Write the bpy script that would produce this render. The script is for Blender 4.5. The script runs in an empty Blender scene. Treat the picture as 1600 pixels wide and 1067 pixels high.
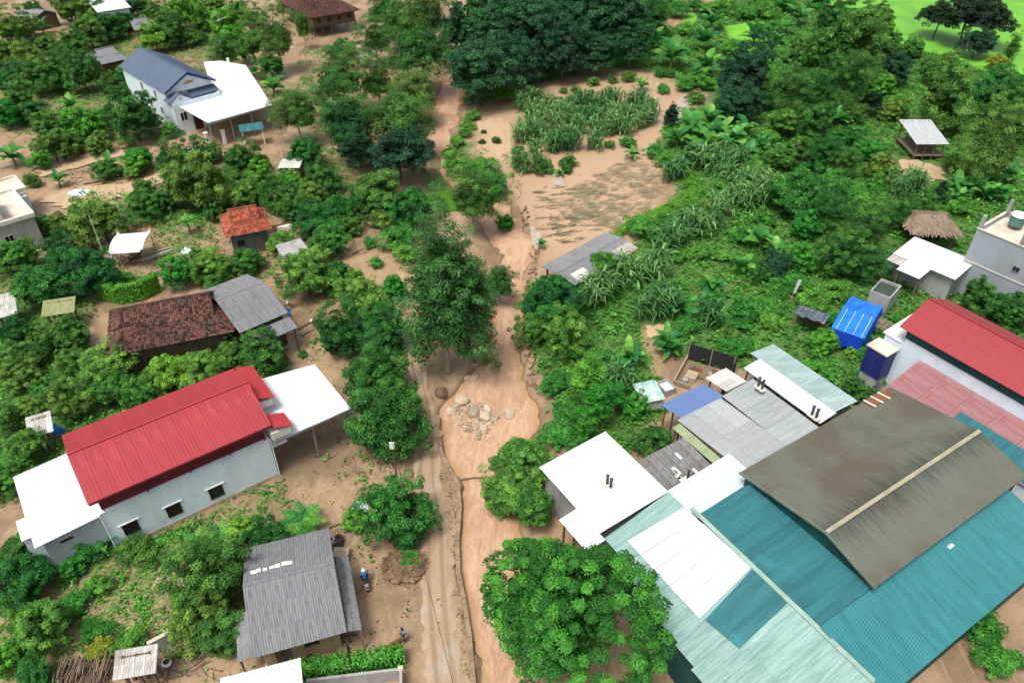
import bpy, math, random
import numpy as np
from mathutils import Vector, Matrix
R = math.radians
rng = np.random.default_rng(7)
random.seed(7)
scene = bpy.context.scene
COL = scene.collection

# ---------------------------------------------------------------- camera
CAM_H, PITCH, FPX = 50.0, R(38.0), 1200.0
cam_d = bpy.data.cameras.new('camera')
cam_d.sensor_width = 36.0
cam_d.lens = 36.0 * FPX / 1600.0
cam_d.clip_end = 6000
cam = bpy.data.objects.new('camera', cam_d)
COL.objects.link(cam)
cam.location = (0, 0, CAM_H)
cam.rotation_euler = (R(90) - PITCH, 0, 0)
scene.camera = cam

# ---------------------------------------------------------------- sky, sun, exposure
SUN_EL, SUN_AZ = R(66), R(215)          # azimuth clockwise from +Y (away from the camera)
w = bpy.data.worlds.new('World'); scene.world = w; w.use_nodes = True
nt = w.node_tree
sky = nt.nodes.new('ShaderNodeTexSky'); sky.sky_type = 'NISHITA'; sky.sun_disc = False
sky.sun_elevation = SUN_EL; sky.sun_rotation = SUN_AZ
sky.air_density = 1.0; sky.dust_density = 6.0; sky.ozone_density = 1.0
hs = nt.nodes.new('ShaderNodeHueSaturation'); hs.inputs['Saturation'].default_value = 0.45
nt.links.new(sky.outputs[0], hs.inputs['Color'])
bg = nt.nodes['Background']; bg.inputs['Strength'].default_value = 0.12
nt.links.new(hs.outputs[0], bg.inputs['Color'])
sun_d = bpy.data.lights.new('sun', 'SUN'); sun_d.energy = 2.0; sun_d.angle = R(18); sun_d.color = (1.0, 0.965, 0.91)
sun = bpy.data.objects.new('sun', sun_d); COL.objects.link(sun)
sd = Vector((math.sin(SUN_AZ) * math.cos(SUN_EL), math.cos(SUN_AZ) * math.cos(SUN_EL), math.sin(SUN_EL)))
sun.rotation_euler = sd.to_track_quat('Z', 'Y').to_euler()
sun.location = sd * 200
scene.view_settings.view_transform = 'Standard'
scene.view_settings.look = 'None'
scene.view_settings.gamma = 1.0
scene.view_settings.use_curve_mapping = False
scene.view_settings.exposure = 0.52
scene.cycles.max_bounces = 6
scene.cycles.transparent_max_bounces = 4

# ---------------------------------------------------------------- survey: reading of the photograph -> metres on the ground
_fw = np.array([0, math.cos(PITCH), -math.sin(PITCH)]); _up = np.array([0, math.sin(PITCH), math.cos(PITCH)])
def ray(u, v):
    return _fw * FPX + np.array([1.0, 0, 0]) * (u - 800) - _up * (v - 533.5)
def P(u, v, z=0.0):
    d = ray(u, v); t = (z - CAM_H) / d[2]
    return np.array([0, 0, CAM_H]) + d * t
def ppm(p):                             # survey pixels per metre at a world point
    r = np.array(p) - np.array([0, 0, CAM_H]); return FPX / (r @ _fw)
def proj(p):
    r = np.array(p) - np.array([0, 0, CAM_H]); c = r @ _fw
    return 800 + FPX * r[0] / c, 533.5 - FPX * (r @ _up) / c

# ---------------------------------------------------------------- object helpers
def tag(o, label=None, cat=None, group=None, kind=None):
    if label: o['label'] = label
    if cat: o['category'] = cat
    if group: o['group'] = group
    if kind: o['kind'] = kind
    return o
def empty(name, loc, rz=0.0, label=None, cat=None, group=None):
    o = bpy.data.objects.new(name, None); COL.objects.link(o)
    o.location = loc; o.rotation_euler = (0, 0, rz); o.empty_display_size = .3
    return tag(o, label, cat, group)
def link_mesh(name, me, parent=None, mat=None):
    o = bpy.data.objects.new(name, me); COL.objects.link(o)
    if mat and not me.materials: me.materials.append(mat)
    if parent: o.parent = parent
    return o
def copy_tree(o, parent=None):
    c = o.copy(); COL.objects.link(c); c.parent = parent
    for ch in o.children: copy_tree(ch, c)
    return c
def np_mesh(name, verts, quads, mat, rnd=None, tri=False, smooth=False):
    k = 3 if tri else 4
    me = bpy.data.meshes.new(name)
    verts = np.asarray(verts, np.float32); quads = np.asarray(quads, np.int32)
    me.vertices.add(len(verts)); me.vertices.foreach_set('co', verts.ravel())
    me.loops.add(quads.size); me.loops.foreach_set('vertex_index', quads.ravel())
    me.polygons.add(len(quads))
    me.polygons.foreach_set('loop_start', np.arange(0, quads.size, k, dtype=np.int32))
    me.polygons.foreach_set('loop_total', np.full(len(quads), k, np.int32))
    if smooth: me.polygons.foreach_set('use_smooth', np.ones(len(quads), bool))
    if rnd is not None:
        a = me.attributes.new('rnd', 'FLOAT', 'FACE'); a.data.foreach_set('value', np.asarray(rnd, np.float32))
    me.materials.append(mat); me.update(calc_edges=True)
    return me

class MB:
    """collects shapes into one mesh"""
    def __init__(s): s.v = []; s.f = []; s.r = []
    def add(s, vs, fs, r=None):
        b = len(s.v); s.v += [tuple(float(c) for c in p) for p in vs]
        s.f += [[b + i for i in f] for f in fs]
        s.r += [random.random() if r is None else r] * len(fs)
        return s
    def box(s, x0, y0, z0, x1, y1, z1, r=None):
        vs = [(x, y, z) for z in (z0, z1) for y in (y0, y1) for x in (x0, x1)]
        return s.add(vs, [(0, 2, 3, 1), (4, 5, 7, 6), (0, 1, 5, 4), (2, 6, 7, 3), (0, 4, 6, 2), (1, 3, 7, 5)], r)
    def prism(s, poly, vec, r=None):
        n = len(poly); poly = [np.array(p, float) for p in poly]; vec = np.array(vec, float)
        vs = poly + [p + vec for p in poly]
        fs = [list(range(n))[::-1], list(range(n, 2 * n))] + [(i, (i + 1) % n, n + (i + 1) % n, n + i) for i in range(n)]
        return s.add(vs, fs, r)
    def slab(s, poly, t, r=None): return s.prism(poly, (0, 0, t), r)
    def tube(s, p0, p1, r0, r1=None, n=7, r=None):
        p0 = Vector(p0); p1 = Vector(p1); r1 = r0 if r1 is None else r1
        d = (p1 - p0)
        if d.length < 1e-6: return s
        q = d.to_track_quat('Z', 'Y'); vs = []
        for p, rr in ((p0, r0), (p1, r1)):
            for i in range(n):
                a = 2 * math.pi * i / n; vs.append(p + q @ Vector((rr * math.cos(a), rr * math.sin(a), 0)))
        fs = [(i, (i + 1) % n, n + (i + 1) % n, n + i) for i in range(n)] + [list(range(n))[::-1], list(range(n, 2 * n))]
        return s.add(vs, fs, r)
    def bar(s, p0, p1, w, h, r=None):
        p0 = Vector(p0); p1 = Vector(p1); d = p1 - p0; q = d.to_track_quat('X', 'Z')
        vs = [p + q @ Vector((0, a * w / 2, b * h / 2)) for p in (p0, p1) for a, b in ((-1, -1), (1, -1), (1, 1), (-1, 1))]
        return s.add(vs, [(3, 2, 1, 0), (4, 5, 6, 7), (0, 1, 5, 4), (1, 2, 6, 5), (2, 3, 7, 6), (3, 0, 4, 7)], r)
    def corr(s, p0, p1, q0, q1, pitch=.2, amp=.02, prof='trap', under=.03):
        """ribbed sheet: top edge p0-p1, bottom edge q0-q1, ribs run from top to bottom"""
        p0, p1, q0, q1 = [np.array(a, float) for a in (p0, p1, q0, q1)]
        nrm = np.cross(p1 - p0, q0 - p0); nrm /= np.linalg.norm(nrm)
        if nrm[2] < 0: nrm = -nrm
        Lx = max(np.linalg.norm(p1 - p0), np.linalg.norm(q1 - q0)); n = max(1, int(round(Lx / pitch)))
        ts, hs_ = [], []
        for i in range(n):
            if prof == 'trap':
                for a, h in ((0, 0), (.55, 0), (.65, 1), (.9, 1)): ts.append((i + a) / n); hs_.append(h)
            else:
                for a in (0, .25, .5, .75): ts.append((i + a) / n); hs_.append(.5 - .5 * math.cos(2 * math.pi * a))
        ts.append(1); hs_.append(0)
        vs = []
        for t, h in zip(ts, hs_): vs.append(p0 + (p1 - p0) * t + nrm * (amp * h))
        for t, h in zip(ts, hs_): vs.append(q0 + (q1 - q0) * t + nrm * (amp * h))
        m = len(ts); fs = [(i, i + 1, m + i + 1, m + i) for i in range(m - 1)]
        s.add(vs, fs, random.random())
        if under:
            a, b, c, d = [p - nrm * .004 for p in (p0, p1, q1, q0)]
            s.prism([a, b, c, d], -nrm * under)
        return s
    def tiles(s, p0, p1, q0, q1, tw=.24, th=.30):
        p0, p1, q0, q1 = [np.array(a, float) for a in (p0, p1, q0, q1)]
        nrm = np.cross(p1 - p0, q0 - p0); nrm /= np.linalg.norm(nrm)
        if nrm[2] < 0: nrm = -nrm
        ny = max(1, int(np.linalg.norm(q0 - p0) / th))
        for j in range(ny):
            a0 = p0 + (q0 - p0) * (j / ny); a1 = p1 + (q1 - p1) * (j / ny)
            b0 = p0 + (q0 - p0) * ((j + 1.12) / ny); b1 = p1 + (q1 - p1) * ((j + 1.12) / ny)
            nx = max(1, int(max(np.linalg.norm(a1 - a0), np.linalg.norm(b1 - b0)) / tw))
            for i in range(nx):
                r = random.random(); dz = random.uniform(-.008, .012)
                vs = []
                for e0, e1, lift in ((a0, a1, .0), (b0, b1, .045)):
                    for t, h in ((0.02, 0), (.3, .05), (.7, .05), (.98, 0)):
                        vs.append(e0 + (e1 - e0) * ((i + t) / nx) + nrm * (lift + h + dz))
                s.add(vs, [(0, 1, 5, 4), (1, 2, 6, 5), (2, 3, 7, 6)], r)
        s.prism([p0 - nrm * .01, p1 - nrm * .01, q1 - nrm * .01, q0 - nrm * .01], -nrm * .06, .3)
        return s
    def mesh(s, name, mat):
        me = bpy.data.meshes.new(name); me.from_pydata(s.v, [], s.f)
        a = me.attributes.new('rnd', 'FLOAT', 'FACE'); a.data.foreach_set('value', np.array(s.r, np.float32))
        me.materials.append(mat); me.update()
        return me
    def build(s, name, mat, parent=None, loc=None):
        o = link_mesh(name, s.mesh(name, mat), parent)
        if loc is not None: o.location = loc
        return o

# ---------------------------------------------------------------- materials
def nd(nt, t, **kw):
    n = nt.nodes.new(t)
    for k, v in kw.items(): setattr(n, k, v)
    return n
def lk(nt, a, b): nt.links.new(a, b)
def mixc(nt, fac, a, b):
    m = nt.nodes.new('ShaderNodeMix'); m.data_type = 'RGBA'
    for sock, val in ((m.inputs[0], fac), (m.inputs[6], a), (m.inputs[7], b)):
        if hasattr(val, 'is_linked'): nt.links.new(val, sock)
        elif isinstance(val, (int, float)): sock.default_value = val
        else: sock.default_value = (*val, 1)
    return m.outputs[2]
def mth(nt, op, a, b=0.0, c=None, clamp=False):
    m = nt.nodes.new('ShaderNodeMath'); m.operation = op; m.use_clamp = clamp
    for sock, val in zip(m.inputs, (a, b, c)):
        if val is None: continue
        if hasattr(val, 'is_linked'): nt.links.new(val, sock)
        else: sock.default_value = val
    return m.outputs[0]
def sstep(nt, x, lo, hi):
    m = nt.nodes.new('ShaderNodeMapRange'); m.interpolation_type = 'SMOOTHSTEP'
    nt.links.new(x, m.inputs[0]); m.inputs[1].default_value = lo; m.inputs[2].default_value = hi
    return m.outputs[0]
def noise(nt, vec, scale, detail=4.0, rough=.55, dist=0.0):
    n = nt.nodes.new('ShaderNodeTexNoise'); n.inputs['Scale'].default_value = scale
    n.inputs['Detail'].default_value = detail; n.inputs['Roughness'].default_value = rough; n.inputs['Distortion'].default_value = dist
    if vec is not None: nt.links.new(vec, n.inputs['Vector'])
    return n.outputs[0]
def attr(nt, name):
    a = nt.nodes.new('ShaderNodeAttribute'); a.attribute_name = name; return a.outputs['Fac']
def mapping(nt, vec, scale=(1, 1, 1), rot=(0, 0, 0), loc=(0, 0, 0)):
    m = nt.nodes.new('ShaderNodeMapping'); nt.links.new(vec, m.inputs['Vector'])
    m.inputs['Scale'].default_value = scale; m.inputs['Rotation'].default_value = rot; m.inputs['Location'].default_value = loc
    return m.outputs[0]
def newmat(name):
    m = bpy.data.materials.new(name); m.use_nodes = True
    nt = m.node_tree; b = nt.nodes['Principled BSDF']
    return m, nt, b
MATS = {}
def M(name, c1, c2=None, rough=.65, scale=1.0, stretch=(1, 1, 1), rot=(0, 0, 0), lo=.35, hi=.7, bump=0.0, bscale=8.0, rnd=0.0, objrnd=0.0, c3=None, c3scale=.35, c3lo=.55, c3hi=.75, metal=0.0, spec=.25):
    """paint / sheet / render: colour c1 with stains c2 (stretched noise), patches c3, variation from piece to piece"""
    m, nt, b = newmat(name)
    tc = nt.nodes.new('ShaderNodeTexCoord').outputs['Object']
    c2 = c2 or tuple(x * .8 for x in c1)
    n1 = noise(nt, mapping(nt, tc, stretch, rot), scale, 6, .62)
    col = mixc(nt, sstep(nt, n1, lo, hi), c1, c2)
    if c3:
        n2 = noise(nt, tc, c3scale, 5, .6, .6)
        col = mixc(nt, sstep(nt, n2, c3lo, c3hi), col, c3)
    fine = noise(nt, tc, 14, 3)
    v = mth(nt, 'MULTIPLY_ADD', fine, .22, .89)
    if rnd: v = mth(nt, 'MULTIPLY', v, mth(nt, 'MULTIPLY_ADD', attr(nt, 'rnd'), rnd, 1 - rnd / 2))
    if objrnd:
        oi = nt.nodes.new('ShaderNodeObjectInfo').outputs['Random']
        v = mth(nt, 'MULTIPLY', v, mth(nt, 'MULTIPLY_ADD', oi, objrnd, 1 - objrnd / 2))
    h = nt.nodes.new('ShaderNodeHueSaturation'); lk(nt, col, h.inputs['Color']); lk(nt, v, h.inputs['Value'])
    lk(nt, h.outputs[0], b.inputs['Base Color'])
    b.inputs['Roughness'].default_value = rough; b.inputs['Metallic'].default_value = metal
    b.inputs['Specular IOR Level'].default_value = spec
    if bump:
        bp = nt.nodes.new('ShaderNodeBump'); bp.inputs['Strength'].default_value = bump; bp.inputs['Distance'].default_value = .05
        lk(nt, noise(nt, tc, bscale, 5), bp.inputs['Height']); lk(nt, bp.outputs[0], b.inputs['Normal'])
    MATS[name] = m
    return m
def leafmat(name, c, young=None, vary=.5, huevar=.03, trans=.3, rough=.55):
    """leaf: older and younger leaves by piece, plants differ a little among themselves"""
    m, nt, b = newmat(name)
    young = young or (c[0] * 1.7, c[1] * 1.45, c[2] * 1.2)
    r = attr(nt, 'rnd')
    col = mixc(nt, sstep(nt, r, .45, 1.0), c, young)
    oi = nt.nodes.new('ShaderNodeObjectInfo').outputs['Random']
    h = nt.nodes.new('ShaderNodeHueSaturation')
    lk(nt, col, h.inputs['Color'])
    lk(nt, mth(nt, 'MULTIPLY_ADD', oi, -2 * huevar, .5 + huevar), h.inputs['Hue'])
    lk(nt, mth(nt, 'MULTIPLY', mth(nt, 'MULTIPLY_ADD', oi, vary, 1 - vary / 2), mth(nt, 'MULTIPLY_ADD', r, .5, .75)), h.inputs['Value'])
    lk(nt, h.outputs[0], b.inputs['Base Color'])
    b.inputs['Roughness'].default_value = rough; b.inputs['Specular IOR Level'].default_value = .25
    t = nt.nodes.new('ShaderNodeBsdfTranslucent'); lk(nt, h.outputs[0], t.inputs['Color'])
    mx = nt.nodes.new('ShaderNodeMixShader'); mx.inputs[0].default_value = trans
    lk(nt, b.outputs[0], mx.inputs[1]); lk(nt, t.outputs[0], mx.inputs[2])
    lk(nt, mx.outputs[0], nt.nodes['Material Output'].inputs['Surface'])
    MATS[name] = m
    return m

MUD1, MUD2, MUD3 = (.36, .245, .146), (.20, .134, .076), (.46, .328, .21)
white_sheet_dull = M('white_sheet_dull', (.56, .58, .61), (.47, .49, .51), .5, 1.2, (5, .5, 1), objrnd=.08, c3=(.42, .40, .37), c3scale=.5, c3lo=.64, c3hi=.8)
white_sheet = M('white_sheet', (.69, .71, .73), (.58, .60, .62), .5, 1.2, (4, .6, 1), bump=0)
white_wall = M('white_wall', (.66, .76, .84), (.57, .66, .73), .8, .9, (1, 1, .25), c3=(.40, .43, .42), c3scale=.5, c3lo=.62, c3hi=.85)
cream = M('cream', (.70, .68, .62), (.52, .49, .42), .8, .8, (1, 1, .3))
red_sheet = M('red_sheet', (.34, .038, .048), (.28, .032, .040), .6, .8, (4, .4, 1), objrnd=.1, c3=(.40, .055, .062), c3scale=.25)
red_tilem = M('red_metal_tile', (.42, .045, .05), (.34, .04, .045), .5, 1)
dark_red = M('dark_red', (.16, .02, .025), (.10, .015, .02), .6)
blue_sheet = M('slate_blue_sheet', (.085, .125, .185), (.07, .10, .15), .45, .5, (1, 3, 1))
fibro = M('fibro_cement', (.15, .158, .17), (.215, .22, .225), .85, 1.1, (5, .5, 1), rnd=.1, objrnd=.14, c3=(.10, .098, .095), c3scale=.5)
fibro_pale = M('fibro_pale', (.50, .50, .47), (.32, .30, .27), .8, 1.1, (4, .5, 1), objrnd=.4, c3=(.2, .17, .14), c3scale=1.2)
fibro_moss = M('fibro_moss', (.20, .25, .09), (.30, .27, .17), .9, .9, (3, .6, 1))
tile_brown = M('tile_brown', (.105, .047, .034), (.06, .034, .027), .85, .7, rnd=1.5, lo=.4, hi=.65, c3=(.045, .04, .03), c3scale=.5)
tile_red = M('tile_red', (.34, .09, .045), (.20, .055, .03), .85, .9, rnd=1.0, c3=(.10, .05, .035), c3scale=.6)
concrete = M('concrete', (.36, .36, .35), (.24, .24, .23), .9, .7, (1, 1, .3), bump=.2)
concrete_pale = M('concrete_pale', (.62, .57, .48), (.45, .38, .29), .9, .5, c3=(.70, .68, .62), c3scale=.6)
grey_wall = M('grey_wall', (.33, .37, .41), (.27, .30, .33), .85, .5, (1, 1, .25))
teal = M('teal_sheet', (.036, .160, .178), (.026, .115, .130), .42, .55, (3, .3, 1), c3=(.045, .23, .255), c3scale=.16)
teal_light = M('teal_light_sheet', (.265, .395, .365), (.16, .28, .26), .5, .9, (5, .35, 1), c3=(.34, .47, .44), c3scale=.2, objrnd=.1)
teal_dark = M('teal_dark', (.012, .075, .075), (.01, .05, .05), .6)
grey_green = M('grey_green_sheet', (.34, .36, .365), (.27, .30, .30), .55, .6, (4, .5, 1), c3=(.20, .28, .25), c3scale=.3, objrnd=.2)
moss_strip = M('moss_sheet', (.30, .36, .20), (.22, .28, .15), .8, .8)
pink_sheet = M('faded_pink_sheet', (.26, .115, .122), (.32, .175, .18), .6, .7, (.5, 3, 1), c3=(.30, .10, .07), c3scale=.45, c3lo=.6, c3hi=.66)
tarp_blue = M('tarp_blue', (.02, .19, .70), (.014, .13, .55), .4, .9, bump=.6, bscale=2.5)
tarp_dark = M('tarp_dark', (.05, .065, .09), (.10, .12, .15), .4, 1.5, bump=.6, bscale=4)
blue_roof = M('blue_faded_sheet', (.12, .19, .38), (.10, .16, .31), .55, .7, (4, .5, 1))
navy = M('navy_paint', (.02, .03, .16), (.015, .02, .10), .5)
thatch = M('thatch', (.25, .19, .135), (.17, .13, .09), .95, 2.0, (7, 1, 1), rnd=.7, bump=.5)
wood = M('weathered_wood', (.17, .125, .085), (.10, .075, .05), .9, 2, (1, 1, 1), rnd=.6, objrnd=.4)
wood_pale = M('pale_wood', (.34, .28, .20), (.24, .19, .13), .9, 2, rnd=.5, objrnd=.3)
bark = M('bark', (.13, .105, .08), (.08, .065, .05), .95, 3)
bark_pale = M('bark_pale', (.34, .31, .26), (.22, .20, .16), .9, 2)
black = M('dark_opening', (.012, .012, .013), (.02, .02, .02), .3)
black_net = M('black_net', (.018, .02, .02), (.03, .032, .03), .8)
steel = M('steel', (.30, .31, .32), (.2, .2, .2), .45, metal=.3)
white_paint = M('white_paint', (.78, .78, .76), (.66, .66, .63), .6)
gold = M('gold_paint', (.45, .26, .05), None, .45)
stone = M('boulder_stone', (.46, .38, .29), (.34, .26, .18), .9, 1.3, bump=.5, bscale=5, objrnd=.5, c3=(.40, .27, .16), c3scale=1.0)
soil = M('soil', (.20, .13, .08), (.13, .085, .05), .95, 1.5, bump=.5, rnd=.4)
rust = M('rust_brown', (.22, .09, .04), (.14, .06, .03), .8)
skin = M('skin', (.34, .19, .13), None, .6)
cloth_blue = M('cloth_blue', (.03, .12, .42), (.02, .08, .30), .8)
cloth_dark = M('cloth_dark', (.02, .022, .035), None, .85)
cloth_grey = M('cloth_grey', (.22, .27, .36), (.16, .2, .27), .85)
cloth_pink = M('cloth_pink', (.50, .25, .28), None, .85)
fur = M('brown_fur', (.16, .085, .04), (.09, .05, .03), .9, 3)
plastic_white = M('plastic_white', (.80, .81, .82), None, .35)
cable = M('cable', (.03, .03, .03), None, .6)

L_orch = leafmat('leaf_orchard', (0.042, 0.142, 0.022), (0.126, 0.310, 0.048), .7, .035)
L_mango = leafmat('leaf_mango', (0.037, 0.158, 0.024), (0.126, 0.365, 0.052), .65, .035)
L_dark = leafmat('leaf_dark', (0.015, 0.072, 0.028), (0.037, 0.135, 0.044), .5, .02)
L_black = leafmat('leaf_very_dark', (.012, .036, .016), (.026, .062, .026), .3, .01)
L_bright = leafmat('leaf_bright', (0.052, 0.230, 0.022), (0.126, 0.410, 0.040), .5, .035)
L_olive = leafmat('leaf_olive', (0.047, 0.145, 0.026), (0.118, 0.280, 0.046), .55, .035)
L_euc = leafmat('leaf_tall', (0.039, 0.142, 0.034), (0.092, 0.250, 0.056), .3, .02)
L_rain = leafmat('leaf_rosette', (.036, .155, .018), (.095, .310, .030), .2, .02)
L_banana = leafmat('leaf_banana', (0.059, 0.250, 0.045), (0.151, 0.440, 0.060), .6, .035, .35, .4)
L_cane = leafmat('leaf_cane', (.075, .205, .055), (.165, .340, .110), .5, .02, .3)
L_bamboo = leafmat('leaf_bamboo', (0.092, 0.270, 0.045), (0.176, 0.400, 0.075), .2, .02)
L_weed = leafmat('leaf_weed', (0.050, 0.215, 0.028), (0.126, 0.390, 0.050), .3, .02)
L_grass = leafmat('leaf_grass', (.095, .290, .022), (.180, .400, .038), .2, .02)
L_yellow = leafmat('leaf_yellow', (.20, .26, .02), (.36, .36, .03), .3, .03)
L_flat = leafmat('leaf_flattened', (.17, .19, .10), (.26, .27, .16), .3, .02)
L_dry = leafmat('leaf_dry', (.36, .31, .20), (.48, .42, .28), .3, .02)

# ================================================================ GROUND
STREAM = [(-60,700,730),(60,702,728),(110,698,726),(150,688,722),(190,670,716),(230,668,705),(270,688,742),(300,715,775),(330,742,806),(380,768,832),(430,788,828),(470,772,814),
          (520,768,815),(560,758,812),(600,728,822),(640,692,838),(680,690,834),(720,698,800),(760,722,780),(800,726,806),(850,722,816),(900,724,806),(950,734,796),(1000,742,800),(1067,748,815),(1200,770,860),(1500,800,960)]
WATER_Z = -0.55
_sy = np.array([P(l, v, WATER_Z)[1] for v, l, r in STREAM]); _sl = np.array([P(l, v, WATER_Z)[0] for v, l, r in STREAM]); _sr = np.array([P(r, v, WATER_Z)[0] for v, l, r in STREAM])
_o = np.argsort(_sy); _sy, _sl, _sr = _sy[_o], _sl[_o], _sr[_o]
def stream_in(x, y):
    """metres inside the channel (negative outside)"""
    wob = .22 * np.sin(y * .31) + .10 * np.sin(y * 1.13 + 1) + .07 * np.sin(y * 2.71) + .05 * np.sin(y * 5.3 + .6)
    l = np.interp(y, _sy, _sl) + wob; r = np.interp(y, _sy, _sr) + .25 * np.sin(y * .37 + 2) + .14 * np.sin(y * .97) + .09 * np.sin(y * 2.3 + 1) + .06 * np.sin(y * 4.7)
    return np.minimum(x - l, r - x)
_wv = [(np.random.default_rng(3).normal(size=2) * s, np.random.default_rng(int(s * 100)).uniform(0, 6), a) for s, a in ((.05, .12), (.11, .10), (.19, .08), (.33, .06), (.55, .045), (.9, .035), (1.4, .025), (2.2, .02))]
_wv2 = []
_g = np.random.default_rng(11)
for s, a in ((.06, .10), (.12, .09), (.22, .07), (.4, .05), (.7, .035), (1.2, .025), (2.0, .018)):
    for _ in range(3): _wv2.append((_g.normal(size=2) * s, _g.uniform(0, 6.28), a))
def relief(x, y):
    h = 0
    for k, p, a in _wv2: h = h + a * np.sin(k[0] * x + k[1] * y + p)
    return h * .55
def gz(x, y):
    x = np.asarray(x, float); y = np.asarray(y, float)
    s = stream_in(x, y); far = np.clip((y - 62) / 22, 0, 1); soft = .9 + 1.9 * far; t = np.clip((s + soft * .62) / soft, 0, 1); t = t * t * (3 - 2 * t)
    near = 0.0 * s
    bar = 0
    for k_, p_, a_ in _wv2[6:]: bar = bar + a_ * 9 * np.sin(k_[0] * x * 1.4 + k_[1] * y * .8 + p_ * 2)
    bar = np.clip(bar, 0, 1.0) * .62 * np.exp(-((s - .35) / .75) ** 2)
    return bar * t + (relief(x, y) * .6 - .05) * (1 - t) + near * (1 - t) - (1.2 - .35 * far) * t
def ground(u, v):
    p = P(u, v, 0); return float(gz(p[0], p[1]))

def inpoly(U, V, poly):
    inside = np.zeros(U.shape, bool); n = len(poly)
    for i in range(n):
        x0, y0 = poly[i]; x1, y1 = poly[(i + 1) % n]
        if y0 == y1: continue
        c = ((y0 > V) != (y1 > V)) & (U < (x1 - x0) * (V - y0) / (y1 - y0) + x0)
        inside ^= c
    return inside
def ell(cx, cy, rx, ry, n=14): return [(cx + rx * math.cos(2 * math.pi * i / n), cy + ry * math.sin(2 * math.pi * i / n)) for i in range(n)]

GREEN = [ # (polygon, strength)
 ([(1030,60),(1120,0),(1270,0),(1620,130),(1800,150),(1800,560),(1330,640),(1140,575),(1060,560),(1030,520),(1000,480),(985,380),(1045,320),(1062,290),(1020,240),(1050,170),(1110,170),(1130,150),(1000,108),(940,108),(840,130),(730,165),(705,110),(700,-60),(1040,-60)], 1.0),
 ([(820,445),(1000,400),(1010,540),(1040,640),(980,720),(880,690),(850,600),(815,500)], .75),
 ([(-200,540),(140,545),(330,560),(440,540),(470,600),(370,600),(110,690),(100,720),(-200,900)], .8),
 ([(-200,840),(60,850),(180,850),(440,745),(450,790),(380,880),(400,1000),(250,1010),(170,1040),(-200,1200)], .45),
 ([(170,890),(245,900),(250,960),(230,985),(170,985)], .45),
 ([(0,400),(120,380),(230,430),(150,470),(130,560),(-100,560)], .6),
 ([(240,320),(330,310),(345,400),(430,400),(430,440),(240,440)], .5),
 ([(0,60),(200,40),(260,150),(250,215),(90,235),(0,200)], .5),
 ([(470,220),(620,260),(600,330),(460,330),(430,290)], .4), ([(150,0),(330,0),(400,90),(320,120),(210,60)], .42), ([(110,300),(260,300),(420,270),(430,320),(330,340),(110,370)], .42), ([(430,350),(600,330),(610,420),(540,470),(440,450)], .35), ([(510,480),(650,480),(660,700),(540,720),(500,560)], .4), ([(420,100),(680,90),(690,260),(430,230)], .45),
 ([(700,235),(735,170),(752,185),(735,240),(800,265),(800,290),(745,340),(640,330),(620,420),(600,350)], .8),
 ([(1230,560),(1330,520),(1420,560),(1400,640),(1230,640)], .55),
 ([(0,440),(60,430),(60,560),(0,560)], .6),
 ([(630,560),(640,560),(650,650),(640,650)], .4),
]
RICE = [[(1265,-80),(1900,-80),(1900,170),(1600,150),(1560,118),(1470,85),(1380,70),(1300,12)],
        [(1060,26),(1085,18),(1094,34),(1074,42)], [(1130,42),(1180,34),(1216,48),(1190,66),(1140,62)]]
WET = [(ell(822,348,12,34),1.6),(ell(820,372,10,20),1.6),(ell(1073,170,16,24),1.6),(ell(870,282,9,16),.8),(ell(778,215,32,34),.65),(ell(765,250,20,20),.5),(ell(640,92,20,20),.6),(ell(130,302,70,14),.6),(ell(240,280,30,10),.5),
       ([(1370,246),(1440,250),(1478,268),(1470,285),(1420,276)],.9),(ell(1025,516,26,14),.7),(ell(905,160,100,16),.5),(ell(870,240,60,12),.45),(ell(160,140,30,10),.6),(ell(50,210,30,14),.5),(ell(560,60,25,20),.4),(ell(630,600,14,60),.3),(ell(660,760,18,50),.3),(ell(1030,135,12,12),.7)]
PALE = [([(735,170),(800,150),(1000,105),(1110,150),(1040,250),(1060,310),(985,380),(930,400),(850,415),(800,300),(740,240)],.75),(ell(820,430,40,30),.7),(ell(690,980,40,90),.4),(ell(560,80,60,40),.5),(ell(250,300,60,20),.5),(ell(120,285,110,40),.55),(ell(330,225,120,25),.5),(ell(100,50,60,35),.5),(ell(560,560,40,60),.35),(ell(480,500,40,40),.4),(ell(290,360,60,40),.45),(ell(620,1000,50,60),.35),(ell(560,400,50,50),.4),(ell(200,930,40,40),.4)]
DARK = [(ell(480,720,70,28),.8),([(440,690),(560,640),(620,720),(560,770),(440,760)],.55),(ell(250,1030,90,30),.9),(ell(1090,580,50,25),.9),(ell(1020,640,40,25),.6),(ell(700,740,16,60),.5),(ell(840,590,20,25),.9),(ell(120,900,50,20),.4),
        (ell(550,900,18,40),.5),(ell(480,1010,70,20),.7),(ell(1440,460,60,40),.8),(ell(580,950,60,60),.25),(ell(250,880,40,30),.3),(ell(990,280,60,40),.25),(ell(1590,310,30,20),.9),(ell(1035,300,22,24),.8),(ell(560,280,70,30),.7),(ell(540,350,40,20),.5)]

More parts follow.
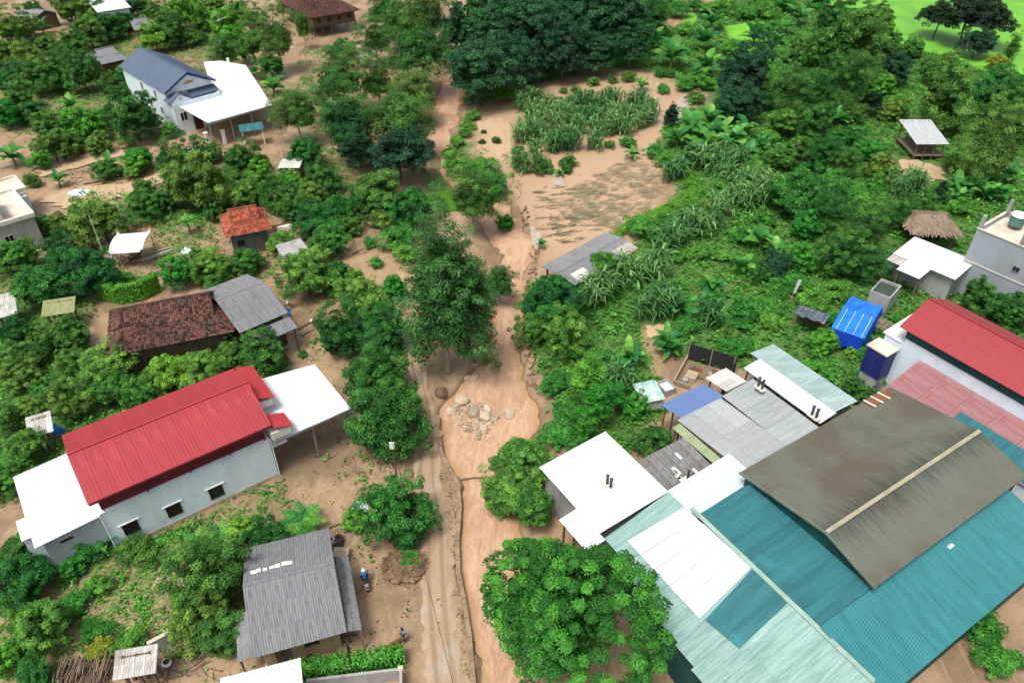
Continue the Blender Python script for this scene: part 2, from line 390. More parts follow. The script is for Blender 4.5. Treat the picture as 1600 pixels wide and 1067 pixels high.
vs_rows = np.array([2400, 1900, 1600, 1450, 1350] + list(np.arange(1290, -64, -4)) + [-80, -100, -130, -160, -200, -240, -280, -320, -350, -375, -390], float)
us_cols = np.array([-3000, -1500, -800, -500, -350, -250, -190] + list(np.arange(-150, 1756, 4)) + [1800, 1870, 1960, 2100, 2400, 3100, 4600], float)
U, V = np.meshgrid(us_cols, vs_rows)
def rast(polys, blur):
    m = np.zeros(U.shape)
    for poly, s in polys: m = np.maximum(m, inpoly(U, V, poly) * s)
    for _ in range(2):
        for ax in (0, 1):
            k = np.ones(2 * blur + 1) / (2 * blur + 1)
            pad = [(0, 0), (0, 0)]; pad[ax] = (blur, blur)
            mp = np.pad(m, pad, mode='edge')
            m = sum(np.take(mp, range(i, i + m.shape[ax]), axis=ax) for i in range(2 * blur + 1)) / (2 * blur + 1)
    return m
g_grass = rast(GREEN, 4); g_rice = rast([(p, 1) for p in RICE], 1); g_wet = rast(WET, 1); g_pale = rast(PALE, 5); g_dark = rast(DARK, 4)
D = (_fw * FPX)[None, None, :] + np.stack([U - 800, 0 * U, 0 * U], -1) - _up[None, None, :] * (V - 533.5)[..., None]
T = -CAM_H / D[..., 2]
GX = D[..., 0] * T; GY = D[..., 1] * T
GZ = gz(GX, GY) * np.clip((900 - GY) / 500, 0, 1)
nr, nc = U.shape
idx = np.arange(nr * nc).reshape(nr, nc)
quads = np.stack([idx[:-1, :-1], idx[:-1, 1:], idx[1:, 1:], idx[1:, :-1]], -1).reshape(-1, 4)

def ground_mat():
    m, nt, b = newmat('flood_mud_and_grass')
    pos = nt.nodes.new('ShaderNodeNewGeometry').outputs['Position']
    n_big = noise(nt, pos, .09, 5, .6, .5); n_mid = noise(nt, pos, .45, 6, .65, .8); n_fine = noise(nt, pos, 2.6, 6, .68, .4)
    streak = noise(nt, mapping(nt, pos, (1.2, .18, 1), (0, 0, R(18))), .9, 6, .65, 1.2)
    col = mixc(nt, sstep(nt, mth(nt, 'ADD', mth(nt, 'MULTIPLY', n_big, .6), mth(nt, 'MULTIPLY', n_mid, .4)), .40, .60), MUD1, MUD2)
    col = mixc(nt, mth(nt, 'MULTIPLY', sstep(nt, streak, .5, .72), .55), col, MUD3)
    pale = sstep(nt, mth(nt, 'ADD', attr(nt, 'pale'), mth(nt, 'MULTIPLY_ADD', n_mid, .5, -.25)), .3, .75)
    col = mixc(nt, pale, col, (.45, .30, .19))
    col = mixc(nt, mth(nt, 'MULTIPLY', sstep(nt, n_fine, .54, .74), .42), col, (.17, .11, .058))
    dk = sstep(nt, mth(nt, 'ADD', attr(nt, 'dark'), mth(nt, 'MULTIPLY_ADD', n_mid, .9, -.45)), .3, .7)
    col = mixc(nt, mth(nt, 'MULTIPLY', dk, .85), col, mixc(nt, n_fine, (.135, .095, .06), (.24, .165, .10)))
    nmix = mth(nt, 'ADD', mth(nt, 'MULTIPLY', n_mid, .6), mth(nt, 'MULTIPLY', n_fine, .5))
    gf = sstep(nt, mth(nt, 'ADD', attr(nt, 'grass'), mth(nt, 'MULTIPLY_ADD', nmix, 1.5, -.83)), .38, .62)
    gcol = mixc(nt, sstep(nt, n_mid, .35, .65), (.040, .105, .020), (.085, .155, .030))
    gcol = mixc(nt, mth(nt, 'MULTIPLY', sstep(nt, n_fine, .45, .7), .6), gcol, (.115, .22, .040))
    col = mixc(nt, gf, col, gcol)
    rl = noise(nt, mapping(nt, pos, (.25, 2.2, 1), (0, 0, R(-24))), .9, 5)
    rcol = mixc(nt, sstep(nt, n_big, .35, .65), (.105, .330, .022), (.150, .420, .030))
    rcol = mixc(nt, mth(nt, 'MULTIPLY', sstep(nt, rl, .5, .7), .5), rcol, (.070, .235, .018))
    rf = sstep(nt, mth(nt, 'ADD', attr(nt, 'rice'), mth(nt, 'MULTIPLY_ADD', n_mid, .3, -.15)), .4, .6)
    col = mixc(nt, rf, col, rcol)
    wf = sstep(nt, mth(nt, 'ADD', attr(nt, 'wet'), mth(nt, 'MULTIPLY_ADD', n_mid, .9, -.45)), .42, .6)
    wf = mth(nt, 'MULTIPLY', wf, mth(nt, 'SUBTRACT', 1, gf), clamp=True)
    col = mixc(nt, mth(nt, 'MULTIPLY', wf, .6), col, (.47, .33, .21))
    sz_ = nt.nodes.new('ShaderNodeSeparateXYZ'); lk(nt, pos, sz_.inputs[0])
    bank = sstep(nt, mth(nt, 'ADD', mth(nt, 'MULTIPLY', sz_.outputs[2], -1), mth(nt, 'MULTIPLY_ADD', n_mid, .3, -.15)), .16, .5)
    col = mixc(nt, mth(nt, 'MULTIPLY', bank, .75), col, mixc(nt, n_fine, (.12, .075, .042), (.26, .165, .095)))  # low banks darker: eroded wet soil, with the bank's shadow put into the colour
    lk(nt, col, b.inputs['Base Color'])
    damp = mth(nt, 'MULTIPLY_ADD', sstep(nt, n_big, .3, .6), .28, .30)
    damp = mixc(nt, mth(nt, 'MULTIPLY', pale, .8), damp, (.16, .16, .16))
    lk(nt, mixc(nt, wf, mixc(nt, gf, damp, (.9, .9, .9)), (.06, .06, .06)), b.inputs['Roughness'])
    b.inputs['Specular IOR Level'].default_value = .45
    bp = nt.nodes.new('ShaderNodeBump'); bp.inputs['Distance'].default_value = .12
    lk(nt, mth(nt, 'MULTIPLY', mth(nt, 'SUBTRACT', 1, wf, clamp=True), .55), bp.inputs['Strength'])
    lk(nt, mth(nt, 'ADD', mth(nt, 'ADD', n_fine, mth(nt, 'MULTIPLY', streak, .7)), mth(nt, 'MULTIPLY', noise(nt, pos, 9, 4), .35)), bp.inputs['Height'])
    lk(nt, bp.outputs[0], b.inputs['Normal'])
    return m
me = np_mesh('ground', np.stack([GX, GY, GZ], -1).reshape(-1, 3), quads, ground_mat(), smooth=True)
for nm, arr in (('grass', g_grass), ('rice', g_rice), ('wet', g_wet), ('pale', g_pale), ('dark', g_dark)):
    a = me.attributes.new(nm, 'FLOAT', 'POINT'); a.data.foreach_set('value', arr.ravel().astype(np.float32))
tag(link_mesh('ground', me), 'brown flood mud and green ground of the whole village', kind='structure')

def sample(mask, u, v):
    i = int(np.clip(np.searchsorted(-vs_rows, -v), 0, nr - 1)); j = int(np.clip(np.searchsorted(us_cols, u), 0, nc - 1))
    return mask[i, j]

# stream water: one sheet lying in the channel
def water_mat(name, c1, c2, rough, strength, c3):
    m, nt, b = newmat(name)
    pos = nt.nodes.new('ShaderNodeNewGeometry').outputs['Position']
    a = noise(nt, mapping(nt, pos, (1.0, .30, 1), (0, 0, R(6))), .7, 6, .65, 1.8)
    f = noise(nt, mapping(nt, pos, (1.6, .38, 1), (0, 0, R(-5))), 2.2, 6, .68, 1.6)
    col = mixc(nt, sstep(nt, a, .35, .68), c1, c2)
    col = mixc(nt, mth(nt, 'MULTIPLY', sstep(nt, f, .54, .70), .6), col, c3)
    col = mixc(nt, mth(nt, 'MULTIPLY', sstep(nt, f, .46, .34), .5), col, tuple(x * .62 for x in c2))
    eg = sstep(nt, mth(nt, 'ADD', attr(nt, 'edge'), mth(nt, 'MULTIPLY_ADD', a, .9, -.45)), .35, .8)
    col = mixc(nt, mth(nt, 'MULTIPLY', eg, .8), col, (.40, .245, .125))
    lk(nt, col, b.inputs['Base Color']); b.inputs['Roughness'].default_value = rough; b.inputs['IOR'].default_value = 1.33
    bp = nt.nodes.new('ShaderNodeBump'); bp.inputs['Strength'].default_value = strength; bp.inputs['Distance'].default_value = .15
    lk(nt, mth(nt, 'ADD', a, mth(nt, 'MULTIPLY', f, .6)), bp.inputs['Height']); lk(nt, bp.outputs[0], b.inputs['Normal'])
    return m
ys = np.linspace(_sy.min() + .2, _sy.max() - .2, 420); vv = []; ff = []
for i, y in enumerate(ys):
    l = np.interp(y, _sy, _sl) - 1.2; r = np.interp(y, _sy, _sr) + 1.2
    for k in range(13):
        t = k / 12; x = l + (r - l) * t
        vv.append((x, y, WATER_Z + .03 * math.sin(x * 2.1 + y * 1.3) + .025 * math.sin(x * 3.7 - y * 2.2)))
for i in range(len(ys) - 1):
    for k in range(12): a = i * 13 + k; ff.append((a, a + 1, a + 14, a + 13))
_wm = (np_mesh('stream_water', vv, ff, water_mat('muddy_water', (.54, .345, .225), (.40, .245, .150), .15, .75, (.60, .42, .30)), smooth=True))
_vv = np.array(vv); _e = np.clip(1 - (stream_in(_vv[:, 0], _vv[:, 1]) - .1) / 1.0, 0, 1); _a = _wm.attributes.new('edge', 'FLOAT', 'POINT'); _a.data.foreach_set('value', _e.astype(np.float32))
tag(link_mesh('stream_water', _wm), 'salmon brown muddy stream running through the village', kind='structure')

def pool(name, label, poly, mat, dz=.012):
    q = [P(u, v)[:2] for u, v in poly]; q = np.array(q); c = q.mean(0); rim = []
    for i in range(len(q)):
        for t in np.linspace(0, 1, 7)[:-1]:
            p = q[i] + (q[(i + 1) % len(q)] - q[i]) * t; d = p - c; rim.append(c + d * (1 + .10 * math.sin(len(rim) * 1.9) + .07 * math.sin(len(rim) * .83)))
    rim = np.array(rim); z = float(np.mean(gz(rim[:, 0], rim[:, 1]))) + .05 + dz
    mb = MB(); n = len(rim); mb.add([(c[0], c[1], z)] + [(p[0], p[1], z) for p in rim], [(0, 1 + i, 1 + (i + 1) % n) for i in range(n)])
    return tag(mb.build(name, mat), label, kind='structure')
puddle_m = M('still_puddle', (.46, .39, .33), (.38, .30, .23), .03, spec=1.0)  # pale base colour stands in for the bright sky mirrored in the water
pond_m = water_mat('pond_water', (.50, .36, .23), (.44, .305, .185), .05, .10, (.54, .40, .27))
pool('pond_water', 'tan muddy pond below the pale field hut', [(1368,246),(1400,250),(1440,252),(1478,266),(1474,280),(1440,286),(1400,268)], pond_m, .06)
pool('puddle_water', 'pale still puddle along the flattened field edge', [(822,318),(834,322),(848,350),(846,372),(840,390),(832,384),(828,352)], puddle_m, .05)
pool('puddle_water', 'pale puddle behind the cane patch', [(1062,152),(1076,150),(1082,168),(1072,178),(1058,192),(1040,196),(1052,172)], puddle_m, .05)
pool('puddle_water', 'small pale puddle on the flattened field', [(864,270),(878,274),(880,294),(866,292)], puddle_m, .03)
pool('puddle_water', 'tan pool in the weeds left of the blue faded roof', [(1008,510),(1040,506),(1048,520),(1030,530),(1012,528)], pond_m, .05)
pool('puddle_water', 'grey wet track in front of the stilt house', [(548,66),(566,72),(580,92),(566,100),(552,86)], puddle_m, .02)
pool('puddle_water', 'flooded corner of the field left of the cane patch', [(745,195),(775,182),(800,200),(798,245),(770,262),(748,240)], pond_m, .03)
pool('puddle_water', 'long flood pool on the garden path at left', [(70,312),(120,292),(190,288),(250,272),(268,280),(200,306),(150,316),(90,326)], pond_m, .10)
pool('puddle_water', 'flood pool in front of the left orchard', [(55,262),(110,240),(190,232),(200,242),(120,262),(70,276)], pond_m, .10)

# mud-covered concrete lane along the stream
ROAD = [(500,622,655),(534,627,664),(600,641,670),(650,648,684),(700,644,690),(750,642,692),(800,650,700),(850,655,706),(900,653,709),(950,655,713),(1000,658,719),(1067,662,733),(1200,668,752),(1500,680,790)]
def road_mat():
    m, nt, b = newmat('muddy_lane')
    pos = nt.nodes.new('ShaderNodeNewGeometry').outputs['Position']
    a = noise(nt, mapping(nt, pos, (1.6, .22, 1)), .8, 6, .65, 1.0); f = noise(nt, pos, 3.0, 6, .65); g = noise(nt, pos, .35, 4)
    col = mixc(nt, sstep(nt, a, .35, .65), (.40, .295, .195), (.31, .215, .135))
    col = mixc(nt, mth(nt, 'MULTIPLY', sstep(nt, g, .5, .68), .7), col, (.36, .32, .27))
    col = mixc(nt, mth(nt, 'MULTIPLY', sstep(nt, f, .58, .75), .5), col, (.22, .15, .09))
    tr = attr(nt, 'across'); ru = mth(nt, 'MINIMUM', mth(nt, 'ABSOLUTE', mth(nt, 'SUBTRACT', tr, .3)), mth(nt, 'ABSOLUTE', mth(nt, 'SUBTRACT', tr, .68)))
    rut = sstep(nt, mth(nt, 'ADD', ru, mth(nt, 'MULTIPLY_ADD', a, .3, -.15)), .10, .02)
    col = mixc(nt, mth(nt, 'MULTIPLY', rut, .55), col, (.19, .125, .07))
    lk(nt, col, b.inputs['Base Color']); lk(nt, mth(nt, 'MULTIPLY_ADD', g, .5, .12), b.inputs['Roughness'])
    bp = nt.nodes.new('ShaderNodeBump'); bp.inputs['Strength'].default_value = .4; bp.inputs['Distance'].default_value = .06
    lk(nt, mth(nt, 'ADD', a, mth(nt, 'MULTIPLY', f, .5)), bp.inputs['Height']); lk(nt, bp.outputs[0], b.inputs['Normal'])
    return m
rv = np.array([r[0] for r in ROAD], float); rl_ = np.array([r[1] for r in ROAD], float); rr_ = np.array([r[2] for r in ROAD], float)
vv = []; ff = []; vrange = np.linspace(505, 1480, 240)
for i, v in enumerate(vrange):
    l = P(np.interp(v, rv, rl_), v); r = P(np.interp(v, rv, rr_), v)
    for k in range(9):
        t = k / 8; p = l + (r - l) * t; jit = .18 * math.sin(v * .13 + k) + .12 * math.sin(v * .31) if k in (0, 8) else 0
        z = float(gz(p[0] + jit, p[1])); z = max(z, -.12) + (.05 if k not in (0, 8) else -.08)
        vv.append((p[0] + jit, p[1], z))
for i in range(len(vrange) - 1):
    for k in range(8): a = i * 9 + k; ff.append((a, a + 9, a + 10, a + 1))
_rm = np_mesh('road', vv, ff, road_mat(), smooth=True); _a = _rm.attributes.new('across', 'FLOAT', 'POINT'); _a.data.foreach_set('value', np.tile(np.linspace(0, 1, 9), len(vrange)).astype(np.float32))
tag(link_mesh('road', _rm), 'mud covered concrete lane beside the stream', kind='structure')

# retaining wall between lane and stream
mb = MB()
for v in np.arange(655, 1400, 6):
    def edge(vv_): 
        p = P(np.interp(vv_, [s[0] for s in STREAM], [s[1] for s in STREAM]), vv_, WATER_Z); return np.array([p[0] - .55, p[1], 0])
    a, b_ = edge(v), edge(v + 6)
    d = b_ - a; n = np.array([-d[1], d[0], 0]); n /= np.linalg.norm(n)
    z = .06 + .05 * math.sin(v * .21) + random.uniform(-.03, .03)
    mb.prism([a + [0, 0, -1.3], b_ + [0, 0, -1.3], b_ + n * .35 + [0, 0, -1.3], a + n * .35 + [0, 0, -1.3]], (0, 0, 1.3 + z))
tag(mb.build('retaining_wall', M('wall_muddy', (.30, .22, .145), (.20, .15, .10), .9, 1.2, bump=.5)), 'low mud stained wall between the lane and the stream', 'wall')

# ================================================================ BUILDINGS
class Fr:
    """local frame of a building: A-B the front edge (left to right), C on the far side, all read at height z"""
    def __init__(s, A, B, C=None, z=0.0, W=None):
        a = P(*A, z); b = P(*B, z); d = b - a
        s.o = np.array([a[0], a[1], 0]); s.L = float(np.hypot(d[0], d[1]))
        s.ex = np.array([d[0], d[1], 0]) / s.L; s.ey = np.array([-s.ex[1], s.ex[0], 0])
        s.W = W if W else float((P(*C, z) - a) @ s.ey); s.rz = math.atan2(s.ex[1], s.ex[0])
    def loc(s, u, v, z): r = P(u, v, z) - s.o; return np.array([r @ s.ex, r @ s.ey, z])
    def world(s, x, y, z=0.0): return s.o + s.ex * x + s.ey * y + np.array([0, 0, z])
    def emp(s, name, label, cat, x=0, y=0, group=None): 
        return empty(name, tuple(s.world(x, y)), s.rz, label, cat, group)
def V3(*a): return np.array(a, float)
def sheets(parent, p0, p1, q0, q1, mat, nx=1, ny=1, pitch=.2, amp=.025, prof='trap', name='roof_sheet', jit=.008, lap=.05):
    """a roof slope laid in sheets, each its own piece; alike sheets share one mesh"""
    p0, p1, q0, q1 = [V3(*a) for a in (p0, p1, q0, q1)]
    ex = (p1 - p0) / nx; ey = (q0 - p0) / ny
    nrm = np.cross(ex, ey); nrm /= np.linalg.norm(nrm); nrm = nrm if nrm[2] > 0 else -nrm
    mb = MB(); z0 = V3(0, 0, 0); e2 = ey * (1 + lap if ny > 1 else 1)
    mb.corr(z0, ex * (1.0 if nx == 1 else .992), e2, ex * (1.0 if nx == 1 else .992) + e2, pitch, amp, prof)
    me = mb.mesh(name, mat); out = []
    for j in range(ny):
        for i in range(nx):
            o = link_mesh(name, me, parent); o.location = p0 + ex * i + ey * j + nrm * ((ny - j) * .022 + (i % 2) * .006 + random.uniform(0, jit))
            out.append(o)
    return out
def ridge(parent, a, b, mat, w=.22, t=.05, name='ridge_cap'):
    a = V3(*a); b = V3(*b); return MB().bar(a + V3(0, 0, .045), b + V3(0, 0, .045), w, t).build(name, mat, parent)
def window(parent, c, u, n, w_, h_, fm=None, hood=False, pane=None):
    """frame standing 3 cm proud of the wall with the pane set back in it"""
    c, u, n = V3(*c), V3(*u), V3(*n); up = V3(0, 0, 1); mb = MB(); t = .07
    def bx(cu, cz, lu, lz, d0, d1):
        a = c + u * (cu - lu / 2) + up * (cz - lz / 2)
        mb.prism([a + n * d0, a + u * lu + n * d0, a + u * lu + up * lz + n * d0, a + up * lz + n * d0], n * (d1 - d0))
    bx(0, h_ / 2, w_ + 2 * t, t, .004, .06); bx(0, -h_ / 2, w_ + 2 * t, t, .004, .09)
    bx(-w_ / 2 - t / 2, 0, t, h_ - t - .01, .004, .06); bx(w_ / 2 + t / 2, 0, t, h_ - t - .01, .004, .06); bx(0, 0, .05, h_ - t - .01, .004, .045)
    if hood: bx(0, h_ / 2 + .16, w_ + .4, .07, .004, .16)
    o = mb.build('window', fm or white_paint, parent)
    m2 = MB(); a = c - u * w_ / 2 - up * h_ / 2
    m2.prism([a + n * .006, a + u * w_ + n * .006, a + u * w_ + up * h_ + n * .006, a + up * h_ + n * .006], n * .012)
    m2.build('pane', pane or black, o)
    return o
def posts(parent, pts, ztop, r=.07, mat=None, zb=-.15, sq=True, name='post'):
    for (x, y) in pts:
        mb = MB()
        zt = ztop(x, y) if callable(ztop) else ztop
        if sq: mb.box(x - r, y - r, zb, x + r, y + r, zt)
        else: mb.tube((x, y, zb), (x, y, zt), r, r * .85, 8)
        mb.build(name, mat or wood, parent)
def walls(parent, x0, y0, x1, y1, z, mat, zb=-.2, t=.18, name='wall', gable=None):
    """four walls as one hollow body; gable=(axis, peak height) raises the two end walls to a peak"""
    mb = MB()
    mb.box(x0, y0, zb, x1, y0 + t, z); mb.box(x0, y1 - t, zb, x1, y1, z)
    mb.box(x0, y0 + t, zb, x0 + t, y1 - t, z); mb.box(x1 - t, y0 + t, zb, x1, y1 - t, z)
    if gable:
        ax, pk = gable
        if ax == 'x':
            ym = (y0 + y1) / 2
            for xx in (x0, x1 - t): mb.prism([(xx, y0, z), (xx, y1, z), (xx, ym, pk)], (t, 0, 0))
        else:
            xm = (x0 + x1) / 2
            for yy in (y0, y1 - t): mb.prism([(x0, yy, z), (x1, yy, z), (xm, yy, pk)], (0, t, 0))
    return mb.build(name, mat, parent)
def gable_roof(parent, x0, y0, x1, y1, ze, zr, mat, nx=1, ny=1, pitch=.2, amp=.025, prof='trap', yr=None, name='roof_sheet', cap=True, cmat=None):
    """ridge along x"""
    ym = (y0 + y1) / 2 if yr is None else yr
    a = sheets(parent, (x0, ym, zr), (x1, ym, zr), (x0, y0, ze), (x1, y0, ze), mat, nx, ny, pitch, amp, prof, name)
    a += sheets(parent, (x1, ym, zr), (x0, ym, zr), (x1, y1, ze), (x0, y1, ze), mat, nx, ny, pitch, amp, prof, name)
    if cap: ridge(parent, (x0, ym, zr + .03), (x1, ym, zr + .03), cmat or mat)
    return a
def mono(fr, name, label, cat, x0, x1, y0, y1, zhi, zlo, down, mat, nx=1, ny=1, pitch=.2, amp=.025, prof='trap', wall=None, post=None, inset=.3, group=None, postmat=None, wz=None):
    t = fr.emp(name, label, cat, x0, y0, group); X, Y = x1 - x0, y1 - y0
    c = {'y-': ((0, Y), (X, Y), (0, 0), (X, 0)), 'y+': ((X, 0), (0, 0), (X, Y), (0, Y)), 'x+': ((0, 0), (0, Y), (X, 0), (X, Y)), 'x-': ((X, Y), (X, 0), (0, Y), (0, 0))}[down]
    p0, p1, q0, q1 = [(*c[0], zhi), (*c[1], zhi), (*c[2], zlo), (*c[3], zlo)]
    sheets(t, p0, p1, q0, q1, mat, nx, ny, pitch, amp, prof)
    def zt(x, y):
        f = {'y-': 1 - y / Y, 'y+': y / Y, 'x+': x / X, 'x-': 1 - x / X}[down]; return zhi + (zlo - zhi) * f - .12
    if wall: walls(t, inset, inset, X - inset, Y - inset, min(zhi, zlo) - .1 if wz is None else wz, wall)
    if post:
        n = post; pts = [(inset + (X - 2 * inset) * i / (n - 1), yy) for i in range(n) for yy in (inset, Y - inset)]
        posts(t, pts, zt, .07, postmat or wood)
        for yy in (inset, Y - inset): MB().bar((inset, yy, zt(inset, yy) - .02), (X - inset, yy, zt(X - inset, yy) - .02), .1, .12).build('beam', postmat or wood, t)
    return t

# ---------------------------------------------------------------- red-roofed house (left foreground)
f = Fr((145,785), (424,664), (105,677), 6.2)
L, W = f.L, f.W
h = f.emp('village_house', 'long grey white house with bright red metal roof and white canopies at both ends', 'house')
walls(h, 0, .5, 13.3, 8.2, 4.35, white_wall)
MB().box(-.06, .44, 4.35, 13.36, 8.26, 4.42).build('parapet', white_wall, h)
MB().box(.25, .75, 4.42, 13.1, 7.9, 6.15).build('attic_wall', dark_red, h)
posts(h, [(x, yy) for x in (.4, 3.6, 6.9, 10.1, 13) for yy in (.6, 8.14)], 6.25, .05, dark_red, 4.42)
gable_roof(h, -.35, 0, L + .05, W, 6.2, 7.7, red_sheet, 13, 1, .24, .009, cap=True)
MB().prism([(-.32, .03, 6.15), (-.32, .12, 6.15), (-.32, W / 2, 7.62), (-.32, W - .1, 6.15), (-.32, W - .03, 6.15), (-.32, W / 2, 7.7)], (-.03, 0, 0)).build('barge_board', dark_red, h)
MB().box(-.3, -.06, 6.02, L, .0, 6.2).build('gutter', dark_red, h)
for px, py in ((205, 824), (272, 796), (338, 768)):
    q = f.loc(px, py, 2.2); x = q[0]
    d = ray(px, py); c = np.array([0, 0, CAM_H]); tt = (.5 - (c - f.o) @ f.ey) / (d @ f.ey); hit = c + d * tt; r = hit - f.o
    wo = window(h, (float(r @ f.ex), .5, float(hit[2])), (1, 0, 0), (0, -1, 0), 1.0, 1.15, fm=cable); xx = float(r @ f.ex); MB().box(xx - .8, .38, float(hit[2]) + .68, xx + .8, .495, float(hit[2]) + .74).build('lintel', white_paint, wo)
MB().box(-.03, .465, -.2, 13.33, .497, .3).build('plinth', M('plinth', (.50, .44, .34), (.36, .29, .2), .9), h)
for x in (-.06, 13.36): MB().tube((x + .03, .40, 0), (x + .03, .40, 4.4), .05).build('downpipe', plastic_white, h)
# porch front with small tiled skirts
for (y0, y1, z) in ((3.4, 8.5, 5.9), (-.2, 1.7, 5.4)):
    sheets(h, (L + .1, y0, z + .5), (L + .1, y1, z + .5), (L + 1.6, y0, z), (L + 1.6, y1, z), red_tilem, 1, 4, .3, .06, 'sin', 'roof_sheet')
    MB().box(13.45, y0 + .1, z - .75, L + 1.4, y1 - .1, z - .06).build('porch_beam', cream, h)
# right canopy
cz = 4.2
can = [(13.6, .1, cz), (20.6, .1, cz - .15), (20.6, 7.6, cz - .15), (14.9, 8.5, cz), (13.6, 8.5, cz)]
MB().slab(can, .08).build('canopy_roof', white_sheet, h)
for i in range(24):
    x = 13.75 + i * .285; MB().box(x, .14, cz + .02, x + .05, 7.55 if x > 15 else 8.3, cz + .115 - (x - 13.6) * .021).build('canopy_rib', white_sheet, h)
MB().box(13.6, .06, cz - .2, 20.6, .1, cz - .01).build('canopy_fascia', steel, h)
posts(h, [(20.3, .4), (20.3, 7.2), (17, .4), (17.2, 7.8)], cz - .12, .06, steel)
MB().box(13.5, 1.4, 0, 13.7, 3.0, 2.6).build('door', M('door_brown', (.12, .06, .03)), h)
MB().box(13.45, .9, 2.9, 14.8, 2.3, 3.5).build('sign_box', white_paint, h)
# left annex
walls(h, -4.1, .9, -.15, 8.2, 3.75, grey_wall)
sheets(h, (-4.6, 8.6, 4.2), (-.02, 8.9, 4.2), (-4.6, .45, 3.9), (-.02, .75, 3.9), white_sheet, 1, 1, .28, .03)
sheets(h, (-5.3, 4.2, 3.7), (-4.62, 4.2, 3.7), (-5.3, 2.0, 3.6), (-4.62, 2.0, 3.6), white_sheet, 1, 1, .22, .03)
MB().box(-3.1, .86, 2.9, -2.2, .897, 3.1).build('vent', black, h)
MB().box(-5.2, 2.1, -.2, -4.12, 4.1, 3.4).build('water_closet', white_wall, h)

# ---------------------------------------------------------------- blue-roofed house
f = Fr((257,146), (337,125), W=17.5, z=6.5)
h = f.emp('village_house', 'two storey pale house with slate blue gable roof and gold pediment ornament', 'house')
Lb, Wb = f.L, f.W
walls(h, .35, 1.1, Lb - .35, Wb - .4, 6.45, white_wall, gable=('y', 8.5))
sheets(h, (Lb / 2, 0, 8.75), (Lb / 2, Wb, 8.75), (0, 0, 6.5), (0, Wb, 6.5), blue_sheet, 1, 1, .3, .03)
sheets(h, (Lb / 2, Wb, 8.75), (Lb / 2, 0, 8.75), (Lb, Wb, 6.5), (Lb, 0, 6.5), blue_sheet, 1, 1, .3, .03)
ridge(h, (Lb / 2, 0, 8.8), (Lb / 2, Wb, 8.8), blue_sheet)
for a, b in ((0, Lb / 2), (Lb, Lb / 2)):
    MB().prism([(a, .02, 6.22), (b, .02, 8.45), (b, .02, 8.72), (a, .02, 6.48)], (0, -.06, 0)).build('barge_board', navy, h)
pm = MB().prism([(.4, .55, 6.2), (Lb - .4, .55, 6.2), (Lb / 2, .55, 8.25)], (0, .2, 0)).build('pediment', white_wall, h)
o = MB().prism([(Lb/2-.9,.5,6.9),(Lb/2-.5,.5,7.15),(Lb/2,.5,7.35),(Lb/2+.5,.5,7.2),(Lb/2+.9,.5,7.35),(Lb/2+.75,.5,7.0),(Lb/2+.9,.5,6.75),(Lb/2+.4,.5,6.9),(Lb/2,.5,6.75)], (0, .045, 0)).build('ornament', gold, pm)
MB().box(.2, .45, 6.02, Lb - .2, .53, 6.19).build('cornice', white_paint, h)
# small porch gable on the left front and skirt roof on the right
MB().prism([(.1, -.9, 4.9), (3.7, -.9, 4.9), (1.9, -.9, 6.0)], (0, .25, 0)).build('porch_pediment', white_wall, h)
MB().prism([(1.5,-.93,5.25),(1.9,-.93,5.55),(2.3,-.93,5.25)], (0, .02, 0)).build('ornament', gold, h)
sheets(h, (1.9, 1.2, 6.15), (1.9, -1.0, 6.15), (-.1, 1.2, 5.0), (-.1, -1.0, 5.0), blue_sheet, 1, 1, .3, .03)
sheets(h, (1.9, -1.0, 6.15), (1.9, 1.2, 6.15), (3.9, -1.0, 5.0), (3.9, 1.2, 5.0), blue_sheet, 1, 1, .3, .03)
sheets(h, (4.0, 1.15, 5.6), (Lb, 1.15, 5.6), (4.0, -.5, 5.0), (Lb, -.5, 5.0), blue_sheet, 1, 1, .3, .03)
walls(h, .3, -1.1, Lb - .3, 1.1, 4.85, white_wall)
cp = [f.loc(u, v, 4.1) for u, v in ((266,160),(325,193),(425,165),(384,103),(345,96),(318,98),(330,135))]
MB().slab([(p[0], p[1], 4.1) for p in cp], .09).build('canopy_roof', white_sheet, h)
MB().bar((cp[1][0], cp[1][1], 4.0), (cp[2][0], cp[2][1], 4.0), .06, .2).build('canopy_fascia', steel, h)
for t_ in (0.02, .34, .66, .98):
    q = cp[1] + (cp[2] - cp[1]) * t_; posts(h, [(q[0], q[1] + .3)], 4.08, .07, steel)
MB().tube((cp[4][0] + .5, cp[4][1] - 2, 4.19), (cp[4][0] + .5, cp[4][1] - 2, 5.0), .25, .25, 10).build('roof_vent', plastic_white, h)
for y, z in ((4, 2.5), (8, 2.5), (5, 5.0), (12, 2.5), (10, 5.0)): window(h, (.35, y, z), (0, -1, 0), (-1, 0, 0), .8, 1.3)
window(h, (1.6, -1.1, 2.6), (1, 0, 0), (0, -1, 0), 1.0, 1.4); window(h, (5.5, -1.1, 2.6), (1, 0, 0), (0, -1, 0), 1.4, 1.4)
MB().box(3.0, -1.16, 0, 4.4, -1.105, 2.5).build('door', M('door_dark', (.06, .03, .02)), h)
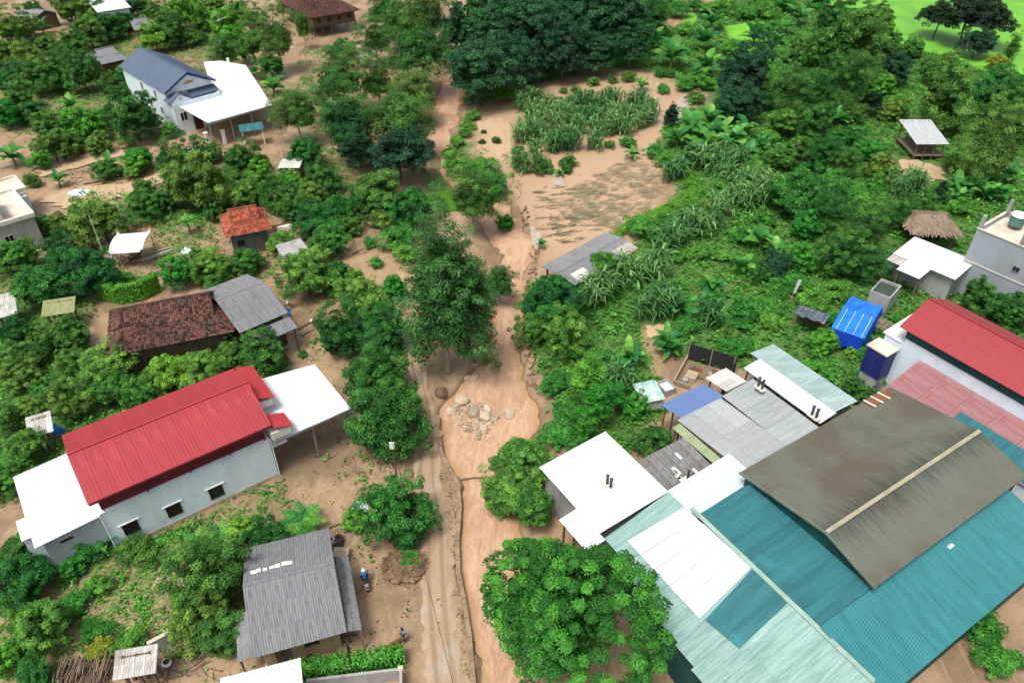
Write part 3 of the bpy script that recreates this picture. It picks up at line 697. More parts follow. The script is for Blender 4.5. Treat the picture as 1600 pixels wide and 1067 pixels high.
# teal awning and gate pillars in front of it
fa = Fr((374,204), (412,199), W=2.2, z=3.0)
mono(fa, 'teal_awning', 'small teal sheet awning below the white canopy of the blue roofed house', 'awning', 0, fa.L, 0, 2.2, 3.0, 2.7, 'y-', teal, 1, 1, .25, .025, post=2, postmat=white_paint)
for n_, (u, v, lab) in enumerate(((326, 228, 'white gate pillar in front of the blue roofed house'), (352, 224, 'white gate pillar below the teal awning, right of its twin'))):
    p = P(u, v); e = empty('gate_pillar', tuple(p), f.rz, lab, 'pillar')
    MB().box(-.22, -.22, -.2, .22, .22, 2.0).build('shaft', white_paint, e); MB().box(-.3, -.3, 2.0, .3, .3, 2.16).build('cap', white_paint, e)

# ---------------------------------------------------------------- small houses, huts, sheds from a table
def hut(A, B, C, z, rise, mat, name, label, cat, style='gable', wall=None, kind='corr', pitch=.2, amp=.025, prof='sin', nx=1, ny=1, oh=.5, stilt=0, cap=None, npost=3, extra=None):
    f = Fr(A, B, C, z); L, W = f.L, f.W
    t = f.emp(name, label, cat); ym = W / 2
    if style == 'mono':
        sheets(t, (0, W, z + rise), (L, W, z + rise), (0, 0, z), (L, 0, z), mat, nx, ny, pitch, amp, prof)
    elif kind == 'tile' or style == 'hip':
        hx = min(W * .22, L * .22) if style == 'hip' else 0; k = .5; ko = max(0, hx - .25); yk, zk = ym * k, z + rise * k
        for a in (((hx, yk, zk), (L - hx, yk, zk), (0, 0, z), (L, 0, z)), ((L - hx, W - yk, zk), (hx, W - yk, zk), (L, W, z), (0, W, z)), ((ko, ym, z + rise), (L - ko, ym, z + rise), (ko, yk - .05, zk + .02), (L - ko, yk - .05, zk + .02)), ((L - ko, ym, z + rise), (ko, ym, z + rise), (L - ko, W - yk + .05, zk + .02), (ko, W - yk + .05, zk + .02))):
            mb = MB(); mb.tiles(*a) if kind == 'tile' else mb.corr(*a, pitch, amp, prof)
            o = mb.build('roof_slope', mat, t); 
            if kind == 'tile': o['kind'] = 'stuff'
        if style == 'hip':
            for a in (((hx + .1, W - yk, zk), (hx + .1, yk, zk), (0, W, z), (0, 0, z)), ((L - hx - .1, yk, zk), (L - hx - .1, W - yk, zk), (L, 0, z), (L, W, z))):
                p0, p1, q0, q1 = [V3(*e) for e in a]
                mb = MB(); mb.tiles(p0, p1, q0, q1) if kind == 'tile' else mb.corr(p0, p1, q0, q1, pitch, amp, prof)
                o = mb.build('roof_end', mat, t)
                if kind == 'tile': o['kind'] = 'stuff'
            for xx in (hx + .1, L - hx - .15):
                MB().prism([(xx, yk + .1, zk - .05), (xx, W - yk - .1, zk - .05), (xx, ym, z + rise * .96)], (.05, 0, 0)).build('gable_board', wood, t)
        MB().bar((ko, ym, z + rise + .06), (L - ko, ym, z + rise + .06), .26, .12).build('ridge_cap', cap or mat, t)
    else:
        gable_roof(t, 0, 0, L, W, z, z + rise, mat, nx, ny, pitch, amp, prof, cmat=cap)
    if wall:
        walls(t, oh, oh, L - oh, W - oh, z - .05, wall, zb=stilt if stilt else -.2, gable=('x', z + rise * .85) if style == 'gable' and kind != 'tile' else None)
        if not stilt:
            window(t, (L * .3, oh, 1.6 if z > 2.4 else z * .6), (1, 0, 0), (0, -1, 0), .8, .9, wood); MB().box(L * .6, oh - .05, 0, L * .6 + .9, oh - .004, min(2, z - .3)).build('door', wood, t)
        else:
            MB().box(oh - .15, oh - .15, stilt - .15, L - oh + .15, W - oh + .15, stilt).build('floor_deck', wood, t)
            for i in range(4): window(t, (L * (.2 + .2 * i), oh, stilt + 1.1), (1, 0, 0), (0, -1, 0), .8, .9, wood)
    if (not wall) or stilt:
        for i in range(npost):
            for yy in (oh, W - oh): posts(t, [(oh + (L - 2 * oh) * i / (npost - 1), yy)], (stilt if stilt else z + (rise if style == 'mono' and yy > ym else 0)), .09, wood)
        if not wall:
            for yy in (oh, W - oh): MB().bar((oh, yy, z - .1 + (rise if style == 'mono' and yy > ym else 0)), (L - oh, yy, z - .1 + (rise if style == 'mono' and yy > ym else 0)), .1, .12).build('beam', wood, t)
    return t, f
# top left
hut((26,24), (52,30), (30,6), 2.8, 1.0, fibro, 'grey_shed', 'small grey sheet shed among orchard trees, top left corner', 'shed', wall=wood, oh=.4)
hut((152,20), (205,12), (140,-4), 4.0, .8, white_sheet, 'white_roof_house', 'white roofed house at the top edge, left of the orchard', 'house', style='mono', wall=white_wall, prof='trap')
hut((210,48), (240,44), (212,32), 2.6, 1.2, fibro, 'grey_hut', 'small dark grey roofed hut behind the blue roofed house', 'hut', style='hip', wall=wood, oh=.5)
hut((334,36), (361,26), (327,22), 2.2, .5, fibro_pale, 'lean_to', 'tilted pale sheet roof under trees beyond the blue roofed house', 'shed', style='mono')
hut((156,102), (201,92), (143,84), 3.0, 1.6, fibro, 'grey_hut', 'wooden hut with grey hipped roof left of the blue roofed house', 'hut', style='hip', wall=wood, oh=.7)
# stilt house at the top
t, f = hut((484,30), (563,16), (460,-6), 4.2, 2.6, tile_brown, 'stilt_house', 'brown tiled wooden stilt house standing in mud at the top edge', 'house', style='hip', kind='tile', wall=wood, stilt=2.0, oh=1.0, npost=6)
# left flat-roofed house
f = Fr((-30,362), (52,337), W=8.5, z=4.1)
h = f.emp('village_house', 'grey rendered flat roofed house with cream terrace at the left edge', 'house')
walls(h, 0, 0, f.L, 8.5, 4.0, M('rough_render', (.36, .37, .34), (.27, .28, .25), .9, .8, (1, 1, .4)))
MB().box(-.2, -.2, 4.0, f.L + .2, 8.7, 4.2).build('roof_slab', concrete_pale, h)
for a in ((-.2, -.2, f.L + .2, .0), (-.2, 8.5, f.L + .2, 8.7), (f.L, 0, f.L + .2, 8.5)): MB().box(a[0], a[1], 4.2, a[2], a[3], 4.55).build('parapet', cream, h)
MB().box(-2, 1.2, 4.2, f.L - 3.0, 4.6, 5.6).build('stair_house', concrete_pale, h)
sheets(h, (-2, 5.0, 6.1), (f.L - 2.6, 5.0, 6.1), (-2, .8, 5.7), (f.L - 2.6, .8, 5.7), M('violet_sheet', (.20, .15, .27), (.15, .11, .2), .5), 1, 1)
walls(h, f.L - 2.6, 8.6, f.L + 1.4, 13.5, 3.6, cream); MB().box(f.L - 2.8, 8.72, 3.6, f.L + 1.6, 13.7, 3.8).build('roof_slab', concrete_pale, h)
for a in ((f.L - 2.8, 13.5, f.L + 1.6, 13.7), (f.L + 1.4, 8.75, f.L + 1.6, 13.49), (f.L + .22, 8.75, f.L + 1.39, 8.95)): MB().box(a[0], a[1], 3.8, a[2], a[3], 4.15).build('parapet', cream, h)
sheets(h, (-2, 17, 5.2), (f.L - 2.9, 17, 5.2), (-2, 9.2, 4.6), (f.L - 2.9, 9.2, 4.6), M('plum_sheet', (.13, .07, .10), (.1, .05, .08), .6), 1, 1)
window(h, (f.L - 3.4, 0, 2.0), (1, 0, 0), (0, -1, 0), .9, 1.2, concrete_pale); window(h, (f.L + 1.4, 10.4, 2.2), (0, 1, 0), (1, 0, 0), .8, 1.2, dark_red)
MB().box(f.L + .25, 8.3, -.2, f.L + 1.3, 8.58, 3.2).build('wall', white_wall, h)
MB().box(f.L + 1.41, 12.0, 0, f.L + 1.47, 12.9, 2.2).build('door', dark_red, h)
# red tiled hut with terrace
t, f = hut((352,372), (424,358), (340,338), 3.0, 2.0, tile_red, 'tiled_hut', 'small hut with rusty red tiled hip roof in the muddy garden', 'hut', style='hip', kind='tile', wall=M('blue_board', (.10, .15, .14), (.07, .1, .1), .8), oh=.6)
# small concrete shed
hut((444,404), (484,392), (440,384), 2.7, .25, concrete, 'concrete_shed', 'small concrete shed with flat grey roof between orchard trees', 'shed', style='mono', wall=M('shed_render', (.38, .37, .34), (.28, .27, .25), .9), oh=.15, pitch=.6, amp=.02)
# long brown tiled house and its grey neighbour
t, f = hut((166,558), (366,518), (135,492), 3.6, 2.5, tile_brown, 'tiled_house', 'long low house with dark brown old tile roof', 'house', style='hip', kind='tile', wall=wood, oh=.9)
t, f = hut((374,520), (450,488), (336,448), 4.0, 1.3, fibro, 'grey_house', 'grey fibre cement roofed house adjoining the long brown tiled house', 'house', wall=wood, nx=5, ny=3, pitch=.18, amp=.04, oh=.5)
sheets(t, (.2, -.1, 3.5), (f.L, -.1, 3.5), (.2, -1.7, 3.0), (f.L, -1.7, 3.0), fibro, 4, 1, .18, .04, 'sin')
posts(t, [(.4, -1.5), (f.L - .3, -1.5)], 3.0, .07, wood)
# mossy shed, grey roof at left edge
t, f = hut((64,496), (116,488), (60,478), 2.5, .5, fibro_moss, 'mossy_shed', 'open shed with mossy corrugated roof at left, behind long tiled house', 'shed', style='mono', pitch=.18, amp=.04)
for z in (.5, 1.0, 1.5): MB().bar((.4, .45, z), (f.L - .4, .45, z), .06, .12).build('rail', wood_pale, t)
hut((-30,505), (28,490), (-30,475), 2.4, .5, fibro_pale, 'sheet_shed', 'pale corrugated shed roof at the left edge under dense trees', 'shed', style='mono', pitch=.18, amp=.04)
# shed with blue barrel behind the red-roofed house
hut((44,686), (84,674), (27,664), 2.3, .5, fibro_pale, 'tin_shed', 'small shed with patched pale corrugated roof behind the red roofed house', 'shed', style='mono', pitch=.18, amp=.04, nx=4)
# grey house, foreground
f = Fr((393,1027), (542,985), (502,829), 3.0)
L, W = f.L, f.W
h = f.emp('grey_house', 'foreground house with large grey corrugated fibre cement gable roof', 'house')
c = np.array([0, 0, CAM_H]); d = ray(527, 901); tt = (L - (c - f.o) @ f.ex) / (d @ f.ex); hit = c + d * tt
yr = W / 2; zr = 4.6
gable_roof(h, 0, 0, L, W, 3.0, zr, fibro, 7, 3, .17, .045, 'sin', cmat=fibro)
walls(h, .5, .9, L - .6, W - .7, 2.95, M('mud_wall', (.42, .33, .19), (.30, .23, .14), .9), gable=('x', 4.3))
sheets(h, (L + .05, W * .72, 2.75), (L + .05, .1, 2.75), (L + .95, W * .72, 2.45), (L + .95, .1, 2.45), fibro, 6, 1, .17, .045, 'sin')
posts(h, [(L + .85, y) for y in (.3, W * .36, W * .7)], 2.4, .06, wood_pale)
sheets(h, (-.1, .4, 2.5), (-.1, W * .45, 2.5), (-1.0, .4, 2.2), (-1.0, W * .45, 2.2), fibro, 4, 1, .17, .045, 'sin')
posts(h, [(-.85, .6), (-.85, W * .42)], 2.15, .06, wood)
for i in range(7):
    a = V3(.5 + i * .42, W * .62 + .06 * (i % 2), 0); za = zr - (a[1] - yr) / (W - yr) * (zr - 3.0)
    MB().box(a[0], a[1], za + .06, a[0] + random.uniform(.25, .5), a[1] + random.uniform(.2, .35), za + .13).build('mortar_patch', cream, h)
MB().box(L * .2, .84, 0, L * .2 + 1.0, .895, 2.0).build('door', wood, h); window(h, (L * .6, .9, 1.6), (1, 0, 0), (0, -1, 0), .9, .9, wood)
# shed and white roof at the bottom edge
hut((176,1062), (244,1050), (168,1026), 2.3, .5, fibro_pale, 'patched_shed', 'shed with patched white corrugated sheets at the bottom left', 'shed', style='mono', pitch=.17, amp=.045, nx=4, ny=2)
hut((345,1120), (475,1085), (350,1062), 3.6, .25, white_sheet, 'white_roof_shed', 'plain white sheet roof cut by the bottom edge', 'shed', style='mono', prof='trap', pitch=.3, wall=white_wall, oh=.3)
# long open shed by the flattened field
t, f = hut((898,446), (998,388), (846,418), 2.5, .35, fibro, 'long_shed', 'long open shed with dark and pale corrugated sheets by the flattened field', 'shed', style='gable', pitch=.18, amp=.045, nx=8, ny=2, npost=5)
for ch in list(t.children):
    if ch.name.startswith('roof_sheet'):
        pass
sheets(t, (.9, f.W * .30, 2.78), (3.1, f.W * .30, 2.78), (.9, -.1, 2.56), (3.1, -.1, 2.56), M('clear_sheet', (.62, .64, .60), (.48, .48, .44), .4, objrnd=.3), 3, 1, .18, .045, 'sin')
sheets(t, (f.L - 3.2, f.W * .3, 2.78), (f.L - .1, f.W * .3, 2.78), (f.L - 3.2, -.1, 2.56), (f.L - .1, -.1, 2.56), M('rusty_sheet', (.30, .22, .19), (.42, .40, .38), .7, objrnd=.4), 4, 1, .18, .045, 'sin')
# white pavilion upper right
t, f = hut((1432,226), (1484,226), (1416,196), 2.7, .9, M('dull_white_sheet', (.42, .45, .46), (.34, .36, .37), .5, 1.0, (3, .5, 1)), 'field_pavilion', 'open field hut with pale metal roof among the orchard, upper right', 'hut', style='mono', prof='trap', pitch=.3, nx=3, npost=4)
MB().box(.3, .3, .7, f.L - .3, f.W - .3, .8).build('floor_deck', wood, t)
# thatched shed
f = Fr((1428,362), (1500,366), W=5.6, z=2.4)
t = f.emp('thatched_shed', 'shed with rough brown thatched roof behind the white sheet roof', 'shed')
def thatch_slope(p0, p1, q0, q1):
    mb = MB(); p0, p1, q0, q1 = [V3(*a) for a in (p0, p1, q0, q1)]
    mb.prism([p0, p1, q1, q0], (0, 0, -.18))
    for j in range(9):
        for i in range(46):
            a = (i + random.random()) / 46; b = (j + random.random() * .9) / 9
            s = (p0 + (p1 - p0) * a) * (1 - b) + (q0 + (q1 - q0) * a) * b; d = ((q0 + (q1 - q0) * a) - (p0 + (p1 - p0) * a)); d = d / np.linalg.norm(d)
            mb.bar(s + V3(random.uniform(-.1, .1), 0, .03), s + d * random.uniform(.5, .9) + V3(random.uniform(-.15, .15), random.uniform(-.1, .1), .04 + random.uniform(0, .02)), .1, .02)
    o = mb.build('thatch', thatch, t); o['kind'] = 'stuff'
Lt = f.L
thatch_slope((1.2, 2.8, 3.4), (Lt - 1.2, 2.8, 3.4), (-.2, -.1, 2.3), (Lt + .2, -.1, 2.3)); thatch_slope((Lt - 1.2, 2.8, 3.4), (1.2, 2.8, 3.4), (Lt + .2, 5.7, 2.3), (-.2, 5.7, 2.3))
thatch_slope((1.2, 2.81, 3.38), (1.2, 2.79, 3.38), (-.2, 5.7, 2.3), (-.2, -.1, 2.3)); thatch_slope((Lt - 1.2, 2.79, 3.38), (Lt - 1.2, 2.81, 3.38), (Lt + .2, -.1, 2.3), (Lt + .2, 5.7, 2.3))
posts(t, [(x, y) for x in (.4, Lt / 2, Lt - .4) for y in (.4, 5.2)], 2.4, .08, wood, sq=False)
# white sheet roof below it
f = Fr((1384,404), (1482,446), (1416,370), 3.4)
t = f.emp('white_roof_shed', 'white sheet roofed shed between the thatched shed and grey concrete house', 'shed')
sheets(t, (0, f.W, 3.8), (f.L, f.W, 3.8), (0, 1.6, 3.4), (f.L, 1.6, 3.4), white_sheet, 4, 1, .3, .03)
sheets(t, (1.8, 1.58, 3.38), (f.L * .62, 1.58, 3.38), (1.8, -.9, 3.2), (f.L * .62, -.9, 3.2), white_sheet, 2, 1, .3, .03)
sheets(t, (0, 1.58, 3.3), (1.8, 1.58, 3.3), (0, .1, 3.2), (1.8, .1, 3.2), fibro_pale, 2, 1, .2, .03)
walls(t, .5, 2.2, f.L - .4, f.W - .4, 3.3, concrete); posts(t, [(2, -.6), (f.L * .6, -.6), (.3, .3)], 3.2, .07, wood)
MB().box(-.5, 2.4, 0, -.12, 4.0, 2.4).build('door_curtain', tarp_blue, t)
# grey concrete house at right edge
f = Fr((1470,470), (1640,545), W=8.0, z=0)
c0 = P(1487, 452, 0)
f.o = np.array([c0[0], c0[1], 0])
d2 = P(1527, 357, 8) ; 
a_ = P(1513, 353, 8.0); b_ = P(1640, 405, 8.0); dd = b_ - a_; f.ex = np.array([dd[0], dd[1], 0]); f.L = float(np.linalg.norm(f.ex)); f.ex /= f.L; f.ey = np.array([-f.ex[1], f.ex[0], 0]); f.rz = math.atan2(f.ex[1], f.ex[0])
h = f.emp('concrete_house', 'tall grey concrete house with unfinished roof terrace at the right edge', 'house')
walls(h, 0, 0, f.L + 6, 6.5, 8.0, grey_wall); MB().box(.18, .18, 7.3, f.L + 5.8, 6.3, 7.45).build('roof_slab', concrete_pale, h)
for a in ((-.08, -.08, f.L + 6, .22), (-.08, 6.28, f.L + 6, 6.58), (-.08, .23, .22, 6.27)): MB().box(*a[:2], 8.0, *a[2:], 8.1).build('parapet_cap', concrete_pale, h)
for x, y in ((.2, .2), (.2, 6.2), (4.6, .2), (5.0, 6.2)): MB().box(x - .18, y - .18, 8.1, x + .18, y + .18, 9.6).build('column', concrete, h)
MB().box(4.5, 2.4, 7.45, f.L + 4, 6.0, 10.0).build('stair_house', grey_wall, h)
MB().box(-.05, -.06, 4.0, f.L + 6, -.004, 4.15).build('string_course', concrete_pale, h)
window(h, (5.2, 0, 5.4), (1, 0, 0), (0, -1, 0), .6, .6, steel); window(h, (9, 0, 5.4), (1, 0, 0), (0, -1, 0), .6, .6, steel); window(h, (3.4, 0, 2.0), (1, 0, 0), (0, -1, 0), .8, 1.0, steel)
tk = empty('water_tank', tuple(f.world(2.0, 4.4, 7.45)), f.rz, 'round steel water tank with white lid on the grey house terrace', 'tank')
MB().tube((0, 0, .5), (0, 0, 1.6), .75, .75, 18).build('drum', M('tank_green', (.10, .22, .20), (.07, .15, .14), .5), tk)
MB().tube((0, 0, 1.62), (0, 0, 1.8), .85, .7, 18).build('lid', plastic_white, tk)
for a in range(4): MB().tube((.5 * math.cos(a * 1.57), .5 * math.sin(a * 1.57), 0), (.5 * math.cos(a * 1.57), .5 * math.sin(a * 1.57), .5), .05).build('leg', steel, tk)
# white building with red roof at right
f = Fr((1408,512), (1600,620), W=7.6, z=8.0)
h = f.emp('village_house', 'white walled building with dull red roof and teal band at the right edge', 'house')
Lr = f.L + 7
gable_roof(h, -.2, 0, Lr, 7.6, 8.0, 9.7, M('dull_red_sheet', (.31, .042, .048), (.25, .036, .04), .5, .5, (4, .4, 1)), 17, 1, .24, .010, yr=3.6)
walls(h, .5, .6, Lr - .3, 7.1, 6.9, white_wall, gable=None)
MB().box(.42, .52, 6.9, Lr - .3, .6, 7.85).build('band', teal_dark, h); MB().box(.5, .62, 6.9, Lr - .3, 7.05, 7.85).build('attic_wall', teal_dark, h)
MB().prism([(.48, .62, 7.85), (.48, 6.9, 7.85), (.48, 3.6, 9.45)], (.15, 0, 0)).build('gable_wall', teal_dark, h)
sheets(h, (2.4, .55, 5.5), (Lr, .55, 5.5), (2.4, -5.0, 4.4), (Lr, -5.0, 4.4), pink_sheet, 6, 3, .24, .02, lap=.02)
sheets(h, (8.2, -2.1, 5.06), (Lr, -2.1, 5.06), (8.2, -4.9, 4.52), (Lr, -4.9, 4.52), teal, 3, 1, .24, .02)
walls(h, 2.6, -4.8, Lr - .3, .5, 4.3, white_wall)
sheets(h, (-1.6, 6.4, 6.8), (.3, 6.4, 6.8), (-1.6, .4, 6.3), (.3, .4, 6.3), white_sheet, 1, 1, .3, .02)
walls(h, -1.4, .6, .48, 6.2, 6.25, white_wall)
MB().box(-1.7, -1.3, 2.5, .3, .35, 5.4).build('blue_water_box', navy, h); MB().box(-1.8, -1.4, 5.4, .4, .45, 5.55).build('box_lid', concrete_pale, h); MB().box(-1.6, -1.2, -.2, .2, .3, 2.5).build('box_stand', concrete, h)

# ---------------------------------------------------------------- workshop complex: all roofs share one axis
F = Fr((1167,740), (1377,918), (1385,600), 9.0)
def brown_mat():
    m, nt, b = newmat('weathered_brown_sheet')
    tc = nt.nodes.new('ShaderNodeTexCoord').outputs['Object']
    s1 = noise(nt, mapping(nt, tc, (.25, 3.0, 1)), 1.2, 6, .65); big = noise(nt, tc, .16, 4, .6, .4); fine = noise(nt, mapping(nt, tc, (.6, 6, 1)), 2.2, 5, .7)
    col = mixc(nt, sstep(nt, big, .38, .66), (.122, .130, .106), (.100, .088, .066))
    col = mixc(nt, mth(nt, 'MULTIPLY', sstep(nt, s1, .45, .75), .35), col, (.085, .080, .060))
    col = mixc(nt, mth(nt, 'MULTIPLY', sstep(nt, fine, .5, .75), .2), col, (.20, .22, .185))
    # soot that has run down from the ridge
    sp = nt.nodes.new('ShaderNodeSeparateXYZ'); lk(nt, tc, sp.inputs[0])
    dr = mth(nt, 'ABSOLUTE', mth(nt, 'SUBTRACT', sp.outputs[0], BRX))
    soot = sstep(nt, mth(nt, 'ADD', mth(nt, 'MULTIPLY', dr, -.24), mth(nt, 'MULTIPLY', s1, 1.0)), .05, .6)
    col = mixc(nt, mth(nt, 'MULTIPLY', soot, .55), col, (.022, .032, .028))
    lk(nt, col, b.inputs['Base Color']); b.inputs['Roughness'].default_value = .75; b.inputs['Specular IOR Level'].default_value = .12
    return m
_c = [F.loc(u, v, 7.0)[0] for u, v in ((1167,740),(1385,600),(1377,918),(1600,740))]; BRX = float((_c[0] + _c[1]) / 2 + ((_c[2] + _c[3]) / 2 - (_c[0] + _c[1]) / 2) * .645)
BR = brown_mat()
h = F.emp('workshop', 'large workshop with weathered brown monitor roof above teal sheet roofs', 'building')
def slab_corr(parent, name, p0, p1, q0, q1, mat, pitch=.25, amp=.025):
    return MB().corr(p0, p1, q0, q1, pitch, amp).build(name, mat, parent)
c00, c10, c01, c11 = [F.loc(u, v, 7.0) for u, v in ((1167,740),(1377,918),(1385,600),(1600,740))]
bx0 = (c00[0] + c01[0]) / 2; bx1 = (c10[0] + c11[0]) / 2; by0 = (c00[1] + c10[1]) / 2; by1 = (c01[1] + c11[1]) / 2; ze_ = 7.0; xr = bx0 + (bx1 - bx0) * .645; zr = 8.1
slab_corr(h, 'monitor_roof', (xr, by0 - .3, zr), (xr, by1, zr), (bx0, by0 - .3, ze_), (bx0, by1, ze_), BR, .2, .02)
slab_corr(h, 'monitor_roof', (xr, by1, zr), (xr, by0 - .3, zr), (bx1, by1, ze_), (bx1, by0 - .3, ze_), BR, .2, .02)
MB().bar((xr, by0 - .32, zr + .05), (xr, by1, zr + .05), .3, .07).build('ridge_cap', M('ridge_tan', (.34, .32, .22), (.26, .24, .16), .7), h)
GAB = teal_dark
MB().prism([(bx0 + .3, by0 + .1, 5.0), (bx1 - .3, by0 + .1, 5.0), (bx1 - .3, by0 + .1, ze_ - .05), (xr, by0 + .1, zr - .12), (bx0 + .3, by0 + .1, ze_ - .05)], (0, .15, 0)).build('gable_wall', GAB, h)
MB().prism([(bx0 + .3, by1 - .4, 4.0), (bx1 - .3, by1 - .4, 4.0), (bx1 - .3, by1 - .4, ze_ - .05), (xr, by1 - .4, zr - .12), (bx0 + .3, by1 - .4, ze_ - .05)], (0, .15, 0)).build('gable_wall', GAB, h)
MB().box(bx0 + .3, by0 + .26, 3.5, bx0 + .45, by1 - .45, ze_ - .05).build('monitor_wall', GAB, h); MB().box(bx1 - .45, by0 + .26, 4.8, bx1 - .3, by1 - .45, ze_ - .05).build('monitor_wall', GAB, h)
for a, b in (((bx0 - .05, by0 - .36, ze_ - .06), (xr, by0 - .36, zr - .06)), ((xr, by0 - .36, zr - .06), (bx1 + .05, by0 - .36, ze_ - .06))): MB().bar(a, b, .08, .2).build('barge_board', M('barge_olive', (.17, .21, .15), (.1, .13, .09), .7), h)
# teal apron in front of the monitor, ridge along y=-3.3
napr = 7; wapr = (bx1 - .3 + .6) / napr
for i in range(napr):
    x = -.6 + i * wapr; slab_corr(h, 'roof_sheet', (x, by0 + .05, 6.35), (x + wapr - .015, by0 + .05, 6.3), (x, -3.3, 5.9), (x + wapr - .015, -3.3, 5.9), teal, .25, .02)
MB().bar((-1.5, -3.34, 5.97), (14.1, -3.34, 5.97), .34, .07).build('ridge_cap', M('ridge_green', (.30, .42, .34), (.22, .32, .26), .6), h)
pat = {0: ('l', 'l', 'l'), 1: ('l', 'w', 'w'), 2: ('l', 'w', 'w'), 3: ('l', 'w', 'w'), 4: ('l', 't', 't'), 5: ('l', 'l', 't'), 6: ('l', 'l', 'l'), 7: ('l', 'l', 'l'), 8: ('l', 'l', 'l')}
def ez(y): return 5.9 + (y + 3.3) * .21
x0 = -3.6
# left slope: pale sheets below, white and teal replacement sheets above
for i in range(10):
    xa = -3.6 + i * 1.78; xb = xa + 1.765
    yb = lambda x: -9.6 - (x + 3.6) * .14
    ya = -3.3 if xa > -1.6 else -3.6
    for k in range(2):
        y_a = ya + (yb(xa) - ya) * k / 2; y_b = ya + (yb(xa) - ya) * (k + 1) / 2 - (.15 if k == 0 else 0)
        slab_corr(h, 'roof_sheet', (xa, y_a, ez(y_a) - k * .03), (xb, y_a, ez(y_a) - k * .03), (xa, y_b, ez(y_b) - k * .03), (xb, y_b, ez(y_b) - k * .03), teal_light, .25, .02)
def overlay(pts, mat, n):
    a = [F.loc(u, v, 5.5) for u, v in pts]
    for i in range(n):
        def e(p, q, t): x = p + (q - p) * t; return (x[0], x[1], ez(x[1]) + .06)
        slab_corr(h, 'roof_sheet', e(a[0], a[1], i / n), e(a[0], a[1], (i + .985) / n), e(a[3], a[2], i / n), e(a[3], a[2], (i + .985) / n), mat, .25, .02)
overlay([(1068,798),(1173,892),(1096,958),(981,836)], white_sheet_dull, 5)
overlay([(1175,893),(1228,948),(1158,1006),(1104,960)], teal, 2)
MB().box(-3.2, -9.3, -.2, -3.0, -3.6, 4.4).build('wall', teal_dark, h)
MB().prism([(-3.2, -9.4, -.2), (14.2, -11.6, -.2), (14.2, -11.6, 4.0), (-3.2, -9.4, 4.45)], (0, .15, 0)).build('wall', teal_dark, h)
# right slope beyond the monitor
for i in range(11):
    y = -3.3 + i * 1.9; slab_corr(h, 'roof_sheet', (bx1 - .29, y + 1.885, 6.2), (bx1 - .29, y, 6.2), (15.0, y + 1.885, 5.0), (15.0, y, 5.0), M('teal_bright', (.034, .190, .208), (.027, .150, .166), .45, .7, (.4, 3, 1)) if i == 0 else MATS['teal_bright'], .25, .02)
MB().box(14.2, -3.2, -.2, 14.4, 17.5, 4.8).build('wall', teal_dark, h)
slab_corr(h, 'roof_sheet', (14.3, -3.5, 5.1), (11.2, -3.5, 6.1), (14.0, -11.8, 3.7), (11.2, -11.5, 4.2), teal_light, .25, .02) if False else None
q = F.loc(1481, 854, 5.8); MB().box(q[0] - .25, q[1] - .25, 5.5, q[0] + .25, q[1] + .25, 6.05).build('roof_vent', plastic_white, h)
# white sheet c between workshop and sheds
sheets(h, (-4.1, 3.2, 5.6), (-.9, 3.2, 5.6), (-4.1, -3.1, 5.2), (-.9, -3.1, 5.2), M('pale_sheet', (.62, .70, .72), (.52, .60, .60), .5, .8, (3, .5, 1), objrnd=.25), 2, 2, .25, .02)
sheets(h, (-.9, 3.2, 6.0), (.1, 3.2, 6.0), (-.9, -3.1, 5.7), (.1, -3.1, 5.7), teal, 1, 1, .25, .02)
# dark gap of missing sheets near the far corner of the monitor
for i in range(3): MB().bar((bx0 - .06, by1 - 3.4 + i * .9, ze_ + .12), (bx0 + 1.1, by1 - 3.4 + i * .9, ze_ + .29), .14, .06).build('purlin', cream, h)
MB().slab([(bx0 - .03, by1 - 3.6, ze_ + .05), (bx0 + 1.0, by1 - 3.6, ze_ + .2), (bx0 + 1.0, by1 - .8, ze_ + .2), (bx0 - .03, by1 - .8, ze_ + .05)], .012).build('open_patch', rust, h)

wr = mono(F, 'white_roof_shed', 'big bright white sheet roof beside the stream, with twin chimneys', 'shed', -12.1, -4.3, -9.3, -2.8, 4.6, 4.2, 'y-', white_sheet, 4, 2, .25, .025, wall=concrete)
mb_ = mono(F, 'white_lean_to', 'narrow white sheet lean-to below the big white roof', 'shed', -7.2, -3.7, -11.0, -9.35, 4.05, 3.8, 'y-', white_sheet, 2, 1, .25, .025, post=2)
fb = mono(F, 'fibro_shed', 'shed with dark striped corrugated roof and scrap sheets between white and grey roofs', 'shed', -8.2, -4.2, -2.7, 2.4, 4.3, 4.0, 'x+', M('fibro_dark', (.10, .095, .09), (.26, .25, .24), .85, 1.2, (.4, 5, 1), objrnd=.3), 3, 5, .17, .05, 'sin', wall=concrete, inset=.25)
for i in range(6):
    x, y = random.uniform(.8, 3.2), random.uniform(1, 4); MB().box(x, y, 4.3, x + random.uniform(.3, .9), y + random.uniform(.15, .4), 4.36).build('scrap_sheet', cream, fb)
gr = mono(F, 'grey_roof_shed', 'wide shed with dusty grey green sheet roof left of the brown workshop roof', 'shed', -9.8, -2.6, 3.3, 8.4, 4.9, 4.5, 'x-', grey_green, 3, 2, .3, .02, wall=concrete)
mono(F, 'mossy_lean_to', 'narrow mossy sheet strip along the grey green roof edge', 'shed', -9.6, -2.6, 2.45, 3.25, 4.42, 4.3, 'y-', moss_strip, 4, 1, .3, .02, post=3, inset=.2)
mono(F, 'grey_roof_shed', 'grey green sheet roof in front of the white strip with chimneys', 'shed', -9.9, -2.4, 8.5, 12.2, 5.0, 4.7, 'y-', grey_green, 3, 1, .3, .02, wall=concrete)
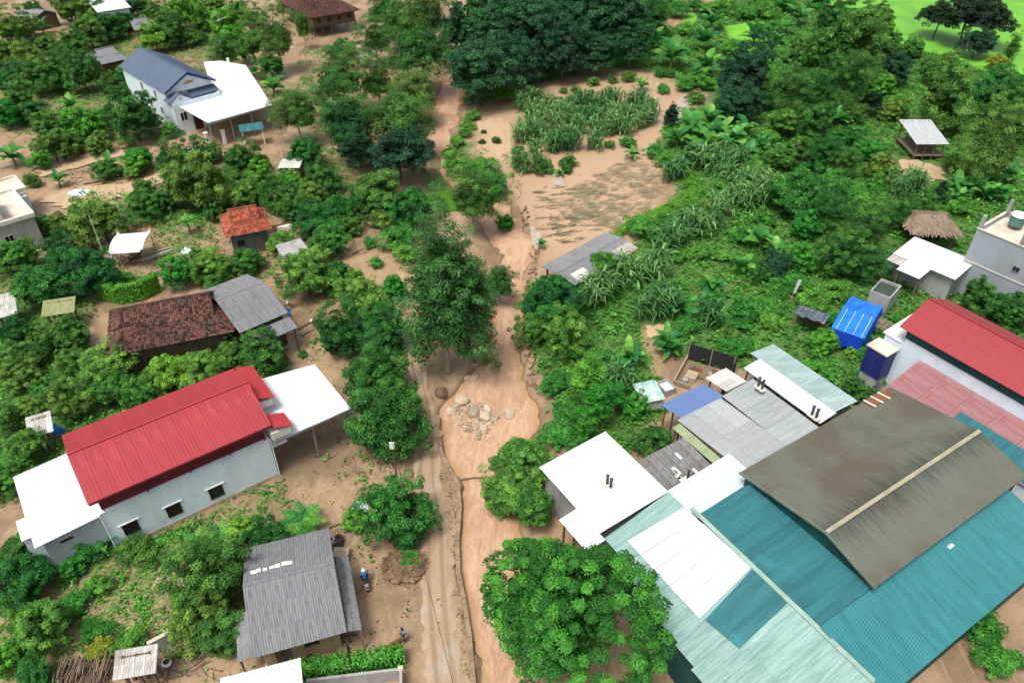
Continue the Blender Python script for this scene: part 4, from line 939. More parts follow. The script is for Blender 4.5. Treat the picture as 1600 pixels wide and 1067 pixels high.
ch_ = mono(F, 'white_strip_roof', 'long narrow white sheet roof with twin chimneys among grey sheds', 'shed', -11.2, -2.6, 12.3, 14.3, 5.5, 5.3, 'y-', white_sheet_dull, 4, 1, .3, .02, post=4)
mono(F, 'grey_roof_shed', 'rearmost grey teal sheet roof of the sheds, beside the green garden', 'shed', -12.4, -2.9, 14.4, 17.6, 5.3, 5.0, 'y+', M('grey_teal_sheet', (.33, .43, .43), (.25, .33, .33), .55, .8, (3, .5, 1), c3=(.30, .55, .52), c3scale=.3, objrnd=.2), 5, 1, .3, .02, wall=concrete)
mono(F, 'blue_roof_shed', 'lean-to with faded blue sheet roof over the muddy yard', 'shed', -12.9, -10.3, 4.2, 9.4, 3.9, 3.5, 'x-', blue_roof, 1, 4, .25, .02, post=3)
mono(F, 'sheet_canopy', 'small canopy of beige corrugated sheets between blue and white roofs', 'shed', -12.9, -10.4, 9.6, 12.2, 4.3, 4.1, 'x-', fibro_pale, 3, 2, .2, .04, 'sin', post=2)
def chimneys(px, z, lab):
    q = P(px[0], px[1], z); e = empty('chimney_pair', (q[0], q[1], z), F.rz, lab, 'chimney')
    for dx in (-.22, .22):
        o = MB().tube((dx, 0, -.1), (dx, 0, 1.05), .11, .11, 12).build('flue', M('sooty', (.10, .085, .08), (.05, .045, .045), .7) if 'sooty' not in MATS else MATS['sooty'], e)
        MB().tube((dx, 0, 1.05), (dx, 0, 1.14), .16, .1, 12).build('cowl', MATS['sooty'], o)
    MB().box(-.5, -.25, 0, .5, .25, .12).build('base', cream, e)
chimneys((951, 760), 4.45, 'twin sooty flues standing on the big bright white roof')
chimneys((1077, 752), 4.25, 'twin flues at the edge of the dark striped roof')
chimneys((1187, 607), 5.45, 'twin flues on the left part of the narrow white roof')
chimneys((1271, 652), 5.45, 'twin short flues at the right end of the narrow white roof')

# ================================================================ VEGETATION
def unit(a): return a / np.maximum(np.linalg.norm(a, axis=-1, keepdims=True), 1e-9)
def leaf_cards(c, axis, nrm, ln, wd):
    """pointed four-sided leaves: base, side, tip, side; slightly folded down at the tip"""
    side = unit(np.cross(axis, nrm)); ln = ln[:, None]; wd = wd[:, None]
    v = np.stack([c, c + axis * ln * .45 + side * wd * .5, c + axis * ln - nrm * ln * .12, c + axis * ln * .45 - side * wd * .5], 1)
    n = len(c); q = np.arange(4 * n).reshape(n, 4)
    return v.reshape(-1, 3), q
def crown(seed, a=1.0, b=.8, clumps=90, per=110, rc=.24, leaf=.10, lw=.45, lobes=.22, low=-.35, shell=.75, droop=.5, up=.6, fill=.15, top_flat=0.0, cone=0.0, rosette=False, tier=0, even=False, cw=.55):
    """unit crown (half width about 1) of leaf clumps over an uneven shell, centre at the origin"""
    g = np.random.default_rng(seed)
    d = unit(g.normal(size=(clumps * 3, 3))); d = d[d[:, 2] > low][:clumps]
    if even:
        i_ = np.arange(clumps) + .5; zz = 1 - (1 - low) * i_ / clumps; th = i_ * 2.399963; rr_ = np.sqrt(1 - zz ** 2); d = unit(np.stack([np.cos(th) * rr_, np.sin(th) * rr_, zz], 1) + g.normal(size=(clumps, 3)) * .05)
    k = g.normal(size=(6, 3)) * 1.8; ph = g.uniform(0, 6.3, 6)
    lob = 1 + lobes * np.mean(np.sin(d @ k.T + ph), 1) * 1.9
    rad = np.where(g.random(len(d)) < .8, shell + (1 - shell) * g.random(len(d)), .25 + .5 * g.random(len(d))) * lob * np.where((g.random(len(d)) < .1) & (not even), 1.14, 1.0)
    c = d * rad[:, None] * np.array([a, a, b])
    if cone: c[:, :2] *= np.clip(1 - cone * (c[:, 2:3] / b * .5 + .5), .08, 1)
    if tier:
        z = c[:, 2]; c[:, 2] = np.round(z * tier) / tier * .75 + z * .25
    rcs = rc * g.uniform(.6, 1.3, len(d))
    crnd = g.random(len(d))
    cc = np.repeat(c, per, 0); rr = np.repeat(rcs, per); cr = np.repeat(crnd, per); n = len(cc)
    u = unit(g.normal(size=(n, 3))); u[:, 2] = np.abs(u[:, 2]) * .9 - .25 * (g.random(n) < .35); u = unit(u)
    out = unit(cc * np.array([1, 1, 1.2]) + 1e-6)
    u = unit(u + out * .35)
    pos = cc + u * (rr * (.55 + .45 * g.random(n)))[:, None] * np.array([1, 1, .8])
    nr_ = unit(u * .7 + np.array([0, 0, up]) + g.normal(size=(n, 3)) * .35)
    ax = u * .6 + out * .3 + g.normal(size=(n, 3)) * .6; ax[:, 2] -= droop
    ax = unit(ax - nr_ * np.sum(ax * nr_, 1, keepdims=True))
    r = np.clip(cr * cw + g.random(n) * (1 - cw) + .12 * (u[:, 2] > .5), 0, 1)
    ln = leaf * g.uniform(.6, 1.25, n)
    v, q = leaf_cards(pos, ax, nr_, ln, ln * lw)
    nf = int(n * fill)
    if nf:
        dd = unit(g.normal(size=(nf, 3))); dd[:, 2] = np.maximum(dd[:, 2], low * .8); p2 = dd * (g.random(nf) ** .5 * .72)[:, None] * np.array([a, a, b])
        if cone: p2[:, :2] *= np.clip(1 - cone * (p2[:, 2:3] / b * .5 + .5), .08, 1)
        n2 = unit(g.normal(size=(nf, 3)) + np.array([0, 0, .6])); a2 = unit(np.cross(n2, g.normal(size=(nf, 3)))); l2 = leaf * g.uniform(1.0, 1.8, nf)
        v2, q2 = leaf_cards(p2, a2, n2, l2, l2 * .55); q2 = q2 + len(v)
        v = np.concatenate([v, v2]); q = np.concatenate([q, q2]); r = np.concatenate([r, g.random(nf) * .5])  # inner leaves get only the darker tones: shade of the gaps put into colour
    return v, q, r, c
def trunk_mesh(name, c, zb, r, mat, n_limb=7, seed=0, bend=.15):
    """tapered trunk from zb up into the crown with limbs to some of the clumps"""
    g = np.random.default_rng(seed); mb = MB()
    pts = [V3(0, 0, zb)]; steps = 4; top = .15
    for i in range(1, steps + 1):
        t = i / steps; pts.append(V3(bend * math.sin(t * 2 + seed) * t, bend * math.cos(t * 3 + seed) * t - bend * t, zb + (top - zb) * t))
    for i in range(steps):
        mb.tube(pts[i], pts[i + 1], r * (1 - .5 * i / steps), r * (1 - .5 * (i + 1) / steps), 7)
    sel = g.choice(len(c), min(n_limb, len(c)), replace=False)
    for s in sel:
        base = pts[2 + int(g.integers(0, 3))]; e = c[s] * .92; mid = base * .45 + e * .55 + V3(0, 0, -.06)
        mb.tube(base, mid, r * .38, r * .24, 5); mb.tube(mid, e, r * .24, r * .07, 5)
    return mb.mesh(name, mat)
PROTO = {}
def proto(key, n, lm, tm, zb, tr, limb=7, **kw):
    """n variants of a tree of half width 1: (crown mesh, trunk mesh)"""
    PROTO[key] = []
    for i in range(n):
        v, q, r, c = crown(hash(key) % 997 + i * 13 if False else sum(map(ord, key)) * 7 + i * 13, **kw)
        cm = np_mesh('crown', v, q, lm, r)
        PROTO[key].append((cm, trunk_mesh('trunk', c, zb, tr, tm, limb, i + 3), zb))
proto('orchard', 5, L_orch, bark, -.92, .055, 8, a=1, b=.86, clumps=190, per=125, rc=.18, leaf=.080, lw=.42, lobes=.5, low=-.75, shell=.7, droop=.5)
proto('mango', 5, L_mango, bark, -1.0, .055, 8, a=1, b=.9, clumps=190, per=120, rc=.18, leaf=.090, lw=.36, lobes=.5, low=-.75, shell=.7, droop=.7)
proto('dark', 3, L_dark, bark, -1.25, .05, 8, a=1, b=1.0, clumps=160, per=110, rc=.22, leaf=.090, lw=.6, lobes=.55, low=-.55, shell=.62, droop=.35, tier=5)
proto('black', 2, L_black, bark, -1.3, .05, 8, a=1, b=.72, clumps=110, per=80, rc=.22, leaf=.12, lw=.5, lobes=.35, low=-.4, shell=.65)
proto('olive', 4, L_olive, bark_pale, -1.4, .04, 10, a=1, b=1.05, clumps=180, per=95, rc=.22, leaf=.070, lw=.36, lobes=.55, low=-.7, shell=.55, droop=.3)
proto('bright', 3, L_bright, bark, -.9, .05, 7, a=1, b=.82, clumps=140, per=95, rc=.21, leaf=.105, lw=.6, lobes=.5, low=-.6, shell=.7, droop=.3)
proto('bush', 4, L_weed, bark, -.62, .05, 5, a=1, b=.66, clumps=70, per=80, rc=.30, leaf=.135, lw=.5, lobes=.55, low=-.25, shell=.6, droop=.3)
proto('darkbush', 3, L_orch, bark, -.66, .05, 5, a=1, b=.72, clumps=70, per=65, rc=.27, leaf=.15, lw=.45, lobes=.3, low=-.4, shell=.7, droop=.4)
proto('yellow', 2, L_yellow, bark, -.75, .05, 5, a=1, b=.8, clumps=60, per=60, rc=.28, leaf=.18, lw=.45, lobes=.3, low=-.4, shell=.7, droop=.4)
proto('conifer', 2, L_dark, bark, -1.6, .06, 7, a=1, b=1.5, clumps=110, per=70, rc=.22, leaf=.16, lw=.3, lobes=.2, low=-.8, shell=.7, cone=.55, droop=.2)
proto('slender', 2, L_olive, bark_pale, -3.2, .07, 7, a=1, b=2.4, clumps=110, per=70, rc=.28, leaf=.15, lw=.35, lobes=.25, low=-.9, shell=.6, droop=.4)
proto('feather', 3, L_bright, bark_pale, -2.6, .05, 8, a=1, b=1.25, clumps=70, per=95, rc=.30, leaf=.15, lw=.35, lobes=.5, low=-.7, shell=.5, droop=.3, tier=3)
proto('rosette', 1, L_rain, bark, -1.25, .05, 26, a=1, b=.78, clumps=400, per=150, rc=.092, leaf=.040, lw=.5, lobes=.3, low=-.5, shell=.86, droop=.1, up=1.0, fill=.2, even=True, cw=.7)
proto('tall', 2, L_euc, bark_pale, -2.1, .06, 40, a=1, b=2.05, clumps=350, per=100, rc=.19, leaf=.072, lw=.32, lobes=.42, low=-.85, shell=.5, droop=.75, up=.4, fill=.12, cone=.25)
proto('branch', 1, L_weed, bark, -.15, .05, 4, a=1, b=.3, clumps=30, per=50, rc=.25, leaf=.2, lw=.4, low=-.2, shell=.4)

# bamboo plume
def bamboo_mesh(seed):
    g = np.random.default_rng(seed); cs = []; mb = MB()
    for i in range(22):
        az = g.uniform(0, 6.28); lean = g.uniform(.15, .75); H = g.uniform(1.6, 2.4); prev = V3(g.normal() * .08, g.normal() * .08, -1.6)
        for k in range(1, 8):
            t = k / 7; p = V3(math.cos(az) * lean * t * t * 1.3, math.sin(az) * lean * t * t * 1.3, -1.6 + H * t - .5 * lean * t ** 3)
            mb.tube(prev, p, .018, .015, 5); prev = p
            if t > .35:
                for _ in range(26): cs.append(p + g.normal(size=3) * .13)
    c = np.array(cs); n = len(c); ax = g.normal(size=(n, 3)) * .6; ax[:, 2] -= .6; ax = unit(ax); nr_ = unit(g.normal(size=(n, 3)) * .4 + [0, 0, 1]); nr_ = unit(nr_ - ax * np.sum(ax * nr_, 1, keepdims=True))
    ln = g.uniform(.12, .26, n); v, q = leaf_cards(c, ax, nr_, ln, ln * .22)
    return np_mesh('crown', v, q, L_bamboo, g.random(n)), mb.mesh('stem', bark_pale)
PROTO['bamboo'] = [(*bamboo_mesh(5 + i), -1.6) for i in range(2)]

# blades: arching strips used by cane, palm fronds and grass
def strips(starts, dirs, ln, wd, droop, seg=4, g=None):
    n = len(starts); d = unit(dirs); side = unit(np.cross(d, np.array([0, 0, 1.0])) + 1e-6); V_ = []; 
    for k in range(seg + 1):
        t = k / seg; p = starts + d * (ln * t)[:, None]; p[:, 2] -= droop * ln * t * t
        wk = wd * (1 - t ** 2 * .95)
        V_ += [p + side * wk[:, None] * .5, p - side * wk[:, None] * .5]
    V_ = np.stack(V_, 1); m = V_.shape[1]; q = []
    base = (np.arange(n) * m)[:, None]
    for k in range(seg): q.append(np.concatenate([base + 2 * k, base + 2 * k + 1, base + 2 * k + 3, base + 2 * k + 2], 1))
    return V_.reshape(-1, 3), np.concatenate(q), np.tile(np.arange(n), seg)
def cane_mesh(seed, stalks=20):
    g = np.random.default_rng(seed); st = []; di = []; mb = MB()
    for i in range(stalks):
        x, y = g.normal(size=2) * .42; lean = g.normal(size=2) * .15; H = g.uniform(1.3, 2.1)
        mb.tube((x, y, -.1), (x + lean[0], y + lean[1], H), .03, .02, 5)
        for k in range(9):
            t = .3 + .7 * k / 8; az = g.uniform(0, 6.28); st.append((x + lean[0] * t, y + lean[1] * t, H * t)); di.append((math.cos(az), math.sin(az), g.uniform(.7, 1.8)))
    st = np.array(st); di = np.array(di); n = len(st); ln = g.uniform(.9, 1.5, n); r0 = g.random(n)
    v, q, own = strips(st, di, ln, g.uniform(.09, .15, n), g.uniform(.5, 1.0, n), 4)
    return np_mesh('blades', v, q, L_cane, r0[own]), mb.mesh('stalks', L_cane)
CANE = [cane_mesh(20 + i) for i in range(4)]

def banana_leaf(seed, ln=1.9, wd=.52, droop=.55):
    g = np.random.default_rng(seed); V_ = []; Q = []; seg = 7
    for k in range(seg + 1):
        t = k / seg; x = ln * t * (1 - .12 * droop * t); z = ln * (.55 * t - droop * t * t); wv = wd * math.sin(math.pi * min(1, t * .95 + .05)) ** .6 * .5 + .02
        if k == 0: wv = .03
        V_ += [(x, -wv, z + wv * .35 + g.normal() * .03), (x, 0, z), (x, wv, z + wv * .35 + g.normal() * .03)]
    for k in range(seg):
        a = 3 * k; Q += [(a, a + 1, a + 4, a + 3), (a + 1, a + 2, a + 5, a + 4)]
    return np_mesh('leaf', V_, Q, L_banana, g.random(len(Q)) * .3 + g.random() * .7, smooth=False)
BLEAF = [banana_leaf(i, 1.9, .72, d) for i, d in enumerate((.3, .42, .55, .7))]
_mb = MB(); _mb.tube((0, 0, -.2), (.03, .02, 1.0), .14, .11, 8); _mb.tube((.03, .02, 1.0), (.02, .05, 1.75), .11, .07, 8)
BSTEM = _mb.mesh('stem', M('banana_stem', (.16, .20, .07), (.22, .18, .10), .8))
def frond(seed, ln=2.0, dr=.6):
    g = np.random.default_rng(seed); st = []; di = []; n = 26
    for k in range(n):
        t = k / n; p = (ln * t, 0, ln * (.45 * t - dr * t * t))
        for s in (-1, 1): st.append(p); di.append((.6, s * 1.0, .1))
    st = np.array(st); m = len(st); ln_ = np.repeat(.62 * np.sin(np.pi * (np.arange(n) / n * .85 + .12)), 2) + .1
    v, q, own = strips(st, np.array(di), ln_, np.full(m, .06), np.full(m, .35), 2)
    return np_mesh('frond', v, q, L_banana, g.random(m)[own])
FROND = [frond(i, 2.0, d) for i, d in enumerate((.35, .55, .75))]
_mb = MB(); [_mb.tube((0, 0, .3 * i - .2), (0, 0, .3 * i + .12), .17, .15, 9) for i in range(6)]
PSTEM = _mb.mesh('stem', bark)

# landmarks that labels refer to
MARK = [('blue roofed house', 300, 130), ('stilt house', 515, 20), ('flat roofed house', 25, 335), ('red tiled hut', 385, 350), ('long brown tiled house', 250, 505), ('adjoining grey house', 395, 470),
        ('bright red roof', 265, 690), ('white canopy by the lane', 485, 640), ('grey corrugated house', 460, 930), ('lane end', 690, 1040), ('boulder pile', 740, 645), ('tall central tree', 700, 450),
        ('flattened field', 900, 300), ('long open shed', 920, 405), ('cane patch', 910, 185), ('dark wood', 860, 40), ('big white roof', 945, 755), ('brown workshop roof', 1380, 760), ('grey green roofs', 1190, 640),
        ('blue tarpaulin shelter', 1345, 495), ('thatched shed', 1463, 352), ('grey concrete house', 1550, 400), ('pale field hut', 1450, 212), ('rice field', 1450, 20), ('banana grove', 1110, 205), ('muddy pond', 1425, 262),
        ('white tarpaulin canopy', 193, 382), ('clipped green hedge', 200, 450), ('mossy shed', 90, 490), ('tin shed', 55, 670), ('walled yard', 550, 1040), ('patched shed', 207, 1035), ('dull red roof at right', 1500, 540), ('blue faded roof', 1085, 615), ('hipped wooden hut', 172, 92), ('rosette tree', 890, 950), ('concrete shed', 462, 398)]
PENDING = []
_ten = ['', '', 'twenty', 'thirty', 'forty', 'fifty']
ORD = ['first', 'second', 'third', 'fourth', 'fifth', 'sixth', 'seventh', 'eighth', 'ninth', 'tenth', 'eleventh', 'twelfth', 'thirteenth', 'fourteenth', 'fifteenth', 'sixteenth', 'seventeenth', 'eighteenth', 'nineteenth', 'twentieth'] + [f'{t}-{o}' for t in ('twenty', 'thirty', 'forty') for o in ('first', 'second', 'third', 'fourth', 'fifth', 'sixth', 'seventh', 'eighth', 'ninth')]
def later(o, desc, u, v): PENDING.append((o, desc, u, v))
def settle_labels():
    by = {}
    for o, desc, u, v in PENDING:
        m = min(MARK, key=lambda k: (k[1] - u) ** 2 + ((k[2] - v) * 1.15) ** 2); dx, dy = u - m[1], v - m[2]
        w_ = ('left of' if dx < 0 else 'right of') if abs(dx) > abs(dy) else ('behind' if dy < 0 else 'in front of')
        by.setdefault((desc, w_, m[0]), []).append((math.hypot(dx, dy), o))
    for (desc, w_, m), lst in by.items():
        lst.sort(key=lambda a: a[0])
        for i, (_, o) in enumerate(lst):
            o['label'] = f'{desc} {w_} the {m}' if len(lst) == 1 else (f'{desc} {w_} the {m}, the nearest one' if i == 0 else f'{ORD[min(i, len(ORD) - 1)]} nearest {desc} {w_} the {m}')
HEIGHT = {'orchard': 1.0, 'mango': 1.0, 'dark': 1.15, 'black': 1.2, 'olive': 1.25, 'bright': .95}
DESC = {'orchard': ('orchard_tree', 'dense round dark green tree', 'tree', 'orchard trees around the village'), 'mango': ('mango_tree', 'full leafy mid green tree', 'tree', 'leafy trees in the gardens'), 'dark': ('forest_tree', 'dark bluish green forest tree', 'tree', 'dark trees of the wood'),
        'black': ('dark_tree', 'almost black leaved tree', 'tree', 'dark trees by the rice field'), 'olive': ('airy_tree', 'tall airy olive green tree', 'tree', 'airy trees along the stream'), 'bright': ('garden_tree', 'bright green broad leaved tree', 'tree', 'bright garden trees'),
        'bush': ('bush', 'fresh green bush', 'bush', 'green bushes'), 'darkbush': ('bush', 'small dark round bush', 'bush', 'dark round bushes'), 'yellow': ('bush', 'yellowish bush', 'bush', 'yellowish bushes'), 'conifer': ('pointed_tree', 'pointed dark green tree', 'tree', 'pointed trees'),
        'slender': ('slender_tree', 'slender upright tree', 'tree', 'slender trees'), 'feather': ('feathery_tree', 'slim feathery bright green tree', 'tree', 'feathery trees on the bank'), 'rosette': ('rosette_tree', 'huge bright green tree with rosette leaf puffs', 'tree', None),
        'tall': ('tall_tree', 'towering grey green tree with pale branches', 'tree', 'tall trees by the stream'), 'branch': ('fallen_branch', 'torn off leafy branch lying in mud', 'branch', None), 'bamboo': ('bamboo_clump', 'light green bamboo plume', 'bamboo', 'bamboo plumes')}
_cnt = {}
def tree(kind, u, v, r, sz=1.0, label=None, var=None):
    if kind in ('orchard', 'mango') and sz == 1.0 and not label:
        hsh = int(u * 7 + v * 13) % 10
        if u > 1180 and v < 430: kind = 'olive' if hsh < 1 else 'mango' if hsh < 4 else 'dark' if hsh == 4 else kind
        elif u < 680 and hsh == 3: kind = 'olive'
        elif u < 680 and hsh == 6 and r < 30: kind = 'bright'
        sz = .86 + .4 * ((int(u * 3 + v * 5) % 17) / 17)
    """crown seen at (u,v) with half width r in survey pixels; it stands on the ground below"""
    ps = PROTO[kind]; i = _cnt.get(kind, 0); _cnt[kind] = i + 1
    cm, tm, zb = ps[(i if var is None else var) % len(ps)]
    z = 2.0
    for _ in range(4):
        p = P(u, v, z); R_ = r / ppm(p); z = -zb * R_ * sz - .1
    p = P(u, v, z); nm, ds, cat, grp = DESC[kind]
    e = empty(nm, (p[0], p[1], float(np.clip(gz(p[0], p[1]), -1.0, .3)) - .05), random.uniform(0, 6.28), label, cat, grp)
    R_ = r / ppm(p); tx, ty = (random.uniform(-.12, .12), random.uniform(-.12, .12)) if kind not in ('rosette', 'tall') else (0, 0)
    for nm2, me_ in (('crown', cm), ('trunk' if kind != 'bamboo' else 'stems', tm)):
        o = link_mesh(nm2, me_, e)
        o.location = (0, 0, -zb * R_ * sz); o.rotation_euler = (tx, ty, 0); o.scale = (R_ * random.uniform(.95, 1.05), R_ * random.uniform(.95, 1.05), R_ * sz)
    if not label: later(e, ds, u, v)
    return e
def cane(u, v, s=1.0):
    p = P(u, v, .8); i = _cnt.get('cane', 0); _cnt['cane'] = i + 1
    e = empty('cane_clump', (p[0], p[1], -.05), random.uniform(0, 6.28), None, 'cane', 'clumps of tall cane grass')
    k = s * random.uniform(.85, 1.15)
    for nm2, me_ in zip(('blades', 'stalks'), CANE[i % 4]): o = link_mesh(nm2, me_, e); o.scale = (k, k, k)
    later(e, 'clump of tall cane grass', u, v)
def banana(u, v, r, n=12, bright=False):
    z = 1.8
    for _ in range(3): p = P(u, v, z); s = r / ppm(p) / 1.3; z = 1.1 * s
    e = empty('banana_plant', (p[0], p[1], -.05), random.uniform(0, 6.28), None, 'banana plant', 'banana plants')
    o = link_mesh('stem', BSTEM, e); o.scale = (s, s, s * .55)
    for i in range(n):
        l = link_mesh('leaf', BLEAF[int(rng.integers(0, 4))], e); a = i * 2.4 + random.uniform(-.3, .3); tilt = -(.75 - .95 * i / n) + random.uniform(-.2, .2)
        l.location = (0, .03, (.75 + .025 * i) * s); l.rotation_euler = (random.uniform(-.3, .3), .05 - .85 * (i / n) + random.uniform(-.15, .15), a); k = s * random.uniform(.75, 1.15); l.scale = (k, k * random.uniform(.8, 1.2), k)
    later(e, 'banana plant with broad leaves', u, v)
def palm(u, v, r, stem=1.0, label=None, n=15):
    z = 1.5
    for _ in range(3): p = P(u, v, z); s = r / ppm(p) / 1.8; z = 1.5 * s * stem
    e = empty('palm', (p[0], p[1], -.05), random.uniform(0, 6.28), label, 'palm'); o = link_mesh('stem', PSTEM, e); o.scale = (s, s, s * stem)
    for i in range(n):
        l = link_mesh('frond', FROND[i % 3], e); l.location = (0, 0, 1.5 * s * stem); l.rotation_euler = (random.uniform(-.2, .2), -.7 * (i / n) + .1, i * 2.4); l.scale = (s, s, s)
    if not label: later(e, 'small palm', u, v)

ORCH = [(22,45,28),(18,122,26),(70,118,32),(125,115,28),(170,130,20),(205,117,17),(110,13,28),(137,50,24),(117,72,22),(168,42,27),(196,32,19),(245,18,16),(288,20,26),(330,8,20),(265,48,25),(240,62,22),(288,58,14),(320,32,14),
 (48,172,22),(72,195,22),(101,197,9),(82,230,30),(210,182,36),(175,180,18),(300,258,36),(375,250,30),(300,285,46),(385,300,28),(425,300,32),(258,312,18),
 (155,345,37),(95,350,17),(95,395,26),(48,282,12),(332,330,14),(385,405,25),(112,520,26),(60,530,22),(20,525,26),(530,520,38),(590,520,42),(412,550,36),(28,585,30),(50,555,26),(105,630,28),(357,550,23),(45,640,20),
 (590,595,50),(600,665,60),(335,900,58),(300,962,42),(342,985,44),(408,840,34),(25,860,32),(1305,28,28),(1367,30,32),(1320,65,50),(1250,85,24),(1392,64,17),(1400,82,15),(1402,110,19),(1330,130,32),(1290,140,28),(1395,170,24),(1362,160,18),(1480,155,48),(1275,190,28),
 (1450,100,13),(1460,116,18),(1245,302,38),(1300,330,34),(1310,370,24),(1355,365,34),(1325,400,36),(1360,410,26),(1473,305,13),(1530,462,27),(1577,482,32),(1022,685,27),(1570,185,36),(1250,235,26),(1290,240,28),(1380,262,22),(1325,255,18),(1190,425,20),(1090,335,20),(1440,325,18),(1405,335,22),(1335,175,18),
 (0,80,24),(45,95,24),(97,98,20),(185,152,18),(232,150,15),(32,150,20),(8,180,22),(150,225,18),(112,225,16),(330,240,16),(352,282,25),(400,272,20),(450,282,18),(462,330,20),(270,250,22),(60,252,14),(150,20,20),(212,10,16),(312,58,14),(395,30,18),(72,70,18),(55,20,18),(225,290,14),(120,330,18),(440,320,16),(70,350,18),(310,400,16),(545,350,20),(120,560,24),(20,560,24),
 (488,305,24),(505,280,28),(1340,612,20),(580,295,40)]
for a in ORCH: tree('orchard', *a)
MANGO = [(358,50,27),(352,83,22),(372,18,16),(392,70,24),(133,195,28),(165,265,18),(210,262,18),(220,315,27),(140,425,38),(20,400,32),(60,447,44),(330,415,26),(528,325,26),(502,345,34),(512,378,28),(440,378,22),(480,425,36),(525,425,26),(572,465,30),(618,450,20),
 (170,575,42),(172,605,32),(215,615,22),(232,590,20),(270,582,28),(310,570,30),(82,605,24),(40,700,30),(12,745,28),(10,650,24),(815,715,40),(800,762,45),(832,792,38),(618,795,46),(640,835,26),(35,900,38),(55,980,40),(50,1050,28),(476,240,24),(408,252,18),(533,78,19),(1430,75,17),(1478,95,14),(1560,145,34),(1555,235,45),(1490,252,20),(1320,215,24),
 (640,325,34),(940,415,25),(880,515,34),(835,512,26),(862,465,40),(1235,135,34),(1218,245,24),(1225,190,30),(450,6,14)]
for a in MANGO: tree('mango', *a)
for a in [(720,45,38),(750,110,45),(765,50,45),(770,5,40),(830,45,45),(822,92,36),(880,85,34),(932,85,28),(965,30,45),(985,75,28),(905,20,34),(860,0,36),(1160,120,38),(1155,160,28),(625,238,42),(555,230,28),(1530,66,20),(1213,415,20),(790,60,40)]: tree('dark', *a)
for a in [(1467,25,26),(1512,26,34),(1548,30,32)]: tree('black', *a)
for a in [(600,20,28),(588,62,27),(660,25,45),(655,80,48),(465,175,38),(530,125,45),(540,185,48),(625,185,48),(650,145,38),(590,130,30),(740,310,46),(1025,20,26),(1270,160,20),(620,40,26)]: tree('olive', *a, sz=1.0 if a[2] > 30 else 1.1)
tree('olive', 432, 62, 33, 1.15, 'large fresh green tree right of the blue roofed house, before the stilt house'); tree('mango', 425, 102, 24)
BRIGHT = [(205,140,14),(262,205,13),(216,245,20),(285,425,26),(556,437,16),(790,145,15),(790,340,14),(770,285,23),(1375,132,18),(1355,240,19),(1255,405,24),(1275,585,26),(375,830,24),(988,635,22),(1495,108,14),(38,930,20),(113,886,18),(555,812,18),(15,1020,24),(1330,555,10),(1283,532,20),(1395,502,11),(1260,352,24)]
for a in BRIGHT: tree('bright', *a)
for a in [(720,255,24),(750,258,22),(738,182,10),(730,196,10),(724,208,11),(715,220,11),(706,234,12),(625,370,26),(640,395,20),(1000,355,24),(1035,345,14),(1095,395,16),(1165,490,24),(1195,480,24),(1150,502,18),(1070,510,18),(1212,460,19),(1205,500,17),(1355,330,28),(1310,455,20),(1372,297,19),(1338,297,17),(1300,285,20),
 (870,600,20),(880,640,22),(870,678,24),(900,690,20),(1150,545,20),(145,852,28),(112,945,23),(153,915,18),(150,985,20),(200,1000,26),(195,435,12),(640,876,14),(1080,128,13),(1105,132,15),(1037,140,10),(1020,238,13),(1040,250,15),(1210,98,20),(1220,112,18),(586,410,10),(578,378,10),(1542,992,30),(1560,1035,28),(1500,325,16),(1365,555,18),(905,540,22),(930,560,16),(980,224,11),(335,440,17),(1350,103,13),(1240,440,20),(1270,470,20),(1300,500,14),(90,960,18),(1180,545,18),
 (1060,18,15),(1085,10,14),(1140,14,17),(1165,22,15),(1195,18,17),(1225,8,18),(1205,44,14),(1108,14,15),(1070,48,12),(1280,6,15),(1215,82,16),(1170,85,15),(1140,78,14),(1050,10,14),(1180,5,14),(1030,48,16),(1070,135,12),(1200,130,18),(1190,160,18),(1200,215,18),(1180,265,16),(1215,290,16),
 (1110,470,16),(1130,400,15),(1160,370,16),(1060,400,15),(1200,345,18),(1130,290,14)]: tree('bush', *a)
for a in [(927,128,9),(957,125,8),(983,121,11),(900,140,7),(881,142,6),(1047,117,7),(1032,116,8),(1087,155,13),(952,227,8),(887,253,12),(848,260,15),(810,235,9),(595,340,17),(473,553,7),(210,857,24),(232,870,17),(1140,520,14),(885,265,8),(753,222,5),(775,220,7),(756,207,4)]: tree('darkbush', *a)
tree('yellow', 157, 1010, 17); tree('yellow', 1560, 98, 15); tree('yellow', 1573, 121, 13)
tree('conifer', 1050, 180, 13); tree('conifer', 1472, 300, 12)
tree('slender', 1582, 75, 10)
tree('olive', 472, 40, 12, 2.2, 'small crowned tree on a thin tall trunk near the stilt house')
for a in [(920,590,30),(935,625,26),(960,615,18),(915,650,20)]: tree('feather', *a)
for a in [(897,24,15),(915,45,16),(945,50,16)]: tree('bamboo', *a)
tree('rosette', 872, 955, 128, 1.0, 'huge bright green tree with puffs of rosette leaves in the foreground')
tree('tall', 692, 465, 74, 1.0, 'towering grey green tree with pale branches between lane and stream', 0)
tree('tall', 732, 475, 44, 1.25, 'second towering tree, leaning to the stream beside the tallest one', 1)
tree('olive', 782, 432, 26, 1.3, 'airy branch crown overhanging the stream bend')
tree('branch', 735, 716, 13, 1.0, 'torn off green branch floating in the muddy stream'); tree('branch', 738, 690, 8, 1.0, 'small leafy branch stranded below the boulder pile')
